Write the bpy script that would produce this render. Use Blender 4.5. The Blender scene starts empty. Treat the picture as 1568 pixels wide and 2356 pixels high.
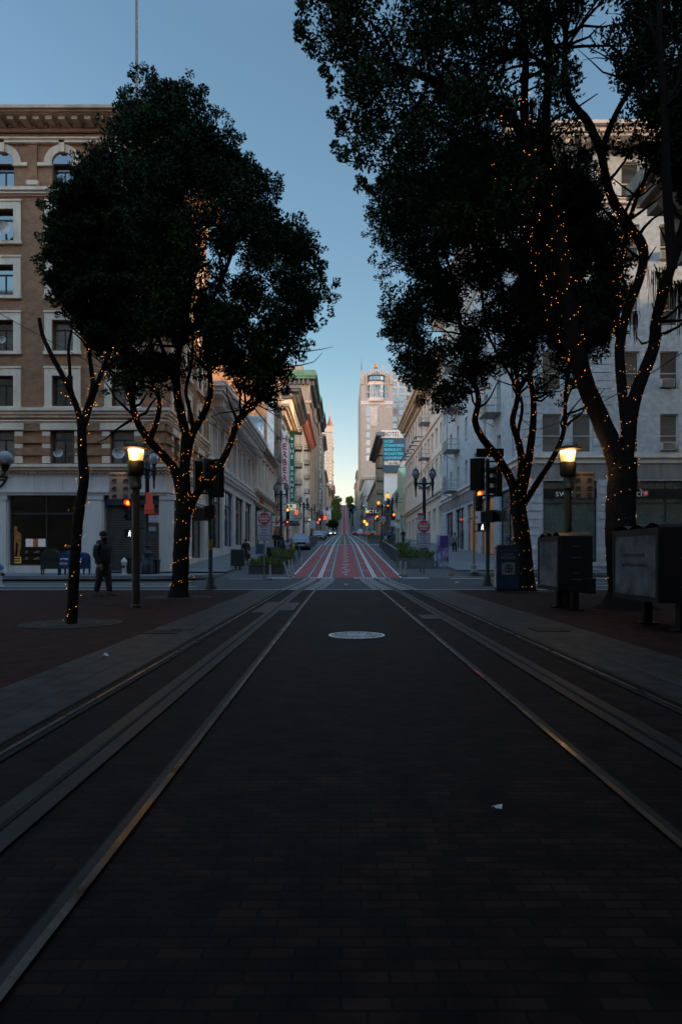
EXPO = 1.26
import bpy, math, random
import numpy as np
from mathutils import Vector, Matrix
random.seed(7); RNG = np.random.default_rng(11)
S = bpy.context.scene; COL = S.collection
H = 1.08; F = 1500.0; VU = 784.0; VV = 1281.0
def P(u, v, d): return ((u-VU)*d/F, d, H+(VV-v)*d/F)
def lerp(a, b, t): return a+(b-a)*t
# ------------------------------------------------------------ materials
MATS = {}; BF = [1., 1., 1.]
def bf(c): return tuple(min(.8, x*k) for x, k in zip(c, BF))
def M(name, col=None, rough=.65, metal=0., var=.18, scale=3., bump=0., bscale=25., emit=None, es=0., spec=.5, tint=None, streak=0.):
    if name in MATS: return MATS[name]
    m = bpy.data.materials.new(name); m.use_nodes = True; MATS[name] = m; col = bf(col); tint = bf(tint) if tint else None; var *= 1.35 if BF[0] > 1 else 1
    nt = m.node_tree; N = nt.nodes; L = nt.links; b = N['Principled BSDF']
    b.inputs['Roughness'].default_value = rough; b.inputs['Metallic'].default_value = metal
    b.inputs['Specular IOR Level'].default_value = spec
    b.inputs['Base Color'].default_value = (*col, 1)
    if spec >= .9: b.inputs['IOR'].default_value = 1.85
    if emit:
        b.inputs['Emission Color'].default_value = (*emit, 1); b.inputs['Emission Strength'].default_value = es
    g = N.new('ShaderNodeNewGeometry')
    if var > 0:
        n = N.new('ShaderNodeTexNoise'); n.inputs['Scale'].default_value = scale; n.inputs['Detail'].default_value = 6; n.inputs['Roughness'].default_value = .65
        vec = g.outputs['Position']
        if streak:
            mp = N.new('ShaderNodeMapping'); mp.inputs['Scale'].default_value = (1, 1, streak); L.new(vec, mp.inputs['Vector']); vec = mp.outputs['Vector']
        L.new(vec, n.inputs['Vector'])
        r = N.new('ShaderNodeValToRGB'); r.color_ramp.elements[0].position = .3; r.color_ramp.elements[1].position = .7
        t2 = tint or col
        r.color_ramp.elements[0].color = (*[c*(1-var) for c in col], 1); r.color_ramp.elements[1].color = (*[min(1, c*(1+var)) for c in t2], 1)
        L.new(n.outputs['Fac'], r.inputs['Fac']); L.new(r.outputs['Color'], b.inputs['Base Color'])
    if bump > 0:
        n2 = N.new('ShaderNodeTexNoise'); n2.inputs['Scale'].default_value = bscale; n2.inputs['Detail'].default_value = 4; L.new(g.outputs['Position'], n2.inputs['Vector'])
        bp = N.new('ShaderNodeBump'); bp.inputs['Strength'].default_value = bump; bp.inputs['Distance'].default_value = .02
        L.new(n2.outputs['Fac'], bp.inputs['Height']); L.new(bp.outputs['Normal'], b.inputs['Normal'])
    return m
def brick(name, c1, c2, mortar, bw, bh, msize, ground=False, rough=.8, bump=.4, off=.5, var=.35, spec=.4, swap=False):
    c1, c2, mortar = bf(c1), bf(c2), bf(mortar)
    m = bpy.data.materials.new(name); m.use_nodes = True; MATS[name] = m
    nt = m.node_tree; N = nt.nodes; L = nt.links; b = N['Principled BSDF']; b.inputs['Specular IOR Level'].default_value = spec
    g = N.new('ShaderNodeNewGeometry'); sx = N.new('ShaderNodeSeparateXYZ'); L.new(g.outputs['Position'], sx.inputs[0]); cx = N.new('ShaderNodeCombineXYZ')
    if ground:
        L.new(sx.outputs['Y' if swap else 'X'], cx.inputs['X']); L.new(sx.outputs['X' if swap else 'Y'], cx.inputs['Y'])
    else:
        a = N.new('ShaderNodeMath'); a.operation = 'ADD'; L.new(sx.outputs['X'], a.inputs[0]); L.new(sx.outputs['Y'], a.inputs[1])
        L.new(a.outputs[0], cx.inputs['X']); L.new(sx.outputs['Z'], cx.inputs['Y'])
    t = N.new('ShaderNodeTexBrick'); L.new(cx.outputs[0], t.inputs['Vector'])
    t.inputs['Color1'].default_value = (*c1, 1); t.inputs['Color2'].default_value = (*c2, 1); t.inputs['Mortar'].default_value = (*mortar, 1)
    t.inputs['Scale'].default_value = 1; t.inputs['Brick Width'].default_value = bw; t.inputs['Row Height'].default_value = bh
    t.inputs['Mortar Size'].default_value = msize; t.inputs['Mortar Smooth'].default_value = .2; t.offset = off; t.inputs['Bias'].default_value = -.1
    n = N.new('ShaderNodeTexNoise'); n.inputs['Scale'].default_value = .55 if ground else .8; n.inputs['Detail'].default_value = 8; n.inputs['Roughness'].default_value = .7; L.new(g.outputs['Position'], n.inputs['Vector'])
    r = N.new('ShaderNodeMapRange'); r.inputs['From Min'].default_value = .3; r.inputs['From Max'].default_value = .7; r.inputs['To Min'].default_value = 1-var; r.inputs['To Max'].default_value = 1+var*.7
    L.new(n.outputs['Fac'], r.inputs['Value'])
    n4 = N.new('ShaderNodeTexNoise'); n4.inputs['Scale'].default_value = 5 if ground else 3; n4.inputs['Detail'].default_value = 5; L.new(cx.outputs[0], n4.inputs['Vector']); r4 = N.new('ShaderNodeMapRange'); r4.inputs['From Min'].default_value = .35; r4.inputs['From Max'].default_value = .68; r4.inputs['To Min'].default_value = .55 if ground else .85; r4.inputs['To Max'].default_value = 1.5 if ground else 1.12; L.new(n4.outputs['Fac'], r4.inputs['Value']); r5 = N.new('ShaderNodeMath'); r5.operation = 'MULTIPLY'; L.new(r.outputs[0], r5.inputs[0]); L.new(r4.outputs[0], r5.inputs[1]); r = r5
    mx = N.new('ShaderNodeVectorMath'); mx.operation = 'SCALE'; L.new(t.outputs['Color'], mx.inputs[0]); L.new(r.outputs[0], mx.inputs['Scale']); L.new(mx.outputs[0], b.inputs['Base Color'])
    rr = N.new('ShaderNodeMapRange'); rr.inputs['To Min'].default_value = rough-.16; rr.inputs['To Max'].default_value = rough+.12; L.new(n.outputs['Fac'], rr.inputs['Value']); L.new(rr.outputs[0], b.inputs['Roughness'])
    bp = N.new('ShaderNodeBump'); bp.inputs['Strength'].default_value = bump; bp.inputs['Distance'].default_value = .01; bp.invert = True
    n3 = N.new('ShaderNodeTexNoise'); n3.inputs['Scale'].default_value = 30; L.new(g.outputs['Position'], n3.inputs['Vector'])
    ad = N.new('ShaderNodeMath'); ad.operation = 'MULTIPLY_ADD'; ad.inputs[1].default_value = -.35; L.new(n3.outputs['Fac'], ad.inputs[0]); L.new(t.outputs['Fac'], ad.inputs[2])
    L.new(ad.outputs[0], bp.inputs['Height']); L.new(bp.outputs['Normal'], b.inputs['Normal'])
    return m
def glassy(name, mixfac=.75, tint=(.02, .025, .03)):
    m = bpy.data.materials.new(name); m.use_nodes = True; MATS[name] = m
    nt = m.node_tree; N = nt.nodes; L = nt.links; N.remove(N['Principled BSDF'])
    o = N['Material Output']; tr = N.new('ShaderNodeBsdfTransparent'); tr.inputs[0].default_value = (*[.75]*3, 1); gl = N.new('ShaderNodeBsdfGlossy'); gl.inputs['Roughness'].default_value = .03
    fr = N.new('ShaderNodeFresnel'); fr.inputs['IOR'].default_value = 1.5; mx = N.new('ShaderNodeMixShader')
    L.new(fr.outputs[0], mx.inputs[0]); L.new(tr.outputs[0], mx.inputs[1]); L.new(gl.outputs[0], mx.inputs[2]); L.new(mx.outputs[0], o.inputs[0])
    return m
# ------------------------------------------------------------ mesh builder
class MB:
    def __init__(s): s.v = []; s.f = []; s.m = []; s.mi = 0
    def quad(s, a, b, c, d):
        n = len(s.v); s.v += [a, b, c, d]; s.f.append((n, n+1, n+2, n+3)); s.m.append(s.mi)
    def poly(s, pts):
        n = len(s.v); s.v += list(pts); s.f.append(tuple(range(n, n+len(pts)))); s.m.append(s.mi)
    def hexa(s, p):  # 8 pts: bottom 4 ccw, top 4 ccw
        n = len(s.v); s.v += list(p)
        for f in ((3, 2, 1, 0), (4, 5, 6, 7), (0, 1, 5, 4), (1, 2, 6, 5), (2, 3, 7, 6), (3, 0, 4, 7)): s.f.append(tuple(n+i for i in f)); s.m.append(s.mi)
    def box(s, x0, x1, y0, y1, z0, z1):
        s.hexa([(x0, y0, z0), (x1, y0, z0), (x1, y1, z0), (x0, y1, z0), (x0, y0, z1), (x1, y0, z1), (x1, y1, z1), (x0, y1, z1)])
    def tbox(s, cx, cy, z0, z1, w0, d0, w1, d1):
        s.hexa([(cx-w0/2, cy-d0/2, z0), (cx+w0/2, cy-d0/2, z0), (cx+w0/2, cy+d0/2, z0), (cx-w0/2, cy+d0/2, z0), (cx-w1/2, cy-d1/2, z1), (cx+w1/2, cy-d1/2, z1), (cx+w1/2, cy+d1/2, z1), (cx-w1/2, cy+d1/2, z1)])
    def lathe(s, prof, cx=0, cy=0, n=16, cap=True):
        b = len(s.v)
        for r, z in prof:
            for i in range(n): a = 2*math.pi*i/n; s.v.append((cx+r*math.cos(a), cy+r*math.sin(a), z))
        for k in range(len(prof)-1):
            for i in range(n):
                j = (i+1) % n; s.f.append((b+k*n+i, b+k*n+j, b+(k+1)*n+j, b+(k+1)*n+i)); s.m.append(s.mi)
        if cap:
            s.f.append(tuple(b+i for i in range(n))[::-1]); s.m.append(s.mi); e = b+(len(prof)-1)*n; s.f.append(tuple(e+i for i in range(n))); s.m.append(s.mi)
    def tube(s, pts, rad, n=8, cap=True, wob=0., flat=1.):
        pts = [Vector(p) for p in pts]; b = len(s.v); up = Vector((.13, .97, .21)); k0 = len(pts)
        if not hasattr(rad, '__len__'): rad = [rad]*k0
        for k, p in enumerate(pts):
            t = (pts[min(k+1, k0-1)]-pts[max(k-1, 0)]).normalized(); a = t.cross(up)
            if a.length < .1: a = t.cross(Vector((1, 0, 0)))
            a.normalize(); c = t.cross(a); c.normalize()
            for i in range(n):
                g = 2*math.pi*i/n; r = rad[k]*(1+(random.uniform(-wob, wob) if wob else 0)); s.v.append(tuple(p+a*math.cos(g)*r+c*math.sin(g)*r*flat))
        for k in range(k0-1):
            for i in range(n):
                j = (i+1) % n; s.f.append((b+k*n+i, b+k*n+j, b+(k+1)*n+j, b+(k+1)*n+i)); s.m.append(s.mi)
        if cap:
            s.f.append(tuple(b+i for i in range(n))[::-1]); s.m.append(s.mi); e = b+(k0-1)*n; s.f.append(tuple(e+i for i in range(n))); s.m.append(s.mi)
    def bar(s, a, b, r=.02, n=4): s.tube([a, b], r, n)
    def ball(s, c, r, n=10, sz=1.):
        s.lathe([(max(1e-3, r*math.sin(math.pi*k/n)), c[2]-sz*r*math.cos(math.pi*k/n)) for k in range(n+1)], c[0], c[1], n+2)
    def disc(s, c, r, y, th, n=24):  # disc facing -Y at depth y..y+th
        f = [(c[0]+r*math.cos(2*math.pi*i/n), y, c[2]+r*math.sin(2*math.pi*i/n)) for i in range(n)]; k = [(p[0], y+th, p[2]) for p in f]
        s.poly(f[::1]); s.poly(k[::-1])
        for i in range(n): j = (i+1) % n; s.quad(f[j], f[i], k[i], k[j])
    def build(s, name, mat, parent=None, smooth=False, loc=None, bevel=0):
        me = bpy.data.meshes.new(name); o0 = Vector((0, 0, 0))
        if parent is not None and s_world(parent): o0 = Vector(parent['_o'])
        if loc is not None: o0 = Vector(loc)
        vv = [(p[0]-o0.x, p[1]-o0.y, p[2]-o0.z) for p in s.v] if o0.length else s.v
        me.from_pydata(vv, [], s.f)
        ms = mat if isinstance(mat, (list, tuple)) else [mat]
        for m_ in ms: me.materials.append(m_)
        if len(ms) > 1: me.polygons.foreach_set('material_index', s.m)
        if smooth:
            me.polygons.foreach_set('use_smooth', [True]*len(s.f)); me.update()
            try: me.set_sharp_from_angle(angle=math.radians(40))
            except Exception: pass
        me.update()
        o = bpy.data.objects.new(name, me); COL.objects.link(o)
        if parent is not None: o.parent = parent
        if loc is not None: o.location = loc
        if bevel:
            bv = o.modifiers.new('b', 'BEVEL'); bv.width = bevel; bv.segments = 2; bv.limit_method = 'ANGLE'
        return o
def s_world(p): return '_o' in p.keys()
def tag(o, label=None, cat=None, group=None, kind=None):
    if label: o['label'] = label
    if cat: o['category'] = cat
    if group: o['group'] = group
    if kind: o['kind'] = kind
    return o
def thing(name, label, cat, loc=(0, 0, 0), rz=0, group=None, world=False):
    o = bpy.data.objects.new(name, None); COL.objects.link(o); o.location = loc; o.rotation_euler = (0, 0, rz); o.empty_display_size = .2
    if world: o['_o'] = list(loc)   # children authored in world coordinates
    return tag(o, label, cat, group)
def child(o, parent, cat=None): o.parent = parent; return o
def dup(root, loc=None, rz=None, label=None, group=None, parent=None):
    r = root.copy(); COL.objects.link(r)
    if parent: r.parent = parent
    if loc is not None: r.location = loc
    if rz is not None: r.rotation_euler = (0, 0, rz)
    if label: r['label'] = label
    if group: r['group'] = group
    for c in list(root.children): dup(c, parent=r)
    return r
def struct(mb, name, mat, **k): return tag(mb.build(name, mat, **k), kind='structure')
TX = {}
def text(s, size, mat, parent, loc=(0, 0, 0), rot=(math.pi/2, 0, 0), name='lettering', ext=.01, xs=1., align='CENTER', bold=0., sp=1., ls=1., shear=0.):
    key = (s, size, ext, align, bold, sp, ls, mat.name, shear)
    if key not in TX:
        cu = bpy.data.curves.new('t', 'FONT'); cu.body = s; cu.size = size; cu.extrude = ext; cu.align_x = align; cu.offset = bold; cu.space_character = sp; cu.space_line = ls; cu.shear = shear; cu.resolution_u = 3
        ob = bpy.data.objects.new('t', cu); COL.objects.link(ob); dg = bpy.context.evaluated_depsgraph_get()
        me = bpy.data.meshes.new_from_object(ob.evaluated_get(dg)); me.materials.clear(); me.materials.append(mat); bpy.data.objects.remove(ob); TX[key] = me
    o = bpy.data.objects.new(name, TX[key]); COL.objects.link(o); o.parent = parent; o.rotation_euler = rot; o.scale = (xs, 1, 1)
    if s_world(parent): loc = tuple(Vector(loc)-Vector(parent['_o']))
    o.location = loc
    return o
# ------------------------------------------------------------ ground profile
PR = [(-60, 0), (29, 0), (31, .04), (74, 2.4), (95, 3.3), (160, 6.0), (240, 9.0), (300, 11.6), (330, 13.6), (400, 21), (500, 34.5), (590, 48), (640, 49.5), (1500, 40)]
def zp(y):
    for (a, za), (b, zb) in zip(PR, PR[1:]):
        if y <= b: return lerp(za, zb, (y-a)/(b-a))
    return PR[-1][1]
def xc(y): return .0045*max(0, y-31)
def strip(mb, xl, xr, y0, y1, dz, step=3.):
    n = max(1, int(math.ceil((y1-y0)/step))); fl = xl if callable(xl) else (lambda y: xl+xc(y)); fr = xr if callable(xr) else (lambda y: xr+xc(y))
    ys = sorted(set([y0+(y1-y0)*i/n for i in range(n+1)]+[p for p, _ in PR if y0 < p < y1]))
    for a, b in zip(ys, ys[1:]): mb.quad((fl(a), a, zp(a)+dz), (fr(a), a, zp(a)+dz), (fr(b), b, zp(b)+dz), (fl(b), b, zp(b)+dz))
# ------------------------------------------------------------ palette
asphalt = M('asphalt', (.042, .043, .046), .8, var=.3, scale=1.2, bump=.3, bscale=60)
asphalt2 = M('worn_asphalt', (.075, .077, .082), .8, var=.3, scale=1.0, bump=.2, bscale=40)
conc = M('pavement_concrete', (.16, .165, .175), .8, var=.25, scale=1.5, bump=.15)
red_lane = M('red_lane_paint', (.30, .045, .052), .7, var=.25, scale=1.3, bump=.2, bscale=50)
white_p = M('road_paint_white', (.62, .62, .62), .6, var=.3, scale=6)
yellow_p = M('road_paint_yellow', (.5, .3, .05), .6, var=.3, scale=6)
brick_dark = brick('roadway_brick', (.014, .0068, .005), (.031, .0148, .0105), (.008, .0052, .0045), .125, .05, .005, True, .75, .45, var=.6, spec=.12)
brick_red = brick('plaza_brick', (.050, .0155, .010), (.031, .011, .0075), (.010, .007, .006), .20, .10, .006, True, .8, .5, var=.4, spec=.12)
granite = brick('granite_paving', (.042, .036, .032), (.026, .023, .021), (.008, .007, .006), .55, .28, .012, True, .65, .4, swap=True, var=.3, spec=.25)
steel = M('rail_steel', (.13, .11, .095), .3, 1., var=.6, scale=3)
def rough_noise(m, lo, hi, sc):
    N = m.node_tree.nodes; L = m.node_tree.links; g = N.new('ShaderNodeNewGeometry'); n = N.new('ShaderNodeTexNoise'); n.inputs['Scale'].default_value = sc; n.inputs['Detail'].default_value = 6; L.new(g.outputs['Position'], n.inputs['Vector']); r = N.new('ShaderNodeMapRange'); r.inputs['From Min'].default_value = .35; r.inputs['From Max'].default_value = .65; r.inputs['To Min'].default_value = lo; r.inputs['To Max'].default_value = hi; L.new(n.outputs['Fac'], r.inputs['Value']); L.new(r.outputs[0], N['Principled BSDF'].inputs['Roughness'])
rough_noise(steel, .2, .6, 2.2)
dullsteel = M('slot_steel', (.019, .016, .013), .55, .0, spec=.3, var=.45, scale=5, bump=.1)
blackm = M('black_metal', (.012, .012, .013), .5, .3, var=.1)
dark = M('dark_gap', (.006, .006, .006), .9, var=0)
# ------------------------------------------------------------ setting: ground sheets
g = MB(); n = 0
ys = [-60, -20, 0, 15, 29]+[p for p, _ in PR if p > 29]
for a, b in zip(ys, ys[1:]):
    for xa, xb in ((-900, -60), (-60, 60), (60, 900)): g.quad((xa, a, zp(a)-.02), (xb, a, zp(a)-.02), (xb, b, zp(b)-.02), (xa, b, zp(b)-.02))
struct(g, 'ground', asphalt2)
R0, R1 = -2.0, 2.52
g = MB(); strip(g, -1.95, 2.48, -14, 21.3, 0); struct(g, 'track_paving', brick_dark)
g = MB(); strip(g, -60, -2.78, -14, 21.3, 0); strip(g, 3.58, 60, -14, 21.3, 0); struct(g, 'plaza_paving', brick_red)
g = MB(); strip(g, -2.78, -1.95, -14, 21.3, .004); strip(g, 2.48, 3.58, -14, 21.3, .004); struct(g, 'granite_band', granite)
g = MB(); strip(g, -60, 60, 21.3, 33, -.002); struct(g, 'cross_street', asphalt)
g = MB(); strip(g, -5.9, 6.1, 31.2, 640, 0); struct(g, 'hill_road', asphalt2)
g = MB(); strip(g, -2.35, 2.85, 31.4, 74, .006); strip(g, -2.35, 2.85, 285, 590, .006, 10); struct(g, 'transit_lane', red_lane)
# concrete beside the rails through the crossing
def blend(a, b): return lambda y: a if y < 19 else (b+xc(y) if y > 31 else lerp(a, b, (lambda t: t*t*(3-2*t))((y-19)/12)))
TR = [(-1.845, -1.56), (-.83, -.50), (1.26, 1.10), (2.38, 2.16)]; SL = [(-1.34, -1.03), (1.83, 1.63)]
g = MB()
strip(g, blend(-2.0, -1.75), blend(-.62, -.30), 21.3, 31.4, .003, 1.); strip(g, blend(1.05, .9), blend(2.6, 2.35), 21.3, 31.4, .003, 1.)
struct(g, 'track_slab', M('track_concrete', (.14, .14, .145), .6, var=.3, scale=2.5, bump=.2))
g = MB()
for k, (a, b) in enumerate(TR):
    fa = blend(a, b); i = 1 if k in (0, 2) else -1
    strip(g, (lambda y, f=fa: f(y)-.015), (lambda y, f=fa: f(y)+.015), -14, 590, .014, 2. if 0 else 2.5)
struct(g, 'rail', steel)
g = MB()
for k, (a, b) in enumerate(TR):
    fa = blend(a, b); i = 1 if k in (0, 2) else -1
    strip(g, (lambda y, f=fa, i=i: f(y)+min(i*.015, i*.065)), (lambda y, f=fa, i=i: f(y)+max(i*.015, i*.065)), -14, 110, .009, 2.5)
for a, b in SL:
    fa = blend(a, b); strip(g, (lambda y, f=fa: f(y)-.014), (lambda y, f=fa: f(y)+.014), -14, 110, .016, 2.5)
struct(g, 'rail_groove', dark)
g = MB()
for a, b in SL:
    fa = blend(a, b); strip(g, (lambda y, f=fa: f(y)-.11), (lambda y, f=fa: f(y)-.014), -14, 31.4, .012, 2.5); strip(g, (lambda y, f=fa: f(y)+.014), (lambda y, f=fa: f(y)+.11), -14, 31.4, .012, 2.5)
for k, (a, b) in enumerate(TR):
    if k in (1, 2):
        fa = blend(a, b); i = 1 if k == 1 else -1
        strip(g, (lambda y, f=fa, i=i: f(y)+min(-i*.015, -i*.055)), (lambda y, f=fa, i=i: f(y)+max(-i*.015, -i*.055)), -14, 31.4, .010, 2.5)
struct(g, 'slot_track', dullsteel)
g = MB()
for a, b in SL:
    fa = blend(a, b); strip(g, (lambda y, f=fa: f(y)-.10), (lambda y, f=fa: f(y)-.014), 31.4, 590, .013, 4); strip(g, (lambda y, f=fa: f(y)+.014), (lambda y, f=fa: f(y)+.10), 31.4, 590, .013, 4)
brt = M('polished_rail', (.62, .62, .64), .45, .4, var=.15, scale=9)
for k, (a, b) in enumerate(TR):
    fa = blend(a, b); strip(g, (lambda y, f=fa: f(y)-.02), (lambda y, f=fa: f(y)+.02), 31.4, 590, .016, 4)
struct(g, 'slot_rail', brt)
g = MB()  # grey joints beside each rail on the red lane
for k, (a, b) in enumerate(TR):
    fa = blend(a, b); i = -1 if k in (0, 2) else 1
    strip(g, (lambda y, f=fa: f(y)-.16), (lambda y, f=fa: f(y)+.1), 31.4, 110, .0075, 4)
struct(g, 'track_joint', M('joint_grey', (.12, .115, .12), .7, var=.3, scale=4))
g = MB()
for y in list(range(36, 74, 6))+list(range(300, 590, 18)):
    w = .12 if y < 100 else .6
    for a, b in ((-1.0, -.5), (1.1, 1.6)): strip(g, a, b, y, y+w, .017)
for xx in (-2.42, 2.85): strip(g, xx, xx+.09, 31.4, 74, .01); strip(g, xx, xx+.14, 285, 590, .012, 10)
for a, b in ((-3.5, -2.4), (-1.5, -.98), (-.92, -.42), (.62, 1.0), (1.12, 1.55), (1.68, 2.1), (3.0, 4.2)): strip(g, a, b, 31.0, 31.32, .02)
for k in range(26):
    y = 33+k*1.55; r = random.random()
    strip(g, .22-.16*(k % 2)-.05, .22+.14*(k % 3)*.7+.07, y, y+.35, .018)
for k in range(7):
    y = 23.4+k*.62
    strip(g, -30, -5.2-.25*k, y, y+.2, .006) if k in (0, 2, 4) else None
strip(g, -60, 60, 21.25, 21.4, .009)
for (xa, xb, y) in ((5.2, 60, 31.0), (7, 60, 27.4), (-5.2, -3.7, 30.6), (7, 40, 24.2)): strip(g, xa, xb, y, y+.16, .008)
for xx in (-4.9, 5.6, -2.2, 2.9):
    strip(g, xx, xx+.14, 75, 285, .012, 8)
for y in (75.5, 92, 150): strip(g, -5.8, 6, y, y+.6, .02)
struct(g, 'road_marking', white_p)
g = MB(); strip(g, .2, .36, 75, 285, .018, 8); strip(g, 5.2, 9.4, 32.1, 32.2, .012); struct(g, 'centre_line', yellow_p)
def walk(mb, pts, z):  # closed pavement slab with kerb faces
    mb.poly([(x, y, z) for x, y in pts])
    for (a, b), (c, d) in zip(pts, pts[1:]+pts[:1]): mb.quad((a, b, z-.16), (c, d, z-.16), (c, d, z), (a, b, z))
def hillwalk(mb, xin, xout, y0, y1, hw):
    ys = sorted(set([y0+i*3 for i in range(int((y1-y0)/3)+1)]+[y1]+[p for p, _ in PR if y0 < p < y1]))
    for a, b in zip(ys, ys[1:]):
        A, B = zp(a)+hw, zp(b)+hw
        q = [(xin+xc(a), a, A), (xout+xc(a), a, A), (xout+xc(b), b, B), (xin+xc(b), b, B)]; mb.quad(*(q if xout > xin else q[::-1]))
        mb.quad((xin+xc(a), a, A-.3), (xin+xc(b), b, B-.3), (xin+xc(b), b, B), (xin+xc(a), a, A))
g = MB(); hillwalk(g, -5.9, -12, 33.5, 600, .14); walk(g, [(-70, 28.9), (-8.2, 28.9), (-7, 29.3), (-6.2, 30.4), (-5.9, 32), (-5.9, 33.5), (-12, 33.5), (-12, 34), (-70, 34)], .14+.1)
hillwalk(g, 6.1, 14, 34.5, 600, .14); walk(g, [(6.1, 34.5), (6.1, 33.8), (6.4, 32.9), (7.2, 32.4), (8.5, 32.2), (70, 32.2), (70, 41), (14, 41), (14, 34.5)], .14+.16)
struct(g, 'pavement', conc)
g = MB(); n = 0
for k in range(9): strip(g, 7.0, 10.8, 74+k*1.7, 74.8+k*1.7, .16)
struct(g, 'pale_crosswalk', M('pale_stone_stripe', (.4, .4, .4), .7, var=.2))
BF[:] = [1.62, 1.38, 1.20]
# ------------------------------------------------------------ buildings
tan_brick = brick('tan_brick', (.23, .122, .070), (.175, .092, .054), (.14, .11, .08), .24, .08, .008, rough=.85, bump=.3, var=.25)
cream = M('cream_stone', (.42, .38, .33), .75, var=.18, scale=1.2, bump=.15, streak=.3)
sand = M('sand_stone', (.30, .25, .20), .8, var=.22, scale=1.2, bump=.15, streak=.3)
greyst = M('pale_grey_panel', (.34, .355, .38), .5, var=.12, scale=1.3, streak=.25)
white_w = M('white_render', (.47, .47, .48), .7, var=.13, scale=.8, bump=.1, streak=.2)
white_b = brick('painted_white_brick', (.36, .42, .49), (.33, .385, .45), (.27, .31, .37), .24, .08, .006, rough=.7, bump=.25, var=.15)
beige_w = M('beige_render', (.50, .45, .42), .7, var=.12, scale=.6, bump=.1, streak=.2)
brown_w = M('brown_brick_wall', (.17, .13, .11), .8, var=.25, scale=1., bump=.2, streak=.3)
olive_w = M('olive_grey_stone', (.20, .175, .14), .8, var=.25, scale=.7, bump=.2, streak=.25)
orange_w = brick('sunlight_orange_brick', (.52, .22, .085), (.36, .16, .07), (.33, .25, .18), .5, .17, .02, rough=.9, bump=.3, var=.5)  # warm sunlight put into the brick colour as orange
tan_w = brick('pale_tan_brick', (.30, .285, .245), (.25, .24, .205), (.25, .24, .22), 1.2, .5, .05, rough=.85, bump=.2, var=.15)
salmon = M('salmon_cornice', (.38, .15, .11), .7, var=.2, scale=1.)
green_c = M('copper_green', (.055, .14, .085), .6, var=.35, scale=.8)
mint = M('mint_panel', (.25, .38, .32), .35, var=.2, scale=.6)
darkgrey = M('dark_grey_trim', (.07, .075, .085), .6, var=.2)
frame_d = M('dark_window_frame', (.02, .021, .024), .5, var=.1)
frame_w = M('white_window_frame', (.42, .42, .42), .6, var=.1)
navy = M('navy_awning', (.012, .02, .045), .6, var=.2)
pane_a = M('window_glass', (.018, .022, .026), .05, var=.3, scale=.7, spec=.9)
pane_b = M('window_glass_blind', (.10, .105, .11), .12, var=.2, scale=.5, spec=.9, streak=3)
pane_c = M('window_glass_teal', (.02, .06, .06), .05, var=.3, scale=.7, spec=.9)
pane_e = M('window_glass_shade', (.05, .052, .05), .08, var=.5, scale=1.1, spec=.9, streak=2); pane_w = M('window_glass_warm', (.05, .03, .02), .08, var=.3, emit=(1, .5, .2), es=.035)
clear = glassy('clear_glass')
interior = M('shop_interior', (.02, .018, .017), .9, var=.4, scale=1.)
def facade(mb, p0, d, s0, s1, z0, z1, ops, depth=.3):
    """wall plane with recessed rectangular openings; outward normal is right of d"""
    px, py = p0; dx, dy = d; ox, oy = dy, -dx
    ss = sorted(set([s0, s1]+[o[0] for o in ops]+[o[2] for o in ops])); zz = sorted(set([z0, z1]+[o[1] for o in ops]+[o[3] for o in ops]))
    pt = lambda s, z, k=0: (px+dx*s-ox*k, py+dy*s-oy*k, z)
    for a, b in zip(ss, ss[1:]):
        run = None
        for c, e in zip(zz, zz[1:]):
            m, k = (a+b)/2, (c+e)/2
            if any(o[0] < m < o[2] and o[1] < k < o[3] for o in ops):
                if run is not None: mb.quad(pt(a, run), pt(b, run), pt(b, c), pt(a, c)); run = None
            elif run is None: run = c
        if run is not None: mb.quad(pt(a, run), pt(b, run), pt(b, z1), pt(a, z1))
    for a, c, b, e in ops:
        mb.quad(pt(a, c), pt(b, c), pt(b, c, depth), pt(a, c, depth)); mb.quad(pt(a, e, depth), pt(b, e, depth), pt(b, e), pt(a, e))
        mb.quad(pt(a, e), pt(a, c), pt(a, c, depth), pt(a, e, depth)); mb.quad(pt(b, c), pt(b, e), pt(b, e, depth), pt(b, c, depth))
def trim(mb, p0, d, s0, s1, z0, z1, proj, back=.05):
    px, py = p0; dx, dy = d; ox, oy = dy, -dx
    pt = lambda s, z, k: (px+dx*s+ox*k, py+dy*s+oy*k, z)
    mb.hexa([pt(s0, z0, proj), pt(s1, z0, proj), pt(s1, z0, -back), pt(s0, z0, -back), pt(s0, z1, proj), pt(s1, z1, proj), pt(s1, z1, -back), pt(s0, z1, -back)])
WC = {}
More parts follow.
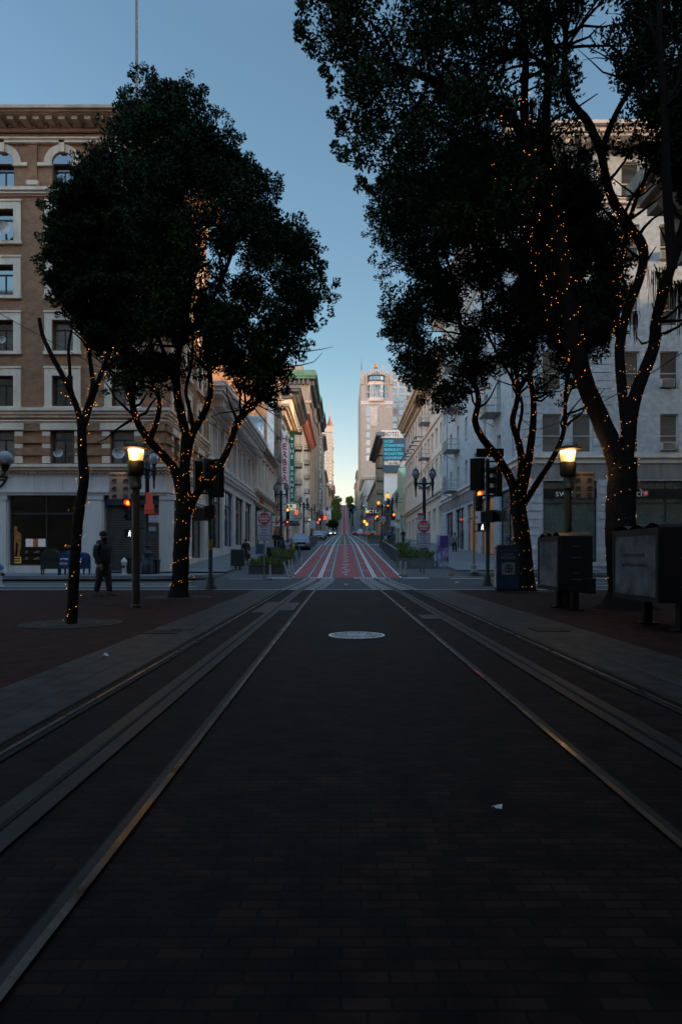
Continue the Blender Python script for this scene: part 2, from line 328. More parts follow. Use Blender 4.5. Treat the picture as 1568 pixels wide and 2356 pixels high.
def window(parent, p0, d, op, depth=.3, style='sash', fm=frame_d, pm=None, name='window'):
    a, c, b, e = op; w = round(b-a, 3); h = round(e-c, 3); pm = pm or random.choice([pane_a, pane_a, pane_b, pane_b, pane_e, pane_e]); key = (w, h, style, fm.name, pm.name)
    if key not in WC:
        m = MB(); t = .05 if w < 3 else .08
        hw = w/2; y0, y1 = -.05, .03
        m.box(-hw, -hw+t, y0, y1, 0, h); m.box(hw-t, hw, y0, y1, 0, h); m.box(-hw+t, hw-t, y0, y1, 0, t); m.box(-hw+t, hw-t, y0, y1, h-t, h)
        if style == 'sash': m.box(-hw+t, hw-t, y0-.01, y1-.01, h*.42, h*.42+t)
        if style == 'double': m.box(-t/2, t/2, y0, y1, t, h-t); m.box(-hw+t, hw-t, y0-.012, y1-.012, h*.5, h*.5+t)
        if style == 'tee': m.box(-t/2, t/2, y0, y1, t, h*.72); m.box(-hw+t, hw-t, y0-.012, y1-.012, h*.72, h*.72+t)
        if style == 'shop':
            k = max(1, round(w/2.2))
            for i in range(1, k): x = -hw+w*i/k; m.box(x-.03, x+.03, y0, y1, t, h-t)
            m.box(-hw+t, hw-t, y0-.012, y1-.012, h*.72, h*.72+t)
        f = m.build(name, fm); me = f.data; bpy.data.objects.remove(f)
        m = MB(); m.box(-hw+t*.5, hw-t*.5, .0, .012, t*.5, h-t*.5); f = m.build('pane', pm); WC[key] = (me, f.data); bpy.data.objects.remove(f)
    me, pme = WC[key]; dx, dy = d; ox, oy = dy, -dx; s = (a+b)/2; k = -depth+.06
    loc = Vector((p0[0]+dx*s+ox*k, p0[1]+dy*s+oy*k, c)); o = bpy.data.objects.new(name, me); COL.objects.link(o); o.parent = parent
    if s_world(parent): loc -= Vector(parent['_o'])
    o.location = loc; o.rotation_euler = (0, 0, math.atan2(dy, dx))
    q = bpy.data.objects.new('pane', pme); COL.objects.link(q); q.parent = o
    return o
def grid_ops(L, cols, rows, w, pair=False):
    r = []
    for zb, zt in rows:
        for i in range(cols):
            c = L*(i+.5)/cols
            if pair: r += [(c-w-.12, zb, c-.12, zt), (c+.12, zb, c+w+.12, zt)]
            else: r.append((c-w/2, zb, c+w/2, zt))
    return r
class Row:
    """building on a street row: street facade (openings), camera-facing end wall, back, roof"""
    def __init__(s, name, label, side, y0, y1, zt, wall, depth=18, xoff=0., endwall=None, cat='building', zb=None):
        s.side = side; s.y0, s.y1, s.zt = y0, y1, zt; s.x = (-9.1 if side < 0 else 11.0)+xc((y0+y1)/2)+xoff; s.L = y1-y0; s.wall = wall; s.endwall = endwall or wall; s.depth = depth
        s.zb = zp(y0)-1.5 if zb is None else zb
        s.p0 = (s.x, y0) if side < 0 else (s.x, y1); s.d = (0, 1) if side < 0 else (0, -1)
        s.root = thing(name, label, cat, (s.x, y0, s.zb), world=True); s.endops = []; s.ep = (s.x-depth, y0) if side < 0 else (s.x, y0)
    def S(s, a): return a if s.side < 0 else s.L-a     # a = metres past the near corner
    def ops(s, cols, rows, w, pair=False): return grid_ops(s.L, cols, rows, w, pair)
    def walls(s, ops, endops=(), depth=.3, split=None, lower=None):
        m = MB()
        if split: facade(m, s.p0, s.d, 0, s.L, split, s.zt, [o for o in ops if o[1] >= split], depth); l = MB(); facade(l, s.p0, s.d, 0, s.L, s.zb, split, [o for o in ops if o[1] < split], depth); l.build('lower_wall', lower, s.root)
        else: facade(m, s.p0, s.d, 0, s.L, s.zb, s.zt, ops, depth)
        m.build('wall', s.wall, s.root)
        e = MB(); facade(e, s.ep, (1, 0), 0, s.depth, s.zb, s.zt, list(endops), depth)
        e.build('end_wall', s.endwall, s.root)
        r = MB(); xb = s.x+s.side*s.depth; xs = sorted((s.x, xb)); r.quad((xs[0], s.y0, s.zt-.3), (xs[1], s.y0, s.zt-.3), (xs[1], s.y1, s.zt-.3), (xs[0], s.y1, s.zt-.3))
        r.quad((xs[0], s.y1, s.zb), (xs[1], s.y1, s.zb), (xs[1], s.y1, s.zt), (xs[0], s.y1, s.zt)); r.quad((xb, s.y0, s.zb), (xb, s.y1, s.zb), (xb, s.y1, s.zt), (xb, s.y0, s.zt))
        r.build('roof', darkgrey, s.root)
    def wins(s, ops, style='sash', fm=frame_d, pm=None, depth=.3, end=False, most=100):
        for o in ops[:most]: window(s.root, s.ep if end else s.p0, (1, 0) if end else s.d, o, depth, style, fm, pm)
    def band(s, name, mat, specs, end=True):
        m = MB()
        for z0, z1, pr in specs:
            a, b = (-pr, s.L) if s.side < 0 else (0, s.L+pr)
            trim(m, s.p0, s.d, a, b, z0, z1, pr)
            if end: trim(m, s.ep, (1, 0), 0 if s.side < 0 else .05, s.depth if s.side > 0 else s.depth-.06, z0+.002, z1-.002, pr-.003)
        return m.build(name, mat, s.root)
    def brackets(s, name, mat, z0, z1, proj, step, w, end=True):
        m = MB(); k = int(s.L/step)
        for i in range(k): c = (i+.5)*s.L/k; trim(m, s.p0, s.d, c-w/2, c+w/2, z0, z1, proj)
        if end:
            k = int(s.depth/step)
            for i in range(k): c = (i+.5)*s.depth/k; trim(m, s.ep, (1, 0), c-w/2, c+w/2, z0, z1, proj)
        return m.build(name, mat, s.root)
def fire_escape(b, s_c, zs, w=2.6, proj=1.1, mat=None):
    """balconies joined by ladders hung on a street facade"""
    px, py = b.p0; dx, dy = b.d; ox, oy = dy, -dx; pt = lambda s, z, k: (px+dx*s+ox*k, py+dy*s+oy*k, z)
    m = MB(); r = .022
    for i, z in enumerate(zs):
        trim(m, b.p0, b.d, s_c-w/2, s_c+w/2, z-.05, z, proj, 0)
        for zz in (z+.45, z+.95):
            m.bar(pt(s_c-w/2, zz, proj), pt(s_c+w/2, zz, proj), r); m.bar(pt(s_c-w/2, zz, 0), pt(s_c-w/2, zz, proj), r); m.bar(pt(s_c+w/2, zz, 0), pt(s_c+w/2, zz, proj), r)
        k = int(w/.16)
        for j in range(k+1): x = s_c-w/2+w*j/k; m.bar(pt(x, z, proj), pt(x, z+.95, proj), .012, 3)
        for j in range(7):
            for e in (-1, 1): m.bar(pt(s_c+e*w/2, z, proj*j/7), pt(s_c+e*w/2, z+.95, proj*j/7), .012, 3)
        for e in (-1, 1): m.tube([pt(s_c+e*w*.42, z-.05, proj*.9), pt(s_c+e*w*.42, z-.3, proj*.6), pt(s_c+e*w*.42, z-.6, .03)], .03, 4)
        if i+1 < len(zs):
            z2 = zs[i+1]; x0, x1 = s_c-.25, s_c+.2
            for x in (x0, x1): m.bar(pt(x, z, proj*.8), pt(x, z2+.9, proj*.8), .025)
            for q in range(int((z2-z)/.3)): m.bar(pt(x0, z+q*.3, proj*.8), pt(x1, z+q*.3, proj*.8), .014, 3)
    return m.build('fire_escape', mat or M('grey_iron', (.20, .20, .21), .6, .2, var=.2), b.root)

# ---- brick corner building, left
X0, Y0 = -9.1, 33.8; ZL = lambda v: 1.08+(1281-v)*Y0/F
B = thing('brick_building', 'tan brick corner building with cream window surrounds and pale shopfront, far left', 'building', (X0, Y0, 0), world=True)
ZT = 23.7; XW = 26.0; D2 = 10.3
rows_v = [(555, 482), (680, 610), (808, 737), (935, 865)]
colx = [-11.3-3.09*k for k in range(5)]
pf, df = (X0-XW, Y0), (1, 0); ps, dsd = (X0, Y0), (0, 1)
S_ = lambda x: x-(X0-XW)
fo = []; so = []
for vb, vt in rows_v:
    for x in colx: fo.append((S_(x)-.55, ZL(vb), S_(x)+.55, ZL(vt)))
    for s in (1.9, 5.0, 8.1): so.append((s-.5, ZL(vb), s+.5, ZL(vt)))
r1 = []; r1s = []
for x in colx: r1.append((S_(x)-.62, ZL(1066), S_(x)+.62, ZL(990)))
for s in (1.9, 5.0, 8.1): r1s.append((s-.5, ZL(1066), s+.5, ZL(990)))
at = []; ats = []
for x in colx: at.append((S_(x)-.55, ZL(428), S_(x)+.55, ZL(376)))
for s in (1.9, 5.0, 8.1): ats.append((s-.5, ZL(428), s+.5, ZL(376)))
m = MB(); zu = ZL(1090)
facade(m, pf, df, 0, XW, zu, ZT-.2, fo+r1+at, .35); facade(m, ps, dsd, 0, D2, zu, ZT-.2, so+r1s+ats, .35)
m.quad((X0-XW, Y0, zu), (X0-XW, Y0+D2, zu), (X0-XW, Y0+D2, ZT), (X0-XW, Y0, ZT)); m.quad((X0, Y0+D2, 0), (X0-XW, Y0+D2, 0), (X0-XW, Y0+D2, ZT), (X0, Y0+D2, ZT))
m.build('wall', tan_brick, B)
m = MB(); m.box(X0-XW, X0, Y0, Y0+D2, ZT-.7, ZT-.6); m.build('roof', darkgrey, B)
for o in fo+r1: window(B, pf, df, o, .35, 'tee', frame_d, random.choice([pane_a, pane_a, pane_b, pane_e]))
for o in so+r1s: window(B, ps, dsd, o, .35, 'tee')
for o in at: window(B, pf, df, o, .35, 'tee', frame_d, pane_a)
for o in ats: window(B, ps, dsd, o, .35, 'tee')
def arch(mb, cx, y, zc, r0, r1, proj, n=12):
    for i in range(n):
        a, b = math.pi*i/n, math.pi*(i+1)/n; q = lambda ang, r, yy: (cx+r*math.cos(ang), yy, zc+r*math.sin(ang))
        mb.hexa([q(a, r0, y-proj), q(a, r1, y-proj), q(a, r1, y+.05), q(a, r0, y+.05), q(b, r0, y-proj), q(b, r1, y-proj), q(b, r1, y+.05), q(b, r0, y+.05)])
for x in colx:
    m = MB(); t = MB(); zc = ZL(376); arch(m, x, Y0, zc, .56, .95, .10)
    t.poly([(x+.555*math.cos(math.pi*i/12), Y0-.006, zc-.03+.555*math.sin(math.pi*i/12)) for i in range(13)])
    m.box(x-.14, x+.14, Y0-.2, Y0+.03, zc+.5, zc+1.1)
    for e in (-1, 1): m.box(x+e*.9-.38, x+e*.9+.38, Y0-.13, Y0+.03, zc-.18, zc-.01)
    m.box(x-1.54-.27, x-1.54+.27, Y0-.16, Y0+.03, ZL(334), ZL(324)); m.box(x-1.54-.3, x-1.54+.3, Y0-.16, Y0+.03, ZL(428), ZL(418))
    m.build('arch_surround', cream, B); t.build('arch_window', pane_a, B)
for x in colx+[-9.45+.02]: m = MB(); m.box(x-1.54-.22 if x != colx[0] else x-1.54-.22, x-1.54+.22, Y0-.08, Y0+.03, ZL(418), ZL(334)); m.build('pilaster', tan_brick, B)
for (p, d, ops) in ((pf, df, fo), (ps, dsd, so)):
    for a, c, b, e in ops:
        m = MB(); w = .38; trim(m, p, d, a-w, a, c-.02, e+w, .09); trim(m, p, d, b, b+w, c-.02, e+w, .09); trim(m, p, d, a, b, e, e+w, .09); trim(m, p, d, a-w-.04, b+w+.04, e+w, e+w+.09, .14); trim(m, p, d, a-w-.05, b+w+.05, c-.18, c-.02, .15); m.build('window_surround', cream, B)
m = MB(); cr = MB()
for (p, d, ops) in ((pf, df, r1), (ps, dsd, r1s)):   # rusticated storey: brick courses, stone quoins, lintels
    Lp = XW if d == df else D2
    edges = [0]+[q for o in sorted(ops) for q in (o[0], o[2])]+[Lp]
    for a, b in zip(edges[::2], edges[1::2]):
        for (v0, v1) in ((1020, 1004), (1048, 1032), (992, 976)):
            trim(m, p, d, a+.003, b-.003, ZL(v0), ZL(v1), .13)
    for a, c, b, e in ops:
        for (v0, v1) in ((1004, 993), (1032, 1021), (1066, 1049)):
            for q in (a-.42, b+.01): trim(cr, p, d, q, q+.41, ZL(v0)+.01, ZL(v1)-.01, .1)
        trim(cr, p, d, a-.5, b+.5, ZL(990), ZL(974)-.02, .17)
m.build('brick_course', tan_brick, B); cr.build('quoin', cream, B)
def wrap(mb, z0, z1, pr):
    z0 -= (z0-H)*pr/Y0; z1 -= (z1-H)*pr/Y0
    trim(mb, pf, df, 0, XW+pr, z0, z1, pr); trim(mb, ps, dsd, 0, D2, z0+.002, z1-.002, pr-.003)
m = MB()
for v0, v1, pr in ((960, 952, .12), (952, 944, .25), (944, 937, .36)): wrap(m, ZL(v0), ZL(v1)-.004, pr)
for v0, v1, pr in ((974, 969, .14), (969, 966, .22)): wrap(m, ZL(v0), ZL(v1)-.004, pr)
for v0, v1, pr in ((1088, 1081, .1), (1081, 1074, .3), (1074, 1067, .42)): wrap(m, ZL(v0), ZL(v1)-.004, pr)
for v0, v1, pr in ((450, 444, .1), (444, 436, .22), (436, 428, .32), (327, 318, .2), (318, 314, .28)): wrap(m, ZL(v0), ZL(v1)-.004, pr)
m.build('belt_course', cream, B)
m = MB()
for v0, v1, pr in ((302, 293, .15), (283, 279, .35), (262, 255, .95), (255, 247, 1.1), (247, 240, 1.25)): wrap(m, ZL(v0), ZL(v1)-.004, pr)
for k in range(int(XW/.65)): trim(m, pf, df, XW-.3-k*.65-.32, XW-.3-k*.65, ZL(279)-.45, ZL(264)-.55, .85)
for k in range(int(D2/.65)): trim(m, ps, dsd, .2+k*.65, .52+k*.65, ZL(279)-.45, ZL(264)-.55, .85)
for k in range(int(XW/.3)): trim(m, pf, df, XW-k*.3-.17, XW-k*.3, ZL(293)-.15, ZL(284)-.17, .28)
for k in range(int(XW/.22)): trim(m, pf, df, XW-k*.22-.12, XW-k*.22, ZL(1090), ZL(1084), .17)
m.build('cornice', sand, B)
# shopfront
zf0, zf1 = ZL(1133), ZL(1089); m = MB(); GZ = .24
shop = [(S_(784 and (20-784)*Y0/F), .62, S_((188-784)*Y0/F), ZL(1137)), (S_((240-784)*Y0/F), GZ, S_((366-784)*Y0/F), ZL(1140)), (2.0, .62, 9.5-4, ZL(1137))]
facade(m, pf, df, 0, XW, -.2, ZL(1133), [shop[0], shop[1], (1.0, .62, 5.0, ZL(1137))], .5)
facade(m, ps, dsd, 0, D2, -.2, ZL(1133), [(1.2, .5, 4.6, ZL(1140)), (5.8, 1.0, 9.2, ZL(1140))], .5)
facade(m, pf, df, 0, XW, ZL(1133), zu, []); facade(m, ps, dsd, 0, D2, ZL(1133), zu, [])
m.build('shopfront_wall', greyst, B)
m = MB()
for v0, v1, pr in ((1139, 1133, .16), (1133, 1129, .24)): wrap(m, ZL(v0), ZL(v1)-.004, pr)
for xa, xb in ((-40, 20), (188, 240), (368, 404)):
    a, b = S_((xa-784)*Y0/F), S_((xb-784)*Y0/F); trim(m, pf, df, a+.08, b-.08, .3, ZL(1150), .08); trim(m, pf, df, a, b, ZL(1150), ZL(1139)-.003, .13); trim(m, pf, df, a, b, .22, .62, .13)
for a, b in ((.0, 1.1), (4.7, 5.7), (9.3, 10.3)): trim(m, ps, dsd, a+.06, b, .3, ZL(1150), .08); trim(m, ps, dsd, a, b+.05, ZL(1150), ZL(1139)-.003, .13)
m.build('shopfront_pilaster', greyst, B)
m = MB()
for k in range(12): x = S_((70+k*-66-0-784)*Y0/F+13.2); trim(m, pf, df, XW-.9-k*1.47, XW-.885-k*1.47, ZL(1128), ZL(1091), .004)
m.build('panel_joint', darkgrey, B)
m = MB(); trim(m, pf, df, shop[1][0]+.004, shop[1][2]-.004, ZL(1162), ZL(1141), -.08, .4); trim(m, ps, dsd, 1.21, 4.59, ZL(1168), ZL(1141), -.06, .35); m.build('awning', navy, B)
def shutter(a, b, z0, z1, p, d, dep):
    m = MB(); k = int((z1-z0)/.09)
    for i in range(k): trim(m, p, d, a, b, z0+i*.09, z0+i*.09+.055, -dep, dep+.06)
    return m
sm_ = M('shutter_metal', (.09, .092, .10), .45, .6, var=.2)
shutter(shop[1][0]+.003, shop[1][2]-.003, .3, ZL(1163), pf, df, .34).build('shutter', sm_, B); shutter(1.203, 4.597, .55, ZL(1169), ps, dsd, .34).build('shutter', sm_, B)
m = MB(); trim(m, pf, df, shop[1][0]-.1, shop[1][2]+.1, -.2, ZL(1139), -.5, .55); trim(m, ps, dsd, 1.1, 4.7, -.2, ZL(1139), -.5, .55); m.build('shop_back_wall', interior, B)
window(B, pf, df, shop[0], .3, 'shop', frame_d, clear, 'shop_window'); window(B, ps, dsd, (5.8, 1.0, 9.2, ZL(1140)), .3, 'shop', frame_d, pane_a, 'shop_window')
window(B, pf, df, (1.0, .62, 5.0, ZL(1137)), .3, 'shop', frame_d, pane_a, 'shop_window')
xa, xb = shop[0][0]+X0-XW, shop[0][2]+X0-XW
m = MB(); m.quad((xa, Y0+4, .3), (xb, Y0+4, .3), (xb, Y0+4, 5), (xa, Y0+4, 5)); m.quad((xa, Y0+.5, .5), (xb, Y0+.5, .5), (xb, Y0+4, .5), (xa, Y0+4, .5)); m.quad((xa, Y0+.5, 4.6), (xa, Y0+4, 4.6), (xb, Y0+4, 4.6), (xb, Y0+.5, 4.6)); m.quad((xa, Y0+.5, .3), (xa, Y0+4, .3), (xa, Y0+4, 5), (xa, Y0+.5, 5)); m.quad((xb, Y0+.5, .3), (xb, Y0+4, .3), (xb, Y0+4, 5), (xb, Y0+.5, 5))
m.build('shop_interior', interior, B)
# satellite dishes, their brackets on the sills; lit poster, screen, shoes behind the glass
dm = M('dish_grey', (.30, .31, .33), .5, var=.15)
def dish(x, z, s, label):
    r = thing('satellite_dish', label, 'satellite dish', (x, Y0-.12, z), 0, 'satellite dishes on the brick building'); m = MB(); n = 18
    prof = [(.001, 0), (s*.35, -.03), (s*.7, -.08), (s, -.15)]
    for k in range(len(prof)-1):
        for i in range(n):
            a, b = 2*math.pi*i/n, 2*math.pi*(i+1)/n; (r0, d0), (r1, d1) = prof[k], prof[k+1]
            q = lambda r_, d_, a_: (r_*math.cos(a_), d_-.2, .45+r_*math.sin(a_)*.85)
            m.quad(q(r0, d0, a), q(r0, d0, b), q(r1, d1, b), q(r1, d1, a))
    m.build('reflector', dm, r, True)
    m = MB(); m.tube([(0, -.2, .45), (.05, -.1, .2), (.1, .1, .0)], .02, 6); m.tube([(0, -.3, .2), (-.02, -.55, .35), (-.05, -.6, .5)], .012, 5); m.box(-.09, 0, -.64, -.56, .5, .57); m.build('feed_arm', blackm, r)
    return r
dish((-15.6+1.15), ZL(1066)+.02, .26, 'small white satellite dish on the first floor sill beside the thin lit tree')
dish(-11.35, ZL(1066)+.02, .34, 'larger satellite dish on the first floor sill behind the left street lamp')
dish(-17.3, ZL(555), .42, 'dark satellite dish on an upper sill at the left picture edge, fifth floor')
dish(-17.35, ZL(808), .24, 'satellite dish on the third floor sill at the left picture edge')
dish(-14.5, ZL(680)+.05, .36, 'satellite dish half hidden by leaves at a fourth floor window')
P1 = thing('lit_poster', 'tall lit poster of a model in tan clothes inside the shop window', 'poster', ((39-784)*Y0/F-.25, Y0+.62, 1.1), world=True)
px_, py_ = P1.location.x, P1.location.y
m = MB(); m.box(px_-.42, px_+.36, py_, py_+.05, .95, 3.55); m.build('panel', M('poster_black', (.012, .01, .01), .6), P1)
skin_e = M('poster_figure_tan', (.5, .3, .15), .6, var=.5, scale=9, emit=(1, .5, .18), es=.035); m = MB()
fy = py_-.02
m.lathe([(.01, 2.72), (.07, 2.68), (.09, 2.58), (.06, 2.46), (.05, 2.42)], px_-.1, fy, 10); m.tube([(px_-.1, fy, 2.42), (px_-.05, fy, 2.2), (px_-.02, fy, 1.98)], [.12, .19, .15], 8, flat=.2); m.tube([(px_+.08, fy, 2.35), (px_+.16, fy, 2.1), (px_+.12, fy, 1.85)], [.06, .06, .04], 6, flat=.3)
m.tube([(px_-.1, fy, 2.0), (px_-.19, fy, 1.75), (px_-.16, fy, 1.4), (px_-.2, fy, 1.2)], [.11, .09, .06, .07], 8, flat=.3); m.tube([(px_+.04, fy, 2.0), (px_+.12, fy, 1.7), (px_+.06, fy, 1.35), (px_+.04, fy, 1.1)], [.11, .09, .06, .06], 8, flat=.3)
m.build('figure_print', skin_e, P1, True)
sg = tag(thing('placard', 'small yellow lit placard below the lit poster in the shop window', 'placard', ((38-784)*Y0/F-.25, Y0+.6, .9), world=True)); x_ = sg.location.x
m = MB(); m.box(x_-.2, x_+.2, Y0+.6, Y0+.63, .74, 1.08); m.build('board', M('placard_yellow', (.5, .35, .12), .5, emit=(1, .7, .25), es=.1), sg)
m = MB(); m.box(x_-.15, x_+.15, Y0+.59, Y0+.598, .95, 1.02); m.box(x_-.15, x_+.15, Y0+.59, Y0+.598, .82, .89); m.build('printed_line', blackm, sg)
sc_ = thing('display_screen', 'pale lit display screen on the shop shelf behind the glass', 'screen', (-16.2, Y0+1.4, 1.6), world=True)
m = MB(); m.box(-17.0, -16.6, Y0+1.4, Y0+1.45, 1.62, 2.05); m.box(-16.32, -15.95, Y0+1.4, Y0+1.45, 1.62, 2.05); m.build('screen', M('screen_white', (.3, .3, .35), .5, var=.1, emit=(.6, .65, .8), es=.22), sc_)
m = MB(); m.box(-16.6, -16.32, Y0+1.4, Y0+1.46, 1.62, 2.05); m.build('box_stack', M('box_brown', (.2, .1, .06), .7, emit=(.6, .3, .15), es=.08), sc_)
shelf = thing('display_shelf', 'low dark display shelving in the brick building shop window', 'shelving', (-15.5, Y0+1.2, .5), world=True)
m = MB()
for z in (.9, 1.25, 1.55): m.box(-17.3, -13.6, Y0+1.0, Y0+1.5, z, z+.03)
m.build('shelf', M('shelf_dark', (.05, .045, .04), .5), shelf)
sm = M('shoe_white', (.3, .3, .3), .5, var=.2, emit=(.5, .5, .5), es=.03); m = MB(); m.tube([(-.14, 0, .03), (-.02, 0, .05), (.06, 0, .09), (.14, 0, .08)], [.035, .045, .055, .03], 7); m.box(-.16, .15, -.045, .045, 0, .025); m.box(.05, .15, -.04, .04, .06, .13)
sh0 = tag(m.build('shoe', sm, None, True, loc=(0, 0, 0)), 'pale shoe displayed on a shelf in the shop window', 'shoe', 'shoes on the shop shelves'); first = True
for z in (.93, 1.28, 1.58):
    for x in (-16.9, -16.3, -14.6, -14.2, -13.8):
        if z == 1.58 and x < -15: continue
        o = sh0 if first else dup(sh0); first = False; o.location = (x, Y0+1.15, z)
# partial emblem on the fascia (slanted outlined wing) at the left edge
m = MB(); q = lambda x, z: ((x-784)*Y0/F, ZL(z)); pts = [(-26, 1097), (18, 1097), (10, 1112), (2, 1120), (-8, 1125), (-26, 1125)]
for a, b in zip(pts, pts[1:]+pts[:1]): (x0, z0), (x1, z1) = q(*a), q(*b); m.tube([(x0, Y0-.06, z0), (x1, Y0-.06, z1)], .055, 4)
(x0, z0), (x1, z1) = q(-26, 1104), q(15, 1104); m.tube([(x0, Y0-.06, z0), (x1, Y0-.06, z1)], .045, 4); m.build('wing_emblem', blackm, B)
# flagpole on the roof
fp = thing('flagpole', 'tall grey flagpole rising from the brick building roof', 'flagpole', P(315, 240, 38), world=True); x, y, z = fp.location
m = MB(); m.tube([(x, y, z-1.2), (x-.02, y, z+6), (x-.08, y, z+18)], [.10, .08, .05], 8); m.build('pole', M('pole_grey', (.08, .085, .10), .5, .3), fp, True); m = MB(); m.box(x-.25, x+.25, y-.25, y+.25, z-1.3, z-.9); m.build('foot', darkgrey, fp)
# ---- left row
def glaze(R_, ops, **k): R_.wins(ops, **k)
R_ = Row('white_building', 'two storey white building with deep bracketed cornice beside the brick corner building', -1, 44.2, 67, 12.4, white_w, depth=14)
up = R_.ops(8, [(8.1, 10.6)], 1.05, True); sh = [(1.5, 1.7, 5.2, 6.3), (6.2, 1.9, 10.2, 6.3), (11.5, 2.1, 16, 6.3), (17.2, 2.6, 21.5, 6.3)]
R_.walls(up+sh, depth=.35, split=7.0, lower=M('white_shop_panel', (.42, .425, .44), .5, var=.1, scale=1)); R_.wins(up, 'sash', frame_w, pane_b); R_.wins(sh[:1]+sh[2:], 'shop', frame_d, pane_a); R_.wins(sh[1:2], 'shop', frame_d, M('window_glass_blue', (.03, .06, .16), .06, var=.8, scale=3, spec=.9))
R_.band('cornice', white_w, [(11.1, 11.3, .25), (11.85, 12.05, 1.15), (12.05, 12.3, 1.3), (12.3, 12.6, 1.5)]); R_.brackets('cornice_bracket', white_w, 11.3, 11.85, 1.0, .62, .22)
m = MB()
for i in range(9): c = i*22.8/8; trim(m, R_.p0, R_.d, max(0, c-.22), min(22.8, c+.22), 7.9, 10.9, .12)
for i in range(60): c = .2+i*.38; trim(m, R_.p0, R_.d, c, c+.16, 10.75, 11.08, .16)
m.build('pilaster', cream, R_.root)
R_.band('belt_course', white_w, [(6.9, 7.15, .2), (7.15, 7.3, .32), (7.3, 7.6, .12), (7.6, 7.75, .25)], end=False)
text('H', 1.5, M('sign_black', (.01, .01, .01), .5), R_.root, (R_.x+.06, 46.2, 5.6), (math.pi/2, 0, math.pi/2), name='sign_letter')
R_ = Row('columned_building', 'two storey cream building with half columns next to the white bracketed building', -1, 67, 86, 13.2, cream, depth=14)
up = R_.ops(6, [(8.4, 11.6)], 1.9); sh = [(.8, 2.0, 7.5, 6.6), (8.5, 2.4, 12.5, 6.6), (13.4, 2.8, 18, 6.6)]
R_.walls(up+sh, depth=.6); R_.wins(up, 'double', frame_w, pane_b, depth=.6); R_.wins(sh, 'shop', frame_d, M('window_glass_green', (.01, .06, .05), .06, var=.5, scale=2, spec=.9), depth=.6)
m = MB()
for i in range(7):
    y = 67+max(.35, min(18.65, i*19/6)); m.lathe([(.42, 8.1), (.34, 8.3), (.30, 8.6), (.27, 11.2), (.32, 11.35), (.42, 11.6)], R_.x+.12, y, 12)
m.build('column', cream, R_.root, True)
R_.band('cornice', sand, [(11.9, 12.2, .3), (12.2, 12.8, .15), (12.8, 13.0, .5), (13.0, 13.25, .8)]); R_.band('belt_course', sand, [(7.6, 7.8, .3), (7.8, 8.05, .42), (6.7, 6.9, .2)], end=False)
rs = M('sign_red', (.33, .02, .025), .5, var=.1)
text('Walgreens', 1.15, rs, R_.root, (R_.x+.08, 72.5, 6.95-.0), (math.pi/2, 0, math.pi/2), name='sign_letter', xs=.7, shear=.3, bold=.02)
sw = thing('blade_sign', 'white projecting sign with a red script w outside the columned building', 'sign', (R_.x+.1, 84, 5.6), 0)
m = MB(); m.box(0, 1.7, -.08, .08, -.6, .7); m.build('panel', M('sign_white', (.5, .5, .5), .5, var=.08), sw); text('W', 1.5, rs, sw, (.8, -.1, -.45), name='lettering', shear=.4, bold=.03)
sw = thing('blade_sign', 'pale blue vertical banner sign with green cross by the columned building', 'sign', (R_.x+.1, 68.5, 3.4), 0)
m = MB(); m.box(0, .5, -.05, .05, 0, 2.5); m.build('panel', M('sign_pale_blue', (.22, .32, .36), .5, var=.1), sw); m = MB(); m.box(.2, .3, -.07, -.055, .1, .5); m.box(.08, .42, -.075, -.056, .25, .35); m.build('cross_mark', M('cross_green', (.02, .25, .12), .5), sw)
# tall brown building with orange end wall
R_ = Row('brown_building', 'tall brown building with fire escapes and a brick end wall coloured orange for sunlight', -1, 86, 97, 27.5, brown_w, depth=16, endwall=orange_w)
up = R_.ops(3, [(8.5+3.1*k, 10.4+3.1*k) for k in range(6)], 1.3); sh = [(.8, 2.6, 4.8, 5.8), (6, 2.8, 10.2, 5.8)]
R_.walls(up+sh); R_.wins(up, 'sash', frame_w); R_.wins(sh, 'shop', frame_d, pane_w); fire_escape(R_, 3.6, [8.1+3.1*k for k in range(6)], 3.0, .6)
R_.band('cornice', brown_w, [(26.5, 26.9, .4), (26.9, 27.3, .8)], end=False)
m = MB(); m.box(R_.x-.9, R_.x+.02, R_.y0-.15, R_.y0-.01, 8, 26.4); m.build('skylit_edge', M('skylit_edge_pale', (.40, .42, .44), .6), R_.root)  # pale strip added: sky light on the wall edge put into colour
bb = thing('billboard', 'blue billboard reading NEW TRADITION on the orange brick end wall', 'billboard', (-14, 85.6, 16), world=True)
m = MB(); m.box(-19.5, -10.1, 85.65, 85.9, 12.2, 19.6); m.build('panel', M('billboard_blue', (.03, .10, .17), .5, var=.9, scale=.5, tint=(.16, .22, .28)), bb)
text('TRADITION', 1.35, M('sign_letter_white', (.6, .6, .6), .5, var=0), bb, (-12.6, 85.6, 17.2), name='lettering', xs=.68, bold=.03); text('NEW', 1.35, M('letter_green', (.15, .55, .08), .5, var=0), bb, (-16.5, 85.6, 17.2), xs=.68, bold=.03)
m = MB()
for k in range(26):
    x = -11.9+random.uniform(-1.4, 1.3); z = 14.3+random.uniform(-1.9, 1.9); m.tube([(x, 85.63, z), (x+random.uniform(-.8, .8), 85.63, z+random.uniform(.2, .9))], .05, 4)
m.build('mural_print', M('print_pale', (.4, .46, .5), .6), bb)
R_ = Row('hotel_building', 'white hotel building carrying the red lettered vertical sign', -1, 97, 114.7, 23.5, white_w, depth=9, xoff=0)
up = R_.ops(5, [(7.5+3.3*k, 9.6+3.3*k) for k in range(4)], 1.4); sh = R_.ops(3, [(3.3, 5.8)], 4.5)
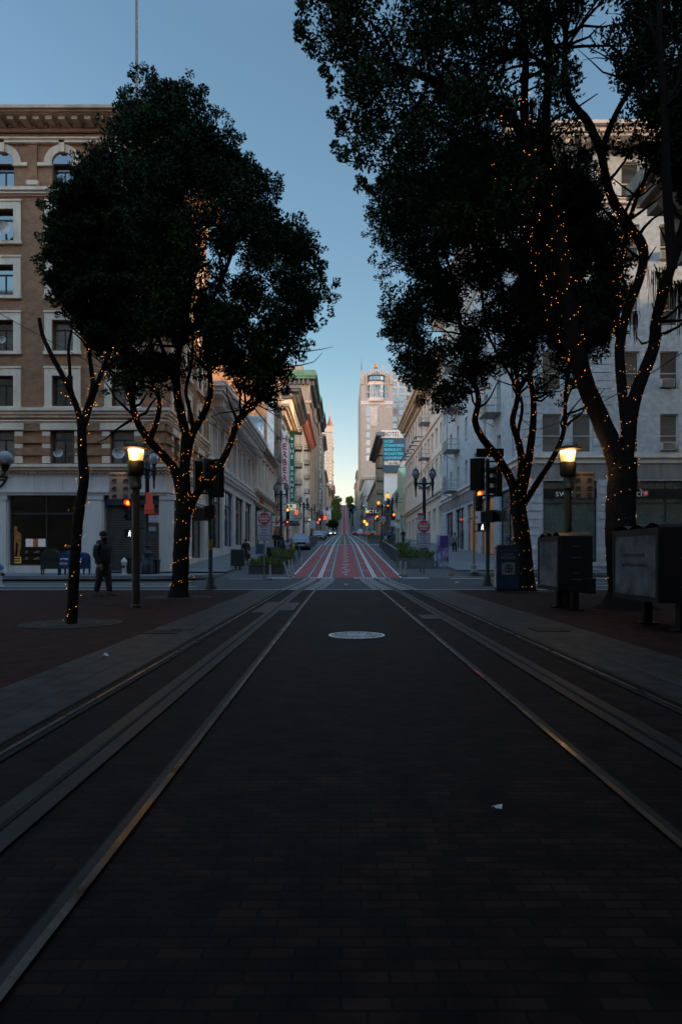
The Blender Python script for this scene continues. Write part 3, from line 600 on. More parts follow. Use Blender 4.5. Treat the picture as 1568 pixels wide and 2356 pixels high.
R_.walls(up+sh); R_.wins(up, 'sash', frame_d); R_.wins(sh, 'shop', frame_d, pane_w); R_.band('cornice', sand, [(20.4, 20.7, .3), (22.0, 22.5, .5), (22.9, 23.2, .9), (23.2, 23.6, 1.2)]); R_.brackets('bracket', cream, 22.5, 22.9, .5, .9, .3)
hs = thing('vertical_sign', 'tall white vertical sign with red letters HERBERT', 'sign', (-8.65, 99, 12), world=True)
m = MB(); m.box(-9.25, -8.05, 98.9, 99.1, 10.7, 20.2); m.build('panel', M('sign_lilac_white', (.75, .75, .85), .5, var=.08), hs)
for i, c in enumerate('HERBERT'): text(c, 1.35, rs, hs, (-8.55, 98.88, 18.55-i*1.2), bold=.045, xs=.95)
R_ = Row('hotel_building', 'grey hotel building with heavy dark cornice behind the white HERBERT hotel', -1, 114.7, 139, 30.7, cream, depth=8)
up = R_.ops(7, [(8.5+3.2*k, 10.6+3.2*k) for k in range(6)], 1.4); sh = R_.ops(4, [(4.3, 7)], 4)
R_.walls(up+sh); R_.wins(up, 'sash', frame_d); R_.wins(sh, 'shop', frame_d, pane_w); R_.band('cornice', darkgrey, [(28.9, 29.4, .5), (29.9, 30.3, 1.4), (30.3, 30.8, 1.7)]); R_.brackets('bracket', darkgrey, 29.4, 29.9, 1.2, .8, .3)
fire_escape(R_, 7.5, [8.2+3.2*k for k in range(6)], 2.4, 1.3, blackm)
hs = thing('vertical_sign', 'narrow green vertical sign reading THE BARNES', 'sign', (-8.5, 108, 10), world=True)
m = MB(); m.box(-8.45, -7.7, 107.9, 108.1, 10.2, 21.6); m.build('panel', M('sign_green', (.01, .09, .065), .5, var=.1), hs)
for i, c in enumerate('THE BARNES'): text(c, .85, MATS['sign_letter_white'], hs, (-8.08, 107.87, 19.2-i*.93), bold=.02)
m = MB(); m.disc((-8.1, 0, 20.6), .22, 107.85, .03); m.build('dot', MATS['sign_letter_white'], hs)
m = MB(); m.lathe([(.05, 21.6), (.6, 21.7), (.95, 21.85), (.6, 21.95), (.05, 22.05)], -8.05, 108, 14); m.build('finial_disc', M('gilt', (.5, .3, .06), .4, .5), hs)
R_ = Row('salmon_cornice_building', 'pinkish building with salmon painted cornice past the grey hotel', -1, 139, 177, 31.6, beige_w, depth=7)
up = R_.ops(11, [(9.5+3.3*k, 11.6+3.3*k) for k in range(6)], 1.5); sh = R_.ops(5, [(5.3, 8)], 4.5)
R_.walls(up+sh); R_.wins(up, 'sash', frame_d); R_.wins(sh, 'shop', frame_d, pane_w); R_.band('cornice', salmon, [(29.6, 30.1, .5), (30.7, 31.1, 1.5), (31.1, 31.7, 1.9)]); R_.brackets('bracket', salmon, 30.1, 30.7, 1.3, 1.4, .5)
fire_escape(R_, 12, [9.2+3.3*k for k in range(6)], 2.4, 1.2, blackm)
def wing(y0, y1, z, x1, x2, nm, lb, gc=True):
    R_ = Row('stone_hotel', lb, -1, y0, y1, z, olive_w, depth=14, xoff=x1)
    up = R_.ops(max(3, int((y1-y0)/6)), [(11+3.5*k, 13.1+3.5*k) for k in range(int((z-19)/3.5)+1)], 1.6)
    e = [(9.3, z-6.5, 10.8, z-4.3), (3.2, z-6.5, 4.6, z-4.3)]
    R_.walls(up, e); R_.wins(up, 'sash', frame_d); R_.wins(e, 'sash', frame_d, pane_b, end=True)
    m = MB()
    for k in range(int((y1-y0)/3.0)): c = (k+.5)*3.0; trim(m, R_.p0, R_.d, c-.35, c+.35, 10, z-9, .35)
    for k in range(26): trim(m, R_.ep, (1, 0), 9.4, R_.depth, z-9.6-.5*k, z-9.3-.5*k, .06)
    m.build('pilaster', olive_w, R_.root)
    R_.band('belt_course', sand, [(z-7.8, z-7.2, .4)]); R_.band('cornice', green_c, [(z-1.5, z-.9, 1.6), (z-.9, z+.1, 1.9), (z+.1, z+.8, 1.5)]); R_.brackets('bracket', darkgrey, z-2.9, z-1.5, 1.2, 1.1, .5); return R_
w1 = wing(177, 205, 50.6, 0, 0, '', 'tall olive stone hotel wing with green copper cornice, nearest of three wings')
m = MB(); m.box(w1.x-13, w1.x-2.2, 181, 200, 50.3, 54.2); m.build('roof_house', olive_w, w1.root)
m = MB(); m.tube([P(673, 852, 185), P(673, 800, 185)], [.13, .08], 6); m.tube([P(681, 852, 188), P(681, 798, 188)], [.13, .08], 6); m.tube([P(687, 852, 188), P(687, 840, 188)], [.1, .08], 6); m.build('roof_mast', darkgrey, w1.root)
wing(212, 235, 52.5, .2, 0, '', 'middle wing of the olive stone hotel with green cornice'); wing(242, 262, 54, .4, 0, '', 'farthest wing of the olive stone hotel with green cornice')
R_ = Row('narrow_hotel', 'narrow cream hotel behind the outlined vertical hotel sign', -1, 266, 300, 51, cream, depth=10, xoff=.3)
up = R_.ops(6, [(14+3.4*k, 16.2+3.4*k) for k in range(10)], 1.6); R_.walls(up); R_.wins(up); R_.band('cornice', sand, [(49.5, 50, .8), (50, 50.8, 1.5)])
hs = thing('vertical_sign', 'tall pale vertical hotel sign with outlined letters CHANCELLOR HOTEL', 'sign', (-7, 232, 30), world=True)
m = MB(); m.box(-8.3, -6.5, 231.8, 232.2, 20, 44.5); m.build('panel', M('sign_stone', (.15, .14, .12), .6, var=.15), hs)
for i, c in enumerate('CHANCELLOR HOTEL'): text(c, 1.9, M('letter_pale', (.75, .75, .75), .5), hs, (-7.4, 231.7, 42.4-i*1.48), bold=.01)
for k, (y0, y1, z, mt, lb) in enumerate([(300, 345, 41, sand, 'plain sand coloured block with bay windows beyond the narrow hotel'), (345, 400, 39, cream, 'cream apartment block up the hill on the left'), (400, 440, 44, M('sunlight_yellow_wall', (.6, .42, .18), .8, var=.15), 'house far up the hill on the left, walls coloured yellow for sunlight'), (440, 500, 47, sand, 'tan apartment block near the hill top on the left'), (500, 560, 56, brown_w, 'brown apartment block next to the far tower')]):  # yellow wall colour stands in for low sunlight
    R_ = Row('apartment_block', lb, -1, y0, y1, z, mt, depth=9, xoff=.3+.25*k); up = R_.ops(6, [(zp(y0)+6+4*j, zp(y0)+8.3+4*j) for j in range(int((z-zp(y0)-8)/4))], 2.2); R_.walls(up); R_.wins(up)
    R_.band('cornice', sand, [(z-.8, z+.1, .8)])
# far tower, left
T = thing('tower', 'distant stepped apartment tower with small pointed spire left of the street end', 'tower', (-14, 575, 47), world=True)
tz = 1.08+(1281-992)*575/F; m = MB(); ops = []
for i in range(20):
    for c in (1.2, 5.3, 9.4, 13.5): ops.append((c, 50+3.1*i, c+2.2, 52+3.1*i))
facade(m, (-24, 575), (1, 0), 0, 16.6, 46, tz, ops, .5); so_ = []
for i in range(20):
    for c in (2, 7, 12): so_.append((c, 50+3.1*i, c+2, 52+3.1*i))
facade(m, (-7.4, 575), (0, 1), 0, 18, 46, tz, so_, .5); m.quad((-24, 593, 46), (-24, 575, 46), (-24, 575, tz), (-24, 593, tz)); m.quad((-24, 575, tz-.5), (-7.4, 575, tz-.5), (-7.4, 593, tz-.5), (-24, 593, tz-.5))
m.build('wall', tan_w, T)
for o in ops: window(T, (-24, 575), (1, 0), o, .5, 'plain', frame_d, pane_b)
for o in so_[:20]: window(T, (-7.4, 575), (0, 1), o, .5, 'plain', frame_d, pane_b)
m = MB(); m.box(-12.6, -7.1, 574.7, 580, tz, tz+5); m.box(-24.2, -7.2, 574.6, 575.02, tz-1, tz+.8); m.build('turret', tan_w, T)
m = MB(); m.lathe([(3.6, tz+5), (3.2, tz+5.4), (1.4, tz+9), (.5, tz+13), (.15, tz+15)], -9.9, 577.5, 8); m.build('spire', M('spire_brown', (.14, .07, .05), .7), T)
m = MB(); m.tube([(-9.9, 577.5, tz+14), (-9.9, 577.5, tz+27)], [.3, .15], 6); m.build('antenna', M('antenna_red', (.4, .08, .06), .6), T)
m = MB()
for z in (50, 62, 74, 86, 98): m.box(-7.38, -6.6, 575.5, 592, z, z+9)
m.build('bay_window', tan_w, T)
# ---- right row
ZR = lambda v: 1.08+(1281-v)*40/F
R_ = Row('white_hotel', 'white painted corner hotel with ruled quoins and dark watch shop below, right side', 1, 40, 72, ZR(295), white_b, depth=34, xoff=-.0)
rows = [(ZR(1040), ZR(952)), (ZR(895), ZR(808)), (ZR(748), ZR(662)), (ZR(602), ZR(516)), (ZR(456), ZR(372))]
E = lambda u: (u-784)*40/F-11.0
eops = []
for r0, r1_ in rows:
    for ua, ub in ((1243, 1287), (1312, 1356), (1424, 1466), (1513, 1556), (1600, 1643), (1700, 1743)): eops.append((E(ua), r0, E(ub), r1_))
up = R_.ops(8, [(a, b-.2) for a, b in rows], 1.1); shp = [(E(1244), .75, E(1369), ZR(1106)), (E(1458), .75, E(1600), ZR(1106)), (E(1640), .75, E(1760), ZR(1106))]
ss = [(R_.S(a+4.4), 1.2, R_.S(a), 5.6) for a in (1.6, 7.6, 13.2, 19, 24.8)]
R_.walls(up+ss, eops+shp, .3)
R_.wins(up, 'sash', frame_w, pane_b); [window(R_.root, R_.ep, (1, 0), o, .3, 'sash', frame_w) for o in eops]
for i, o in enumerate(ss): window(R_.root, R_.p0, R_.d, o, .3, 'shop', frame_d, pane_w if i in (1, 2) else pane_a, 'shop_window')
for o in shp: window(R_.root, R_.ep, (1, 0), o, .3, 'shop', frame_d, pane_c, 'shop_window')
QM = [MB() for _ in range(4)]; z = .9
while z < ZR(340):
    if not (ZR(1106) < z < ZR(1045)):
        for k, (ua, ub) in enumerate(((1198, 1240), (1358, 1400))):
            if z < ZR(1106) and ua > 1300: ua, ub = 1372, 1455
            trim(QM[k], R_.ep, (1, 0), max(.02, E(ua)), E(ub), z, z+.42, .05)
        for k, a in enumerate((0.02, 30.4)): s1 = R_.S(a); s0 = R_.S(a+1.5); trim(QM[2+k], R_.p0, R_.d, min(s0, s1), max(s0, s1), z, z+.42, .05)
    z += .5
for m in QM: m.build('quoin', white_b, R_.root)
R_.band('cornice', white_w, [(ZR(345), ZR(338), .3), (ZR(312)-.7, ZR(305)-.7, 1.1), (ZR(305)-.7, ZR(290)-.8, 1.25), (ZR(290)-.8, ZR(275)-1.0, 1.5)]); R_.brackets('cornice_bracket', white_w, ZR(325)-.6, ZR(312)-.7, .9, 1.0, .3)
R_.band('belt_course', white_w, [(ZR(1066), ZR(1054), .12), (ZR(1054), ZR(1046), .28), (ZR(470), ZR(462), .2), (ZR(462), ZR(457), .3)])
m = MB(); trim(m, R_.ep, (1, 0), .02, 34, ZR(1102), ZR(1066), .03); trim(m, R_.p0, R_.d, 0, R_.L-.02, ZR(1102), ZR(1066), .03); m.build('fascia', M('grey_fascia', (.17, .18, .20), .6, var=.2, scale=2, streak=.1), R_.root)
m = MB(); trim(m, R_.ep, (1, 0), E(1244)+.02, E(1369)-.02, ZR(1146), ZR(1124), -.08, .2); m.build('sign_band', blackm, R_.root); m = MB(); trim(m, R_.ep, (1, 0), E(1458)+.02, E(1600)-.02, ZR(1146), ZR(1124), -.08, .2); m.build('sign_band', blackm, R_.root)
lw = M('sign_letter_grey', (.55, .55, .57), .5, var=0)
for ux in (1277, 1410+9): text('swatch', .62, lw, R_.root, ((ux-784)*40/F, 39.9+.16, ZR(1142)), align='LEFT')
sp_ = M('sign_red_bright', (.5, .05, .07), .5, var=0, emit=(.8, .1, .1), es=.03)
m = MB()
for ux in (1338, 1479): x = (ux-784)*40/F; m.box(x, x+.3, 39.98+.06, 40.02+.05, ZR(1141), ZR(1141)+.32)
m.build('sign_square', sp_, R_.root); m = MB()
for ux in (1338, 1479): x = (ux-784)*40/F; m.box(x+.12, x+.18, 40.0, 40.03, ZR(1141)+.05, ZR(1141)+.27); m.box(x+.04, x+.26, 40.002, 40.032, ZR(1141)+.13, ZR(1141)+.19)
m.build('sign_cross', lw, R_.root)
fire_escape(R_, R_.S(22.5), [rows[0][0]-.2, rows[1][0]-.2, rows[2][0]-.2, rows[3][0]-.2], 3.0, 1.2); fire_escape(R_, R_.S(6.5), [rows[0][0]-.2, rows[1][0]-.2, rows[2][0]-.2], 2.4, 1.1)
for i, (u_, v_) in enumerate(((1518, 1038), (1516, 893), (1514, 600))):
    a = thing('air_conditioner', ['white air conditioner in the lowest hotel window at the right edge', 'white air conditioner in the second floor hotel window at the right edge', 'air conditioner high in a fourth floor hotel window among branches'][i], 'air conditioner', ((u_-784)*40/F, 39.75, ZR(v_)+.05), 0, 'window air conditioners')
    m = MB(); m.box(0, .8, 0, .5, 0, .48); m.build('casing', M('ac_white', (.36, .36, .36), .5, var=.1), a, bevel=.02); m = MB()
    for k in range(9): m.box(.05, .75, -.012, .0, .05+k*.045, .07+k*.045)
    m.build('grille', darkgrey, a)
R_ = Row('beige_building', 'pinkish beige building with tall recessed windows beyond the white hotel', 1, 72, 114, 23.7, beige_w, depth=16)
up = R_.ops(12, [(10.3, 12.7), (13.9, 16.3), (18.4, 21.4)], 1.9); sh = R_.ops(9, [(3.4, 6.9)], 2.6)
R_.walls(up+sh, depth=.7); R_.wins(up, 'double', frame_d, pane_b, depth=.7); R_.wins(sh, 'shop', frame_d, pane_a, depth=.7)
R_.band('cornice', M('cornice_tan', (.40, .32, .24), .7, var=.15), [(21.9, 22.2, .4), (22.6, 23.0, .9), (23.0, 23.4, 1.15), (23.4, 23.9, 1.5)]); R_.band('belt_course', beige_w, [(8.0, 8.3, .3), (8.3, 8.6, .5), (17.0, 17.3, .2), (12.95, 13.2, .12)], end=False)
fire_escape(R_, R_.S(12), [10, 13.7, 18.2], 3.0, 1.2)
m = MB(); l = MB()
for k in range(7):
    s = R_.S(16+k*3.5); trim(m, R_.p0, R_.d, s-.04, s+.04, 17.2, 17.35, 1.3); trim(l, R_.p0, R_.d, s-.35, s+.35, 17.0, 17.2, 1.4, -1.1)
m.build('lamp_arm', darkgrey, R_.root); l.build('flood_lamp', darkgrey, R_.root)
R_ = Row('green_glass_building', 'stepped pale green glass fronted building below the billboard', 1, 114, 148, 15.0, mint, depth=10)
sh = R_.ops(5, [(6, 9)], 4); R_.walls(sh, depth=.4); R_.wins(sh, 'shop', frame_d, pane_a, depth=.4); m = MB()
for k in range(5): m.box(R_.x+.2+k*.1, R_.x+9, 120+k*4, 124+k*4-.01, 14.5, 16+k*.9)
m.build('stepped_parapet', mint, R_.root)
R_ = Row('hotel_annex', 'white blank sided hotel with billboard on its end wall', 1, 178, 223, 35, cream, depth=16, endwall=M('white_wash', (.42, .46, .50), .8, var=.1, scale=.2))
up = R_.ops(9, [(12+3.6*k, 14.2+3.6*k) for k in range(6)], 1.6); R_.walls(up); R_.wins(up); R_.band('cornice', darkgrey, [(33.2, 33.8, 1.2), (33.8, 34.8, 2.2)], end=False); fire_escape(R_, R_.S(5), [11.5+3.6*k for k in range(6)], 3, 1.6, blackm)
bb = thing('billboard', 'large dark blue billboard with light blue words and hotel lettering above', 'billboard', (11, 176.5, 24), world=True); bx0, bx1 = 11.3, 17.9
m = MB(); m.box(bx0, bx1, 176.6, 176.9, 18.9+5.2, 33.2); m.build('panel', M('billboard_navy', (.015, .04, .065), .6, var=.2), bb); m = MB(); m.box(bx0-.3, bx1+6, 176.55, 176.9, 33.3, 35.4); m.build('name_panel', M('sign_grey_white', (.42, .43, .45), .6, var=.08), bb)
text('HOTEL STRATFORD', 1.75, blackm, bb, (bx0+.1, 176.5, 33.7), align='LEFT', xs=.82); cy = M('letter_cyan', (.05, .45, .65), .5, var=0)
for i, t_ in enumerate(['UCSF.', 'STANFORD.', 'BERKELEY.', 'MONSTERS', 'UNIVERSITY.']): text(t_, .98, cy, bb, (bx0+.35, 176.55, 32.0-i*1.12), align='LEFT', xs=1.02, bold=.012, sp=1.06)
text('START\nHERE', .62, MATS['sign_letter_white'], bb, (bx0+5.4, 176.55, 25.4), xs=.9, bold=.02)
m = MB(); m.box(bx0+.4, bx1-.1, 176.52, 176.58, 25.9, 27.3-.2); m.build('picture_panel', M('picture_mixed', (.09, .10, .12), .6, var=.9, scale=.9, tint=(.30, .26, .24)), bb)
for k, (y0, y1, z, mt, lb, xo) in enumerate([(148, 178, 13.5, darkgrey, 'low dark shop building between the green building and the billboard hotel', 0), (223, 300, 27, cream, 'cream mid rise block past the billboard hotel', 0)]):
    R_ = Row('shop_building', lb, 1, y0, y1, z, mt, depth=14, xoff=xo); up = R_.ops(6, [(zp(y0)+4+3.8*j, zp(y0)+6.2+3.8*j) for j in range(int((z-zp(y0)-6)/3.8)+1)], 2.4); R_.walls(up); R_.wins(up); R_.band('cornice', sand, [(z-.6, z+.1, .5)])
# rounded corner block and big tower
RB = thing('round_corner_building', 'pale stone block with rounded corner under the art deco tower', 'building', (12, 330, 12), world=True)
m = MB(); px0 = 12.0; r = 5.5; arc = [(px0+r-r*math.cos(a), 330+r-r*math.sin(a)) for a in [math.pi/2*i/8 for i in range(9)]]; zt_ = 42.4
pts = [(px0, 392)]+arc+[(36, 330)]
for (a, b), (c, d) in zip(pts, pts[1:]): m.quad((a, b, 8), (c, d, 8), (c, d, zt_), (a, b, zt_))
m.poly([(x, y, zt_-.2) for x, y in pts]+[(36, 392, zt_-.2)]); m.build('wall', M('pale_stone', (.42, .40, .38), .8, var=.15, scale=.3), RB)
m = MB()
for z, pr in ((40.4, 1.2), (41.2, 1.7), (20, .5), (26, .4), (32, .4)):
    pp = [(px0-pr, 392)]+[(px0+r-(r+pr)*math.cos(a), 330+r-(r+pr)*math.sin(a)) for a in [math.pi/2*i/8 for i in range(9)]]+[(36, 330-pr)]
    for (a, b), (c, d) in zip(pp, pp[1:]): m.quad((a, b, z), (c, d, z), (c, d, z+.8), (a, b, z+.8))
    for zz in (z, z+.8): m.poly([(x, y, zz) for x, y in pp]+[(30, 390, zz)])
m.build('cornice', M('pale_stone_trim', (.36, .34, .32), .8), RB)
for z in (15.5, 21.6, 27.6, 33.6):
    for s in (.8, 5.6): window(RB, (18.2, 329.7), (1, 0), (s, z, s+3.4, z+3.6), -.1, 'double', frame_d, pane_w if z < 30 else pane_a)
    for s in (5, 15, 25, 35): window(RB, (px0-.3, 390), (0, -1), (s, z, s+4, z+3.6), -.1, 'double', frame_d, pane_a)
T = thing('tower', 'tall tan art deco tower with rounded crown bay right of the street', 'tower', (14, 400, 20), world=True)
tx0, tx1, ty = 12.2, 31.8, 400; tz0 = 15; Z_ = lambda v: 1.08+(1281-v)*ty/F
m = MB(); lo = [(3.2, Z_(1055-18*k)-1.2, 5.6, Z_(1055-18*k)+2.0) for k in range(6)]+[(3.0, Z_(958), 5.8, Z_(930))]+[(16, Z_(938), 18, Z_(930)), (9, Z_(938), 11, Z_(930))]
upo = [(3, Z_(915-15*k), 5.3, Z_(915-15*k)+2.8) for k in range(4)]+[(14.4, Z_(915-15*k), 16.8, Z_(915-15*k)+2.8) for k in range(4)]
facade(m, (tx0, ty), (1, 0), 0, tx1-tx0, tz0, Z_(882), lo+upo, .4)
so_ = [(s, z, s+3, z+2.4) for s in (6, 16, 26, 36, 46, 56) for z in [45+4*k for k in range(15)]]
facade(m, (tx0, ty+66), (0, -1), 0, 66, tz0, Z_(868), so_, .3)
m.box(tx0+1.5, tx1-.4, ty+.6, ty+25, Z_(882)-1, Z_(862)); m.quad((tx0, ty+66, Z_(868)), (tx0, ty, Z_(868)), (tx0+10, ty, Z_(868)), (tx0+10, ty+66, Z_(868))); m.box(tx0, tx0+1.5, ty, ty+6, Z_(882), Z_(868))
m.quad((tx1, ty, tz0), (tx1, ty+60, tz0), (tx1, ty+60, Z_(862)), (tx1, ty, Z_(862)))
m.build('wall', tan_w, T)
for o in lo: window(T, (tx0, ty), (1, 0), o, .4, 'sash', frame_w, pane_b)
for o in upo: window(T, (tx0, ty), (1, 0), o, .4, 'double', frame_d, pane_a)
for o in so_[:80]: window(T, (tx0, ty+66), (0, -1), o, .3, 'plain', frame_d, pane_b)
bayx = 21.6; bw = 6.3
def baypts(w, dep): return [(bayx-w, ty), (bayx-w*.82, ty-dep*.7), (bayx-w*.45, ty-dep), (bayx+w*.45, ty-dep), (bayx+w*.82, ty-dep*.7), (bayx+w, ty)]
m = MB(); m2 = MB(); bp_ = baypts(4.9, 2.4)
for (a, b), (c, d) in zip(bp_, bp_[1:]):
    m.quad((a, b, Z_(925)), (c, d, Z_(925)), (c, d, Z_(878)), (a, b, Z_(878)))
m.poly([(x, y, Z_(925)) for x, y in bp_[::-1]])
m.build('bay', M('bay_stone', (.34, .31, .27), .7, var=.2, scale=.4), T)
m = MB()
for zc, h in ((Z_(922), 3), (Z_(905), 3.0), (Z_(886), 2.4)):
    q_ = baypts(5.05, 2.55)
    for (a, b), (c, d) in zip(q_, q_[1:]): m.quad((a, b, zc-.2), (c, d, zc-.2), (c, d, zc+h-.9), (a, b, zc+h-.9))
m.build('bay_band', M('bay_white', (.40, .39, .38), .7, var=.15, scale=.5), T)
for (a, b), (c, d) in zip(bp_, bp_[1:]):
    Ls = math.hypot(c-a, d-b); dd = ((c-a)/Ls, (d-b)/Ls); nwin = 3 if Ls > 3 else 1
    for k in range(nwin):
        sc0 = Ls*(k+.5)/nwin-.55
        for zz, hh in ((Z_(916), 2.6), (Z_(911.5)+1.8, 2), (Z_(898), 2.8), (Z_(892), 1.2)): window(T, (a, b), dd, (sc0, zz, sc0+1.1, zz+hh), -.12, 'plain', frame_d, random.choice([pane_a, pane_b, pane_a]))
m = MB(); q_ = baypts(5.2, 3.0)
for (a, b), (c, d) in zip(q_, q_[1:]): m.quad((a, b, Z_(877)), (c, d, Z_(877)), (c, d, Z_(868)), (a, b, Z_(868)))
m.build('lounge_glazing', pane_c, T); m = MB()
for z0, z1 in ((Z_(878), Z_(877)), (Z_(868), Z_(865))):
    q2 = baypts(5.5, 3.4)
    for zz in (z0, z1): m.poly([(x, y, zz) for x, y in q2])
    for (a, b), (c, d) in zip(q2, q2[1:]): m.quad((a, b, z0), (c, d, z0), (c, d, z1), (a, b, z1))
for a, b in q_: m.box(a-.12, a+.12, b-.15, b+.1, Z_(877), Z_(868))
m.build('lounge_roof', frame_d, T)
m = MB(); x = tx0+1.2   # crown: pointed buttresses
for k in range(13):
    xx = tx0+1.8+k*1.45; h = Z_(862)+[1.2, 1.6, 2.0, 3.2, 6, 3.5, 2.5, 3.5, 6, 3.2, 2.0, 1.6, 2.6][k]; m.tbox(xx, ty+.3, Z_(882)-1, h-.9, 1.0, 1.4, .9, 1.0); m.tbox(xx, ty+.3, h-.9, h+.5, .9, 1.0, .1, .1)
for xx in (tx0+.7, tx1-.8): m.tbox(xx, ty, Z_(885), Z_(852), 1.5, 1.5, 1.2, 1.2)
m.build('crown', tan_w, T)
m = MB(); m.lathe([(3.6, Z_(860)), (3.4, Z_(857)), (1.3, Z_(853)), (.5, Z_(850))], bayx+.3, ty+4, 8); m.build('crown_roof', M('roof_dark_red', (.09, .045, .04), .7), T)
m = MB(); m.lathe([(.25, Z_(851)), (.5, Z_(847)), (.3, Z_(845)), (1.2, Z_(842)), (1.3, Z_(838)), (.9, Z_(834.5)), (.25, Z_(832))], bayx-.1, ty+4, 10); m.build('finial', M('finial_bronze', (.30, .16, .06), .5, .4), T, True)
m = MB(); m.tube([P(832, 860, ty+3), P(832, 823, ty+3)], [.22, .1], 5); m.tube([P(830.6, 860, ty+3), P(830.6, 834, ty+3)], [.2, .1], 5); m.build('antenna', darkgrey, T)
m = MB(); m.box(18-.0, 22.4, ty-.35, ty+.05, Z_(980), Z_(935)); m.build('relief_panel', M('relief_pink', (.36, .34, .32), .7, var=.2, scale=1), T)
m = MB(); m.box(tx0-.02, tx1+.1, ty-.3, ty+.1, Z_(931), Z_(922.5)); m.build('belt_course', MATS['bay_white'], T)
G2 = thing('slab_tower', 'blank grey slab tower standing behind the tan art deco tower', 'tower', (35, 455, 20), world=True)
m = MB(); zs_ = lambda v: 1.08+(1281-v)*455/F; ops = [(s, zs_(985-16*k), s+3.6, zs_(985-16*k)+3.4) for k in range(8) for s in (1, 6, 11)]
facade(m, (34.5, 455), (1, 0), 0, 30, 20, zs_(866), ops, .5); m.quad((34.5, 490, 20), (34.5, 455, 20), (34.5, 455, zs_(866)), (34.5, 490, zs_(866))); m.build('wall', M('slab_grey', (.27, .28, .29), .7, var=.06, scale=.1, streak=.1), G2)
for o in ops: window(G2, (34.5, 455), (1, 0), o, .5, 'double', frame_w, pane_w if random.random() < .1 else pane_a)
for k, (y0, y1, z, mt, lb) in enumerate([(392, 440, 33, sand, 'small sand coloured house at the foot of the art deco tower'), (470, 520, 62, cream, 'cream gabled apartment house far up the hill on the right'), (520, 575, 70, brown_w, 'brown apartment house near the hill top on the right'), (575, 620, 66, sand, 'sand coloured house with small turret on the hill crest')]):
    R_ = Row('apartment_block', lb, 1, y0, y1, z, mt, depth=8, xoff=-.4*k+.4); up = R_.ops(5, [(zp(y0)+5+3.8*j, zp(y0)+7.2+3.8*j) for j in range(int((z-zp(y0)-6)/3.8))], 2.6); R_.walls(up); R_.wins(up, most=40); R_.band('cornice', sand, [(z-.6, z+.2, .7)])
m = MB(); m.lathe([(1.2, 62), (1.2, 68), (.1, 73)], 14.2, 476, 8); m.build('turret', sand, R_.root)
# ---- near right building with heavy cornice
N_ = thing('corniced_building', 'dark stone building corner with a heavy bracketed cornice at the right edge', 'building', (12, 20, 0), world=True)
zc = 1.08+(1281-470)*22/F
m = MB(); facade(m, (11.4, 21.5), (0, -1), 0, 60, 0, zc+2.5, [(s, z, s+1.8, z+3.2) for s in (2, 6, 10, 14, 18, 22, 26, 30, 34, 38) for z in (1, 6.0)], .5); m.quad((62, 21.5, 0), (11.4, 21.5, 0), (11.4, 21.5, zc+2.5), (62, 21.5, zc+2.5)); m.box(11.41, 62, -34, 21.49, zc+2.3, 44); m.build('wall', sand, N_)  # unseen upper mass above the cornice added to block sky and sun
m = MB()
for z0, z1, pr in ((zc-2.2, zc-1.8, .25), (zc-1.2, zc-.8, .4), (zc-.2, zc+.2, .9), (zc+.2, zc+.6, 1.15), (zc+.6, zc+1.1, 1.4)): m.box(11.4-pr, 40, -38, 21.5+pr, z0, z1)
for k in range(90): y = 21.3-k*.62; m.tbox(11.2, y, zc-.8, zc-.2, .9, .26, 1.7, .3)
for k in range(40): x = 11.5+k*.62; m.tbox(x, 21.7, zc-.8, zc-.2, .26, .9, .3, 1.5)
m.build('cornice', sand, N_)
for s in (2, 6, 10, 14, 18, 22):
    for z in (1, 6.0): window(N_, (11.4, 21.5), (0, -1), (s, z, s+1.8, z+3.2), .5, 'sash', frame_d, pane_a)

# ---- unseen blocks added around the view to shade the square and stop the sun
for nm, lb, x0, x1, y0, y1, z1, mt in (('shade_block', 'unseen tan block added to shade the left of the plaza behind the camera', -60, -19, -34, 12, 24, sand), ('shade_block', 'long unseen block added behind the camera to hold back sky glow', -110, 100, -96, -80, 50, brown_w), ('shade_block', 'low unseen block added east down the cross street to stop the sun', 112, 130, 0, 70, 26, sand), ('shade_block', 'tall unseen slab added east behind the white hotel to stop the sun', 112, 140, 90, 400, 128, sand), ('shade_block', 'taller unseen slab added east farther up the hill to stop the sun', 128.5, 150, 401, 462, 145, brown_w)):
    K = thing(nm, lb, 'building', ((x0+x1)/2, (y0+y1)/2, 0), world=True); m = MB(); ops = [(s, z, s+1.8, z+2.4) for s in range(2, int(max(x1-x0, 1))-3, 6) for z in range(6, int(z1)-4, 6)]
    if x0 > 100: pp, dd, LL = (x0, y1), (0, -1), y1-y0; ops = [(s, z, s+1.8, z+2.4) for s in range(2, int(y1-y0)-10, 12) for z in range(8, int(z1)-6, 8)]
    elif x1 < 0: ops = [(s, z, s+1.8, z+2.4) for s in range(2, 42, 6) for z in range(6, 20, 6)]; pp, dd, LL = (x1, y0), (0, 1), y1-y0
    else: pp, dd, LL = (x1, y1), (-1, 0), x1-x0
    facade(m, pp, dd, 0, LL, 0, z1, ops[:90], .4); m.quad((x0, y0, z1), (x1, y0, z1), (x1, y1, z1), (x0, y1, z1)); m.quad((x0, y0, 0), (x1, y0, 0), (x1, y0, z1), (x0, y0, z1)); m.quad((x0, y1, 0), (x1, y1, 0), (x1, y1, z1), (x0, y1, z1)) if not -80 > y1 else None
    m.quad((x0, y0, 0), (x0, y1, 0), (x0, y1, z1), (x0, y0, z1)); m.build('wall', mt, K)
    for o in ops[:90]: window(K, pp, dd, o, .4, 'plain', frame_d, pane_a)
BF[:] = [1., 1., 1.]
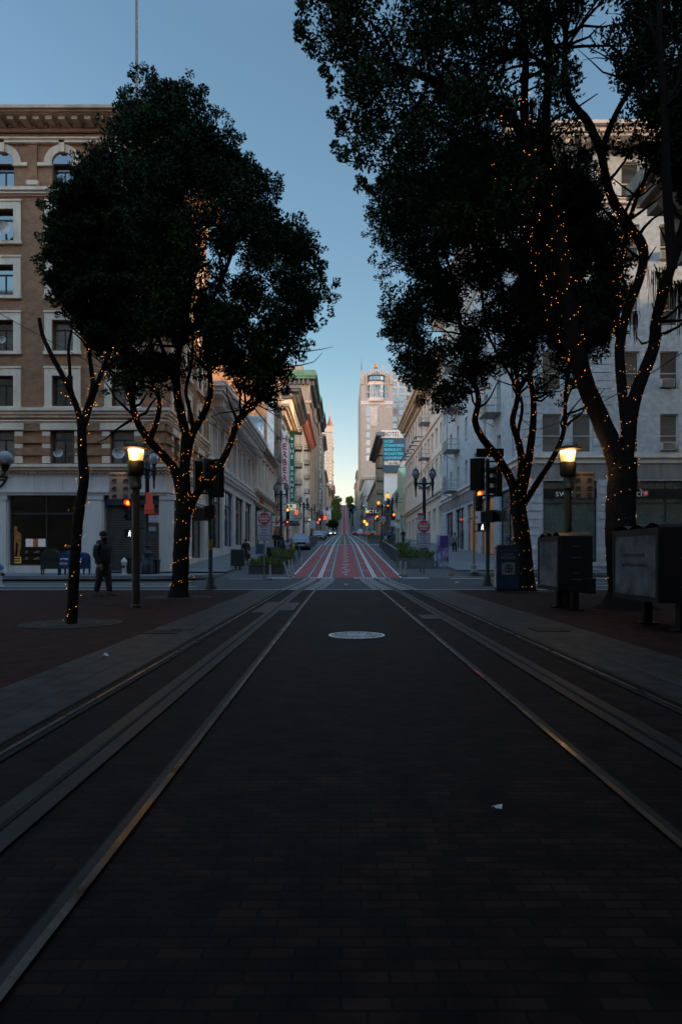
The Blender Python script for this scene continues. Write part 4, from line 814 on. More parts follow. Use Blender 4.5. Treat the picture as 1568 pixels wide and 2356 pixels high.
# ------------------------------------------------------------ trees
bark = M('dark_bark', (.016, .012, .010), .9, spec=.1, var=.4, scale=6, bump=.8, bscale=18)
def leafmat(name, a, b):
    m = bpy.data.materials.new(name); m.use_nodes = True; N = m.node_tree.nodes; L = m.node_tree.links; p = N['Principled BSDF']
    at = N.new('ShaderNodeAttribute'); at.attribute_name = 'tint'; r = N.new('ShaderNodeValToRGB'); r.color_ramp.elements[0].color = (*a, 1); r.color_ramp.elements[1].color = (*b, 1)
    L.new(at.outputs['Fac'], r.inputs['Fac']); L.new(r.outputs['Color'], p.inputs['Base Color']); p.inputs['Roughness'].default_value = .7; p.inputs['Specular IOR Level'].default_value = .12
    return m
leaf_m = leafmat('ficus_leaf', (.007, .013, .006), (.032, .060, .021)); leaf_far = leafmat('hill_tree_leaf', (.07, .12, .03), (.22, .28, .07)); leaf_g = leafmat('grass_leaf', (.06, .10, .03), (.16, .19, .07))
def leaves(name, centers, radii, counts, size, mat, parent, up=.35, asp=.5):
    """one crown mesh of small folded leaves clustered on twig clumps; arrays in world coordinates"""
    o0 = np.array(parent['_o']); c = np.repeat(centers, counts, axis=0); r = np.repeat(radii, counts); n = len(c); tc = np.repeat(RNG.random(len(centers)), counts)
    dv = RNG.normal(size=(n, 3)); dv /= np.linalg.norm(dv, axis=1)[:, None]; rad = r*(.35+.65*RNG.random(n)**.45); p = c+dv*rad[:, None]*np.array([1, 1, .8])
    ax = dv*.8+RNG.normal(size=(n, 3))*.6+np.array([0, 0, up]); ax /= np.linalg.norm(ax, axis=1)[:, None]
    sd = np.cross(ax, RNG.normal(size=(n, 3))); sd /= np.linalg.norm(sd, axis=1)[:, None]; nr = np.cross(ax, sd)
    s = size*(.7+.6*RNG.random(n)); L_ = ax*s[:, None]; W = sd*(s*asp)[:, None]*.5; D = nr*(s*.12)[:, None]
    v = np.empty((n, 4, 3)); v[:, 0] = p-L_*.5; v[:, 1] = p+W+D; v[:, 2] = p+L_*.5; v[:, 3] = p-W+D; v -= o0
    me = bpy.data.meshes.new(name); me.vertices.add(n*4); me.vertices.foreach_set('co', v.reshape(-1).astype(np.float32))
    me.loops.add(n*4); me.loops.foreach_set('vertex_index', np.arange(n*4, dtype=np.int32)); me.polygons.add(n); me.polygons.foreach_set('loop_start', np.arange(0, n*4, 4, dtype=np.int32)); me.polygons.foreach_set('loop_total', np.full(n, 4, dtype=np.int32))
    at = me.attributes.new('tint', 'FLOAT', 'FACE'); at.data.foreach_set('value', np.clip(tc*.6+RNG.random(n)*.4, 0, 1).astype(np.float32))
    me.update(calc_edges=True); me.materials.append(mat); o = bpy.data.objects.new(name, me); COL.objects.link(o); o.parent = parent; return o
def inpoly(x, y, P_):
    c = False; j = len(P_)-1
    for i in range(len(P_)):
        xi, yi = P_[i]; xj, yj = P_[j]
        if (yi > y) != (yj > y) and x < (xj-xi)*(y-yi)/(yj-yi)+xi: c = not c
        j = i
    return c
def edged(x, y, P_):
    b = 1e9
    for (ax, ay), (bx, by) in zip(P_, P_[1:]+P_[:1]):
        dx, dy = bx-ax, by-ay; t = max(0, min(1, ((x-ax)*dx+(y-ay)*dy)/(dx*dx+dy*dy+1e-9))); b = min(b, math.hypot(x-ax-t*dx, y-ay-t*dy))
    return b
def crown(name, poly, d, n, rpx, size, per, parent, thick=(.5, 2.6), holes=(), mat=None, asp=.5, dens=None):
    xs = [p[0] for p in poly]; ys = [p[1] for p in poly]; C = []; R = []
    rr = random.Random(sum(xs).__int__()+n)
    while len(C) < n:
        x, y = rr.uniform(min(xs), max(xs)), rr.uniform(min(ys), max(ys))
        if not inpoly(x, y, poly): continue
        e = edged(x, y, poly); r = rpx*rr.uniform(.6, 1.25)
        if e < r*.75: continue
        if any(math.hypot(x-hx, y-hy) < hr+r*.5 for hx, hy, hr in holes): continue
        if dens and rr.random() > dens(x, y): continue
        t = min(1, e/170.); th = lerp(thick[0], thick[1], math.sqrt(t)); dd = d+rr.uniform(-th, th)
        C.append(P(x, y, dd)); R.append(r*d/F)
    C = np.array(C); R = np.array(R); cnt = (per*(R/np.mean(R))**2).astype(int)+1
    return leaves(name, C, R, cnt, size, mat or leaf_m, parent, asp=asp)
def fringe(name, poly, d, step, size, per, parent, rp=(7, 15), vmin=-50):
    C = []; R = []
    for (ax, ay), (bx, by) in zip(poly, poly[1:]+poly[:1]):
        L_ = math.hypot(bx-ax, by-ay)
        for k in range(max(1, int(L_/step))):
            t = random.random(); x, y = lerp(ax, bx, t)+random.gauss(0, 9), lerp(ay, by, t)+random.gauss(0, 9)
            if y < vmin: continue
            r = random.uniform(*rp); C.append(P(x, y, d+random.uniform(-1, 1))); R.append(r*d/F)
    C = np.array(C); R = np.array(R); return leaves(name, C, R, (per*(R/np.mean(R))**2).astype(int)+2, size, leaf_m, parent)
def smooth(pts, k=5):
    out = []; n = len(pts)
    for i in range(n-1):
        p0, p1, p2, p3 = [Vector(pts[max(0, min(n-1, j))]) for j in (i-1, i, i+1, i+2)]
        for s in range(k):
            t = s/k; out.append(.5*((2*p1)+(-p0+p2)*t+(2*p0-5*p1+4*p2-p3)*t*t+(-p0+3*p1-3*p2+p3)*t**3))
    out.append(Vector(pts[-1])); return out
def limb(mb, pts, d, r0, r1, k=5, n=9, rec=None):
    """pts: (u, v[, extra depth]) traced; returns world polyline with radii"""
    W = smooth([P(p[0], p[1], d+(p[2] if len(p) > 2 else 0)) for p in pts], k); m = len(W); R = [lerp(r0, r1, (i/(m-1))**.8) for i in range(m)]
    mb.tube(W, R, n, wob=.05)
    if rec is not None: rec.append((W, R))
    return W, R
def twigs(mb, W, R, k, ln, spread=1.):
    for _ in range(k):
        i = random.randrange(len(W)//2, len(W)); p = W[i]; q = [p]; dirv = Vector((random.gauss(0, 1), random.gauss(0, .8), random.gauss(.7, .6))).normalized()
        for s in range(4): dirv = (dirv+Vector((random.gauss(0, .25), random.gauss(0, .25), random.gauss(.05, .2)))).normalized(); q.append(q[-1]+dirv*ln/4*spread)
        r = min(R[i]*.6, .045); mb.tube(q, [r, r*.8, r*.6, r*.4, r*.2], 5)
bulb_m = M('fairy_bulb', (.8, .4, .1), .5, var=0, emit=(1, .34, .045), es=2.5); bulb_m.cycles.emission_sampling = 'NONE'
wire_m = M('light_wire', (.01, .012, .01), .7, var=0)
BM = MB(); BM.ball((0, 0, 0), .0043, 4); BM = BM.build('light_bulb', bulb_m); bme = BM.data; bpy.data.objects.remove(BM)
def string_lights(recs, nb, root_loc, label, rmul=1.0, bs=1.):
    t = thing('string_lights', label, 'string lights', root_loc, 0, 'warm string lights wound round the trees', world=True); tot = sum(sum((b-a).length for a, b in zip(W, W[1:])) for W, R in recs); wm = MB(); pts = []
    for W, R in recs:
        Ls = [0]
        for a, b in zip(W, W[1:]): Ls.append(Ls[-1]+(b-a).length)
        k = max(2, int(nb*Ls[-1]/tot)); ang = random.random()*6; wp = []; j = 0; K = k*6
        for i in range(K):
            s = Ls[-1]*(i+.5)/K
            while j < len(Ls)-2 and Ls[j+1] < s: j += 1
            f = (s-Ls[j])/(Ls[j+1]-Ls[j]+1e-9); c = W[j].lerp(W[j+1], f); r = lerp(R[j], R[j+1], f)*1.06+.01; ax = (W[j+1]-W[j]).normalized(); a = ax.cross(Vector((0, 1, 0))).normalized(); b = ax.cross(a)
            ang += 2*math.pi*(Ls[-1]/K)/.55*1.0
            q = c+a*math.cos(ang)*r+b*math.sin(ang)*r; wp.append(q)
            if i % 6 == 3: pts.append(q+(q-c).normalized()*.012+Vector((random.gauss(0, .04*bs), random.gauss(0, .02), random.gauss(0, .06*bs))))
        wm.tube(wp, .004, 3, cap=False)
    wm.build('wire', wire_m, t); pts.sort(key=lambda p: p.y-(.0)); front = pts; o0 = Vector(root_loc)
    for p in front[:100]:
        o = bpy.data.objects.new('light_bulb', bme); COL.objects.link(o); o.parent = t; o.location = p-o0; s = random.uniform(.6, 1.35)*bs; o.scale = (s, s, s)
    if len(front) > 100:
        m = MB()
        for p in front[100:]: m.ball(p, .0043*bs*random.uniform(.7, 1.2), 4)
        o = m.build('light_bulb', bulb_m, t); tag(o, kind='stuff')
    return t
def roots(mb, items, d):
    for (u, v0, v1, w, n) in items:
        for _ in range(n):
            x = u+random.gauss(0, w); dd = d+random.gauss(0, .25); e = lerp(v0, v1, random.random()**.6); a = P(x, v0+random.uniform(-8, 8), dd); q = [a]
            for s in range(4): l = q[-1]; q.append((l[0]+random.gauss(0, .01), l[1]+random.gauss(0, .01), a[2]-(e-v0)*dd/F*(s+1)/4))
            mb.tube(q, [.009, .008, .006, .005, .003], 3, cap=False)
# L1 thin tree
d = 10.5; T1 = thing('street_tree', 'thin lit tree with a slanting bare branch nearest on the left', 'tree', P(165, 1435, d)[:2]+(0,), 0, None, world=True); m = MB(); rec = []
A = limb(m, [(165, 1440), (168, 1380), (172, 1300), (178, 1220), (187, 1150), (194, 1100), (190, 1050), (189, 1000), (188, 965)], d, .088, .07, rec=rec, n=12)
limb(m, [(188, 985), (178, 940), (152, 880, -.1), (118, 815, -.1), (98, 770), (91, 732)], d, .055, .028, rec=rec)
limb(m, [(180, 945), (163, 890), (161, 850), (158, 800), (165, 760)], d, .035, .018)
b1 = limb(m, [(190, 990), (200, 940, .1), (214, 890, .2), (206, 820, .3), (200, 740, .3), (190, 640, .4), (180, 540, .4)], d, .055, .02, rec=rec)
b2 = limb(m, [(196, 975), (215, 910, .2), (240, 840, .4), (262, 780, .6), (280, 680, .8), (250, 560, .8)], d, .05, .02, rec=rec)
twigs(m, *b1, 24, .7); twigs(m, *b2, 24, .7); m.build('trunk', bark, T1, True)
crown('crown', [(106, 520), (118, 450), (180, 385), (235, 400), (300, 520), (320, 640), (290, 720), (270, 800), (240, 840), (215, 800), (180, 745), (140, 700), (98, 640)], d, 190, 19, .062, 270, T1, (.35, 1.1))
string_lights(rec[:1]+[(rec[1][0][:16], rec[1][1][:16]), (rec[2][0][:22], rec[2][1][:22]), (rec[3][0][:16], rec[3][1][:16])], 150, tuple(T1.location), 'warm string lights wound round the thin slanting tree nearest on the left', bs=.85)
# L2 big tree
d = 17.4; T2 = thing('street_tree', 'large round crowned tree with lit forking trunk on the left plaza', 'tree', P(411, 1373, d)[:2]+(0,), 0, None, world=True); m = MB(); rec = []
limb(m, [(410, 1384), (412, 1368), (415, 1330), (417, 1260), (421, 1190), (424, 1130)], d, .235, .20, n=14, rec=rec)
m.lathe([(.32, -.02), (.26, .12), (.2, .35)], T2.location.x, T2.location.y, 12)
a1 = limb(m, [(420, 1150), (405, 1090), (385, 1058), (340, 1010, -.3), (312, 960, -.5), (300, 900, -.6), (290, 820, -.8), (270, 700, -1), (240, 580, -1)], d, .15, .04, rec=rec)
a2 = limb(m, [(345, 1012, -.3), (363, 960, -.2), (366, 920), (350, 880, .2), (345, 820, .3), (360, 720, .5)], d, .08, .03, rec=rec)
a3 = limb(m, [(424, 1140), (424, 1080), (428, 1010), (418, 960, .2), (407, 900, .3), (408, 830, .3), (425, 740, .2), (440, 620), (420, 480, -.2), (400, 330, -.2), (390, 230)], d, .17, .04, rec=rec)
a4 = limb(m, [(430, 1050), (442, 1000), (470, 950, .3), (484, 900, .5), (480, 840, .8), (470, 740, 1), (520, 620, 1.2), (560, 500, 1)], d, .12, .04, rec=rec)
a4b = limb(m, [(445, 1005, .2), (440, 960), (428, 900), (440, 840, -.3), (445, 760, -.5)], d, .07, .03)
a5 = limb(m, [(426, 1190), (445, 1150), (470, 1110, -.2), (505, 1070, -.4), (530, 1020, -.5), (545, 970, -.5), (572, 938, -.4), (600, 915, -.3), (640, 850), (680, 760), (690, 640)], d, .13, .03, rec=rec)
a6 = limb(m, [(538, 1000, -.5), (560, 960, -.3), (590, 930), (610, 870, .3)], d, .055, .02, rec=rec)
a7 = limb(m, [(407, 900, .3), (380, 820, .6), (340, 700, 1), (310, 560, 1), (320, 400, .6)], d, .07, .03)
for a in (a1, a2, a3, a4, a5, a6, a7): twigs(m, *a, 26, 1.3)
m.build('trunk', bark, T2, True)
polyL = [(335, 152), (350, 190), (395, 182), (445, 200), (485, 232), (500, 275), (535, 300), (550, 345), (600, 380), (645, 425), (646, 495), (690, 515), (730, 560), (748, 610), (760, 700), (735, 745), (700, 775), (690, 830), (655, 880), (645, 935), (590, 930), (545, 890), (510, 850), (470, 870), (450, 840), (400, 880), (375, 910), (345, 890), (305, 905), (240, 900), (255, 880), (225, 810), (175, 760), (130, 690), (100, 640), (100, 520), (115, 450), (170, 385), (180, 340), (255, 320), (240, 285), (275, 265), (272, 225), (305, 200)]
crown('crown', polyL, d, 900, 33, .092, 215, T2, (.7, 2.9), holes=[(q[0], q[1], q[2]*.7) for q in [(425, 460, 14), (478, 515, 12), (560, 560, 17), (480, 575, 20), (540, 620, 22), (650, 600, 10), (520, 690, 16), (470, 660, 12), (400, 800, 24), (560, 800, 15), (340, 790, 18), (455, 780, 18), (590, 740, 10), (620, 650, 10), (500, 600, 12)]]); fringe('leaf_tuft', polyL, d, 8, .085, 30, T2)
string_lights([rec[0], (rec[1][0][:28], rec[1][1][:28]), (rec[2][0][:14], rec[2][1][:14]), (rec[3][0][:20], rec[3][1][:20]), (rec[4][0][:18], rec[4][1][:18]), (rec[5][0][:32], rec[5][1][:32]), (rec[6][0][:10], rec[6][1][:10])], 600, tuple(T2.location), 'warm string lights wound round the big round crowned tree on the left', bs=.95)
# R1
d = 20.6; T3 = thing('street_tree', 'lit tree with many forked limbs behind the blue litter bin on the right', 'tree', P(1210, 1358, d)[:2]+(0,), 0, None, world=True); m = MB(); rec = []
limb(m, [(1211, 1366), (1210, 1352), (1206, 1300), (1201, 1240), (1193, 1180), (1188, 1135)], d, .31, .22, n=14, rec=rec)
b1 = limb(m, [(1190, 1150), (1172, 1100), (1142, 1050), (1105, 1002, -.2), (1092, 965, -.3), (1100, 920, -.3), (1086, 860, -.4), (1062, 770, -.6), (1040, 640, -.8), (1000, 520, -.8)], d, .16, .04, rec=rec)
b2 = limb(m, [(1190, 1140), (1200, 1070), (1190, 1010, .3), (1178, 970, .3), (1190, 910, .4), (1184, 840, .3), (1160, 750), (1150, 620)], d, .15, .04, rec=rec)
b3 = limb(m, [(1198, 1140), (1213, 1070), (1224, 990, .2), (1226, 920, .4), (1218, 850, .5), (1235, 740, .6), (1240, 580, .6)], d, .16, .04, rec=rec)
b4 = limb(m, [(1203, 1160), (1232, 1115), (1270, 1055, -.3), (1296, 990, -.5), (1300, 900, -.5), (1312, 830, -.5), (1330, 700, -.5)], d, .12, .03, rec=rec)
b5 = limb(m, [(1210, 1090), (1190, 1010, 1), (1200, 930, 1), (1170, 860, 1.2), (1120, 760, 1.4), (1100, 600, 1.4)], d, .07, .03)
for a in (b1, b2, b3, b4, b5): twigs(m, *a, 22, 1.4)
m.build('trunk', bark, T3, True)
polyR = [(845, 430), (858, 520), (868, 600), (900, 690), (878, 710), (880, 760), (905, 800), (905, 850), (960, 905), (1000, 940), (1060, 945), (1075, 900), (1100, 900), (1150, 850), (1200, 860), (1240, 900), (1300, 920), (1330, 850), (1400, 800), (1440, 700), (1450, 560), (1400, 440), (1340, 360), (1250, 320), (1100, 290), (950, 320)]
crown('crown', polyR, d, 800, 32, .102, 190, T3, (.8, 2.8), holes=[(1010, 760, 18), (1035, 600, 14), (1090, 700, 22), (1130, 790, 26), (1180, 640, 16), (960, 650, 8), (1260, 820, 22), (1160, 560, 14), (1350, 600, 14), (1020, 850, 14), (1300, 520, 14)]); fringe('leaf_tuft', polyR, d, 8, .095, 30, T3)
string_lights([rec[0], (rec[1][0][:34], rec[1][1][:34]), (rec[2][0][:26], rec[2][1][:26]), (rec[3][0][:24], rec[3][1][:24]), (rec[4][0][:24], rec[4][1][:24])], 560, tuple(T3.location), 'warm string lights wound round the forked tree behind the blue bin', bs=1.05)
# R2 big near tree
d = 13.6; T4 = thing('street_tree', 'huge dark tree with thick forked trunk and hanging roots at the right edge', 'tree', P(1440, 1400, d)[:2]+(0,), 0, None, world=True); m = MB(); rec = []
limb(m, [(1442, 1412), (1440, 1396), (1434, 1330), (1428, 1250), (1427, 1170), (1430, 1100), (1432, 1055)], d, .36, .27, n=16, rec=rec)
m.lathe([(.75, -.03), (.5, .08), (.38, .3), (.34, .5)], T4.location.x, T4.location.y, 14)
c1 = limb(m, [(1428, 1090), (1408, 1030), (1378, 960), (1345, 880, -.2), (1325, 800, -.4), (1305, 700, -.5), (1285, 580, -.6), (1255, 470, -.7), (1215, 380, -.8), (1190, 290, -1), (1130, 240, -1.2), (1040, 200, -1.4), (900, 150, -1.5)], d, .23, .06, rec=rec, n=12)
c2 = limb(m, [(1436, 1090), (1443, 1010), (1455, 930), (1475, 870, -.1), (1502, 800, -.2), (1508, 740, -.3), (1528, 660, -.5), (1560, 560, -.8), (1590, 440, -1)], d, .17, .08, rec=rec, n=12)
c3 = limb(m, [(1442, 1000), (1430, 900, .3), (1424, 800, .5), (1440, 720, .6), (1470, 640, .6), (1478, 570, .6), (1440, 510, .7), (1400, 440, .7), (1380, 340, .6)], d, .11, .09, rec=rec)
c4 = limb(m, [(1380, 345, .6), (1350, 280, .5), (1308, 225, .4), (1298, 140, .3), (1300, 60, .2), (1285, -60), (1260, -250)], d, .10, .04)
c5 = limb(m, [(1382, 345, .6), (1412, 270, .6), (1450, 200, .8), (1500, 110, 1), (1540, 0, 1)], d, .08, .03)
c6 = limb(m, [(1285, 580, -.6), (1262, 420, -.4), (1255, 280, -.3), (1262, 120, -.2), (1240, -60), (1200, -300)], d, .13, .05, rec=rec)
c7 = limb(m, [(1225, 400, -.8), (1205, 270, -.9), (1208, 120, -1), (1195, -60, -1), (1180, -240, -1)], d, .10, .04, rec=rec)
c8 = limb(m, [(1545, 620, -.6), (1532, 420, -.8), (1528, 250, -1), (1515, 100, -1.1), (1520, -120, -1.1)], d-1.6, .09, .05)
c9 = limb(m, [(1424, 800, .5), (1418, 650, .8), (1455, 480, 1), (1500, 380, 1), (1560, 300, 1)], d, .07, .03, rec=rec)
c10 = limb(m, [(1345, 880, -.2), (1290, 760), (1240, 620, .3), (1200, 480, .4), (1100, 360, .5), (960, 250, .4)], d, .09, .03, rec=rec)
for a in (c1, c4, c5, c6, c7, c10): twigs(m, *a, 34, 1.5)
for a in (c2, c3, c8, c9): twigs(m, *a, 10, .9)
m.build('trunk', bark, T4, True)
m = MB(); roots(m, [(1196, 90, 170, 5, 26), (1204, 330, 470, 8, 40), (1222, 230, 330, 7, 40), (1250, 240, 420, 6, 40), (1328, 300, 370, 4, 18), (1300, 350, 500, 8, 30), (1290, 0, 90, 10, 40), (1330, 0, 100, 10, 30), (1520, 620, 720, 14, 50), (1560, 650, 780, 12, 60), (1235, 470, 650, 10, 40), (1270, 600, 760, 10, 40), (1350, 700, 800, 8, 30), (1458, 720, 800, 6, 20), (1160, 100, 200, 5, 20)], d-.5); m.build('aerial_root', bark, T4)
polyB = [(690, 60), (705, -60), (640, -300), (700, -700), (1100, -1000), (1700, -1000), (1750, 500), (1640, 520), (1585, 430), (1520, 400), (1480, 330), (1440, 350), (1400, 320), (1370, 380), (1330, 350), (1290, 440), (1260, 520), (1200, 560), (1120, 540), (1040, 560), (980, 500), (900, 470), (840, 430), (825, 380), (775, 350), (790, 290), (770, 230), (735, 140)]
crown('crown', polyB, d, 1600, 46, .088, 185, T4, (.5, 2.6), holes=[(1375, 225, 62), (1225, 160, 20), (1330, 60, 30), (1240, 240, 24), (1150, 190, 14), (960, 180, 16), (1060, 120, 12), (1290, 110, 16), (1130, 290, 18), (880, 330, 10), (1400, 130, 26), (1470, 270, 20), (1010, 320, 14), (940, 90, 8), (1180, 40, 14)]); fringe('leaf_tuft', polyB, d, 9, .085, 34, T4)
m_ = crown('leaf_tuft', [(1170, 560), (1300, 480), (1420, 560), (1440, 700), (1390, 820), (1300, 860), (1260, 800), (1180, 700)], d+1.2, 210, 28, .09, 150, T4, (.3, 1.0), holes=[(1355, 640, 14)]); crown('leaf_tuft', [(1470, 230), (1600, 180), (1660, 420), (1580, 480), (1500, 420), (1440, 370)], d, 60, 30, .09, 130, T4, (.3, 1.2)); crown('leaf_tuft', [(1225, 330), (1300, 400), (1340, 380), (1400, 480), (1380, 560), (1280, 560), (1220, 480)], d+.6, 90, 24, .09, 120, T4, (.3, 1.0))
string_lights([rec[0], (rec[1][0][:50], rec[1][1][:50]), (rec[2][0][:34], rec[2][1][:34]), (rec[3][0], rec[3][1]), (rec[4][0][:8], rec[4][1][:8]), (rec[5][0][:8], rec[5][1][:8]), (rec[6][0][:16], rec[6][1][:16]), (rec[7][0][:20], rec[7][1][:20])], 800, tuple(T4.location), 'warm string lights wound round the huge dark tree at the right edge', bs=.9)
# unseen canopy trees added around the camera to shade the foreground plaza
def shade_tree(label, x, y, zc, rx, rz):
    t = thing('street_tree', label, 'tree', (x, y, 0), 0, 'unseen shade trees added behind the camera', world=True); m = MB(); m.tube(smooth([(x, y, -.1), (x+.1, y, 1.5), (x-.1, y+.1, 3.2)], 4), [.24]*5+[.2]*4, 10)
    for k in range(7): a = k*.9; m.tube(smooth([(x-.1, y+.1, 3.0), (x+1.2*math.cos(a), y+1.2*math.sin(a), 4.6), (x+rx*.6*math.cos(a), y+rx*.6*math.sin(a), zc)], 3), [.12, .11, .10, .08, .06, .05, .04], 6)
    m.build('trunk', bark, t, True); n = 330; C = []
    for _ in range(n): a, b, r = random.uniform(0, 6.28), random.uniform(-1, 1), random.random()**.45; q = math.sqrt(1-b*b); C.append((x+rx*r*q*math.cos(a), y+rx*r*q*math.sin(a), zc+rz*r*b))
    leaves('crown', np.array(C), np.full(n, .62), np.full(n, 42), .2, leaf_m, t); return t
for i, (x, y, zc, rx, rz) in enumerate(((-6.2, -1.5, 8.2, 5.0, 2.2), (6.4, -1.0, 8.4, 5.2, 2.3), (-6, -10, 8, 5, 2.5), (6, -10, 8, 5, 2.5), (.3, -4.6, 9.5, 4.6, 2.2))):
    shade_tree(['nearest unseen tree added for shade behind the camera, left', 'nearest unseen tree added for shade behind the camera, right', 'second unseen tree added for shade behind the camera, left', 'second unseen tree added for shade behind the camera, right', 'tall unseen tree added for shade directly behind the camera'][i], x, y, zc, rx, rz)
# hill trees
def hill_tree(name, label, u0, u1, v0, v1, d, n, grp=None, mt=None):
    cx = (u0+u1)/2; x, y, z = P(cx, v1, d); zg = zp(d)+.1; t = thing(name, label, 'tree', (x, y, zg), 0, grp, world=True); m = MB(); hc = P(cx, (v0+v1)/2, d)[2]
    m.tube([(x, y, zg-.3), (x+.1, y, lerp(zg, hc, .5)), (x, y, hc)], [.4, .3, .15], 7)
    for k in range(5): a = k*1.3; m.tube([(x, y, lerp(zg, hc, .6)), (x+2*math.cos(a), y+2*math.sin(a), hc+1)], [.15, .05], 5)
    m.build('trunk', bark, t, True); w, h = (u1-u0)/2*d/F, (v1-v0)/2*d/F; C = []; R = []
    for _ in range(n):
        a, b, r = random.uniform(0, 6.28), random.uniform(-1, 1), random.random()**.4; q = math.sqrt(1-b*b); C.append((x+w*.95*r*q*math.cos(a), y+w*.95*r*q*math.sin(a), hc+h*.85*r*b)); R.append(w*random.uniform(.26, .45))
    leaves('crown', np.array(C), np.array(R), np.full(n, 150), w*.11, mt or leaf_far, t, asp=.7); return t
hill_tree('hill_tree', 'big bushy tree left of the street at the hill top', 763, 786, 1137, 1178, 430, 60)
hill_tree('hill_tree', 'lower light green tree left of the street below the hill top', 760, 786, 1168, 1200, 350, 60)
hill_tree('hill_tree', 'dark low street tree on the left where the street dips', 752, 778, 1196, 1216, 250, 50, mt=leaf_m)
hill_tree('hill_tree', 'dark tree right of the street at the hill top', 793, 815, 1139, 1170, 450, 60)
hill_tree('hill_tree', 'small dark tree right of the street below the hill top', 803, 818, 1158, 1182, 380, 40, mt=leaf_m)
# ------------------------------------------------------------ street furniture
bronze = M('bronze_green_paint', (.045, .038, .024), .5, .4, var=.3, scale=5, bump=.1)
bluepaint = M('dark_blue_iron', (.018, .022, .032), .45, .4, var=.2)
lamp_glass = M('lit_lamp_glass', (.8, .6, .3), .4, var=.35, scale=14, emit=(1, .55, .16), es=.75)
lamp_core = M('lamp_filament', (1, .8, .5), .4, var=0, emit=(1, .66, .28), es=2.2)
def lampgrad():
    m = lamp_glass; N = m.node_tree.nodes; L = m.node_tree.links; b = N['Principled BSDF']; g = N.new('ShaderNodeNewGeometry'); s = N.new('ShaderNodeSeparateXYZ'); r = N.new('ShaderNodeMapRange'); c = N.new('ShaderNodeValToRGB')
    L.new(g.outputs['Position'], s.inputs[0]); L.new(s.outputs['Z'], r.inputs['Value']); r.inputs['From Min'].default_value = 3.12; r.inputs['From Max'].default_value = 3.36; L.new(r.outputs[0], c.inputs['Fac'])
    c.color_ramp.elements[0].color = (.42, .20, .045, 1); c.color_ramp.elements[1].color = (1.9, 1.35, .75, 1); c.color_ramp.elements.new(.55).color = (.75, .42, .13, 1); L.new(c.outputs['Color'], b.inputs['Emission Color'])
lampgrad(); rust = M('rusty_shade', (.07, .045, .03), .6, .4, var=.4, scale=10)
signgrey = M('info_sign_grey', (.26, .25, .25), .6, var=.15)
signtan = M('info_sign_tan', (.17, .12, .08), .6, var=.15)
picto = M('sign_pictogram', (.025, .024, .023), .6, var=0)
def path_lamp(label, u, d, side, mt, rz=0):
    x = (u-784)*d/F; r = thing('street_lamp', label, 'street lamp', (x, d, 0), 0, 'round shaded plaza lamps')
    m = MB(); m.lathe([(.11, 0), (.11, .05), (.085, .07), (.082, 2.5), (.12, 2.54), (.12, 2.62), (.09, 2.66), (.09, 2.8)], n=14); m.build('post', bronze, r, True)
    m = MB(); m.lathe([(.13, 2.8), (.165, 2.84), (.175, 3.1), (.15, 3.12)], n=20); m.build('lamp_housing', bronze, r, True)
    m = MB(); m.lathe([(.135, 3.12), (.15, 3.2), (.165, 3.36)], n=20); m.build('lamp_glass', lamp_glass, r, True)
    m = MB(); m.lathe([(.02, 3.28), (.09, 3.3), (.09, 3.345), (.02, 3.352)], n=12); m.build('lamp_bulb', lamp_core, r, True)
    m = MB(); m.lathe([(.2, 3.355), (.295, 3.37), (.295, 3.39), (.22, 3.41), (.12, 3.455), (.05, 3.47)], n=26)
    for k in range(26): a = k*2*math.pi/26; m.bar((.2*math.cos(a), .2*math.sin(a), 3.42), (.2*math.cos(a), .2*math.sin(a), 3.50), .005, 4)
    m.build('lamp_shade', rust, r, True)
    pl = bpy.data.lights.new('lamp_light', 'POINT'); pl.energy = 9; pl.color = (1, .6, .25); pl.shadow_soft_size = .12; po = bpy.data.objects.new('lamp_light', pl); COL.objects.link(po); po.parent = r; po.location = (0, 0, 3.05-.02); po.location = (0, -.2, 3.2)
    m = MB(); s = side; xs = (s*.10, s*.57); a, b = min(xs), max(xs); zt = 2.87 if s < 0 else 2.9; m.box(a, b, -.02, .01, zt-.58, zt); sg = m.build('info_sign', mt, r, bevel=.02)
    m = MB()
    for z in (zt-.12, zt-.48): m.box(*sorted((s*.02, s*.12)), -.015, .0, z-.02, z+.02)
    m.build('bracket', bronze, r)
    cx = (a+b)/2; text('Cable Car Safety', .062, picto, sg, (cx, -.026, zt-.072), ext=.002, bold=.001)
    m = MB()
    for i in range(2):
        for j in range(3):
            px, pz = cx+(-.12 if i == 0 else .12), zt-.17-j*.165; y = -.024
            if i == 1 and j == 2:
                for q in range(18): q0, q1 = q/18*6.283, (q+1)/18*6.283; m.bar((px+.05*math.cos(q0), y, pz+.05*math.sin(q0)), (px+.05*math.cos(q1), y, pz+.05*math.sin(q1)), .006, 3)
                m.bar((px-.035, y, pz+.035), (px+.035, y, pz-.035), .006, 3); m.ball((px, y, pz), .02, 5)
            else:
                m.box(px-.05, px+.05, y-.002, y+.006, pz-.03, pz+.015); m.box(px-.02, px+.045, y-.002, y+.006, pz+.015, pz+.035); m.ball((px-.035, y, pz-.035), .012, 4); m.ball((px+.03, y, pz-.035), .012, 4)
            m.box(px-.06, px+.06, y-.002, y+.006, pz-.066, pz-.058)
    m.build('pictogram', picto, sg)
    return r
path_lamp('lit plaza lamp with round shade and grey notice board, left', 313, 13.85, -1, signgrey); path_lamp('lit plaza lamp with round shade and brown notice board, right', 1305, 14.0, 1, signtan)
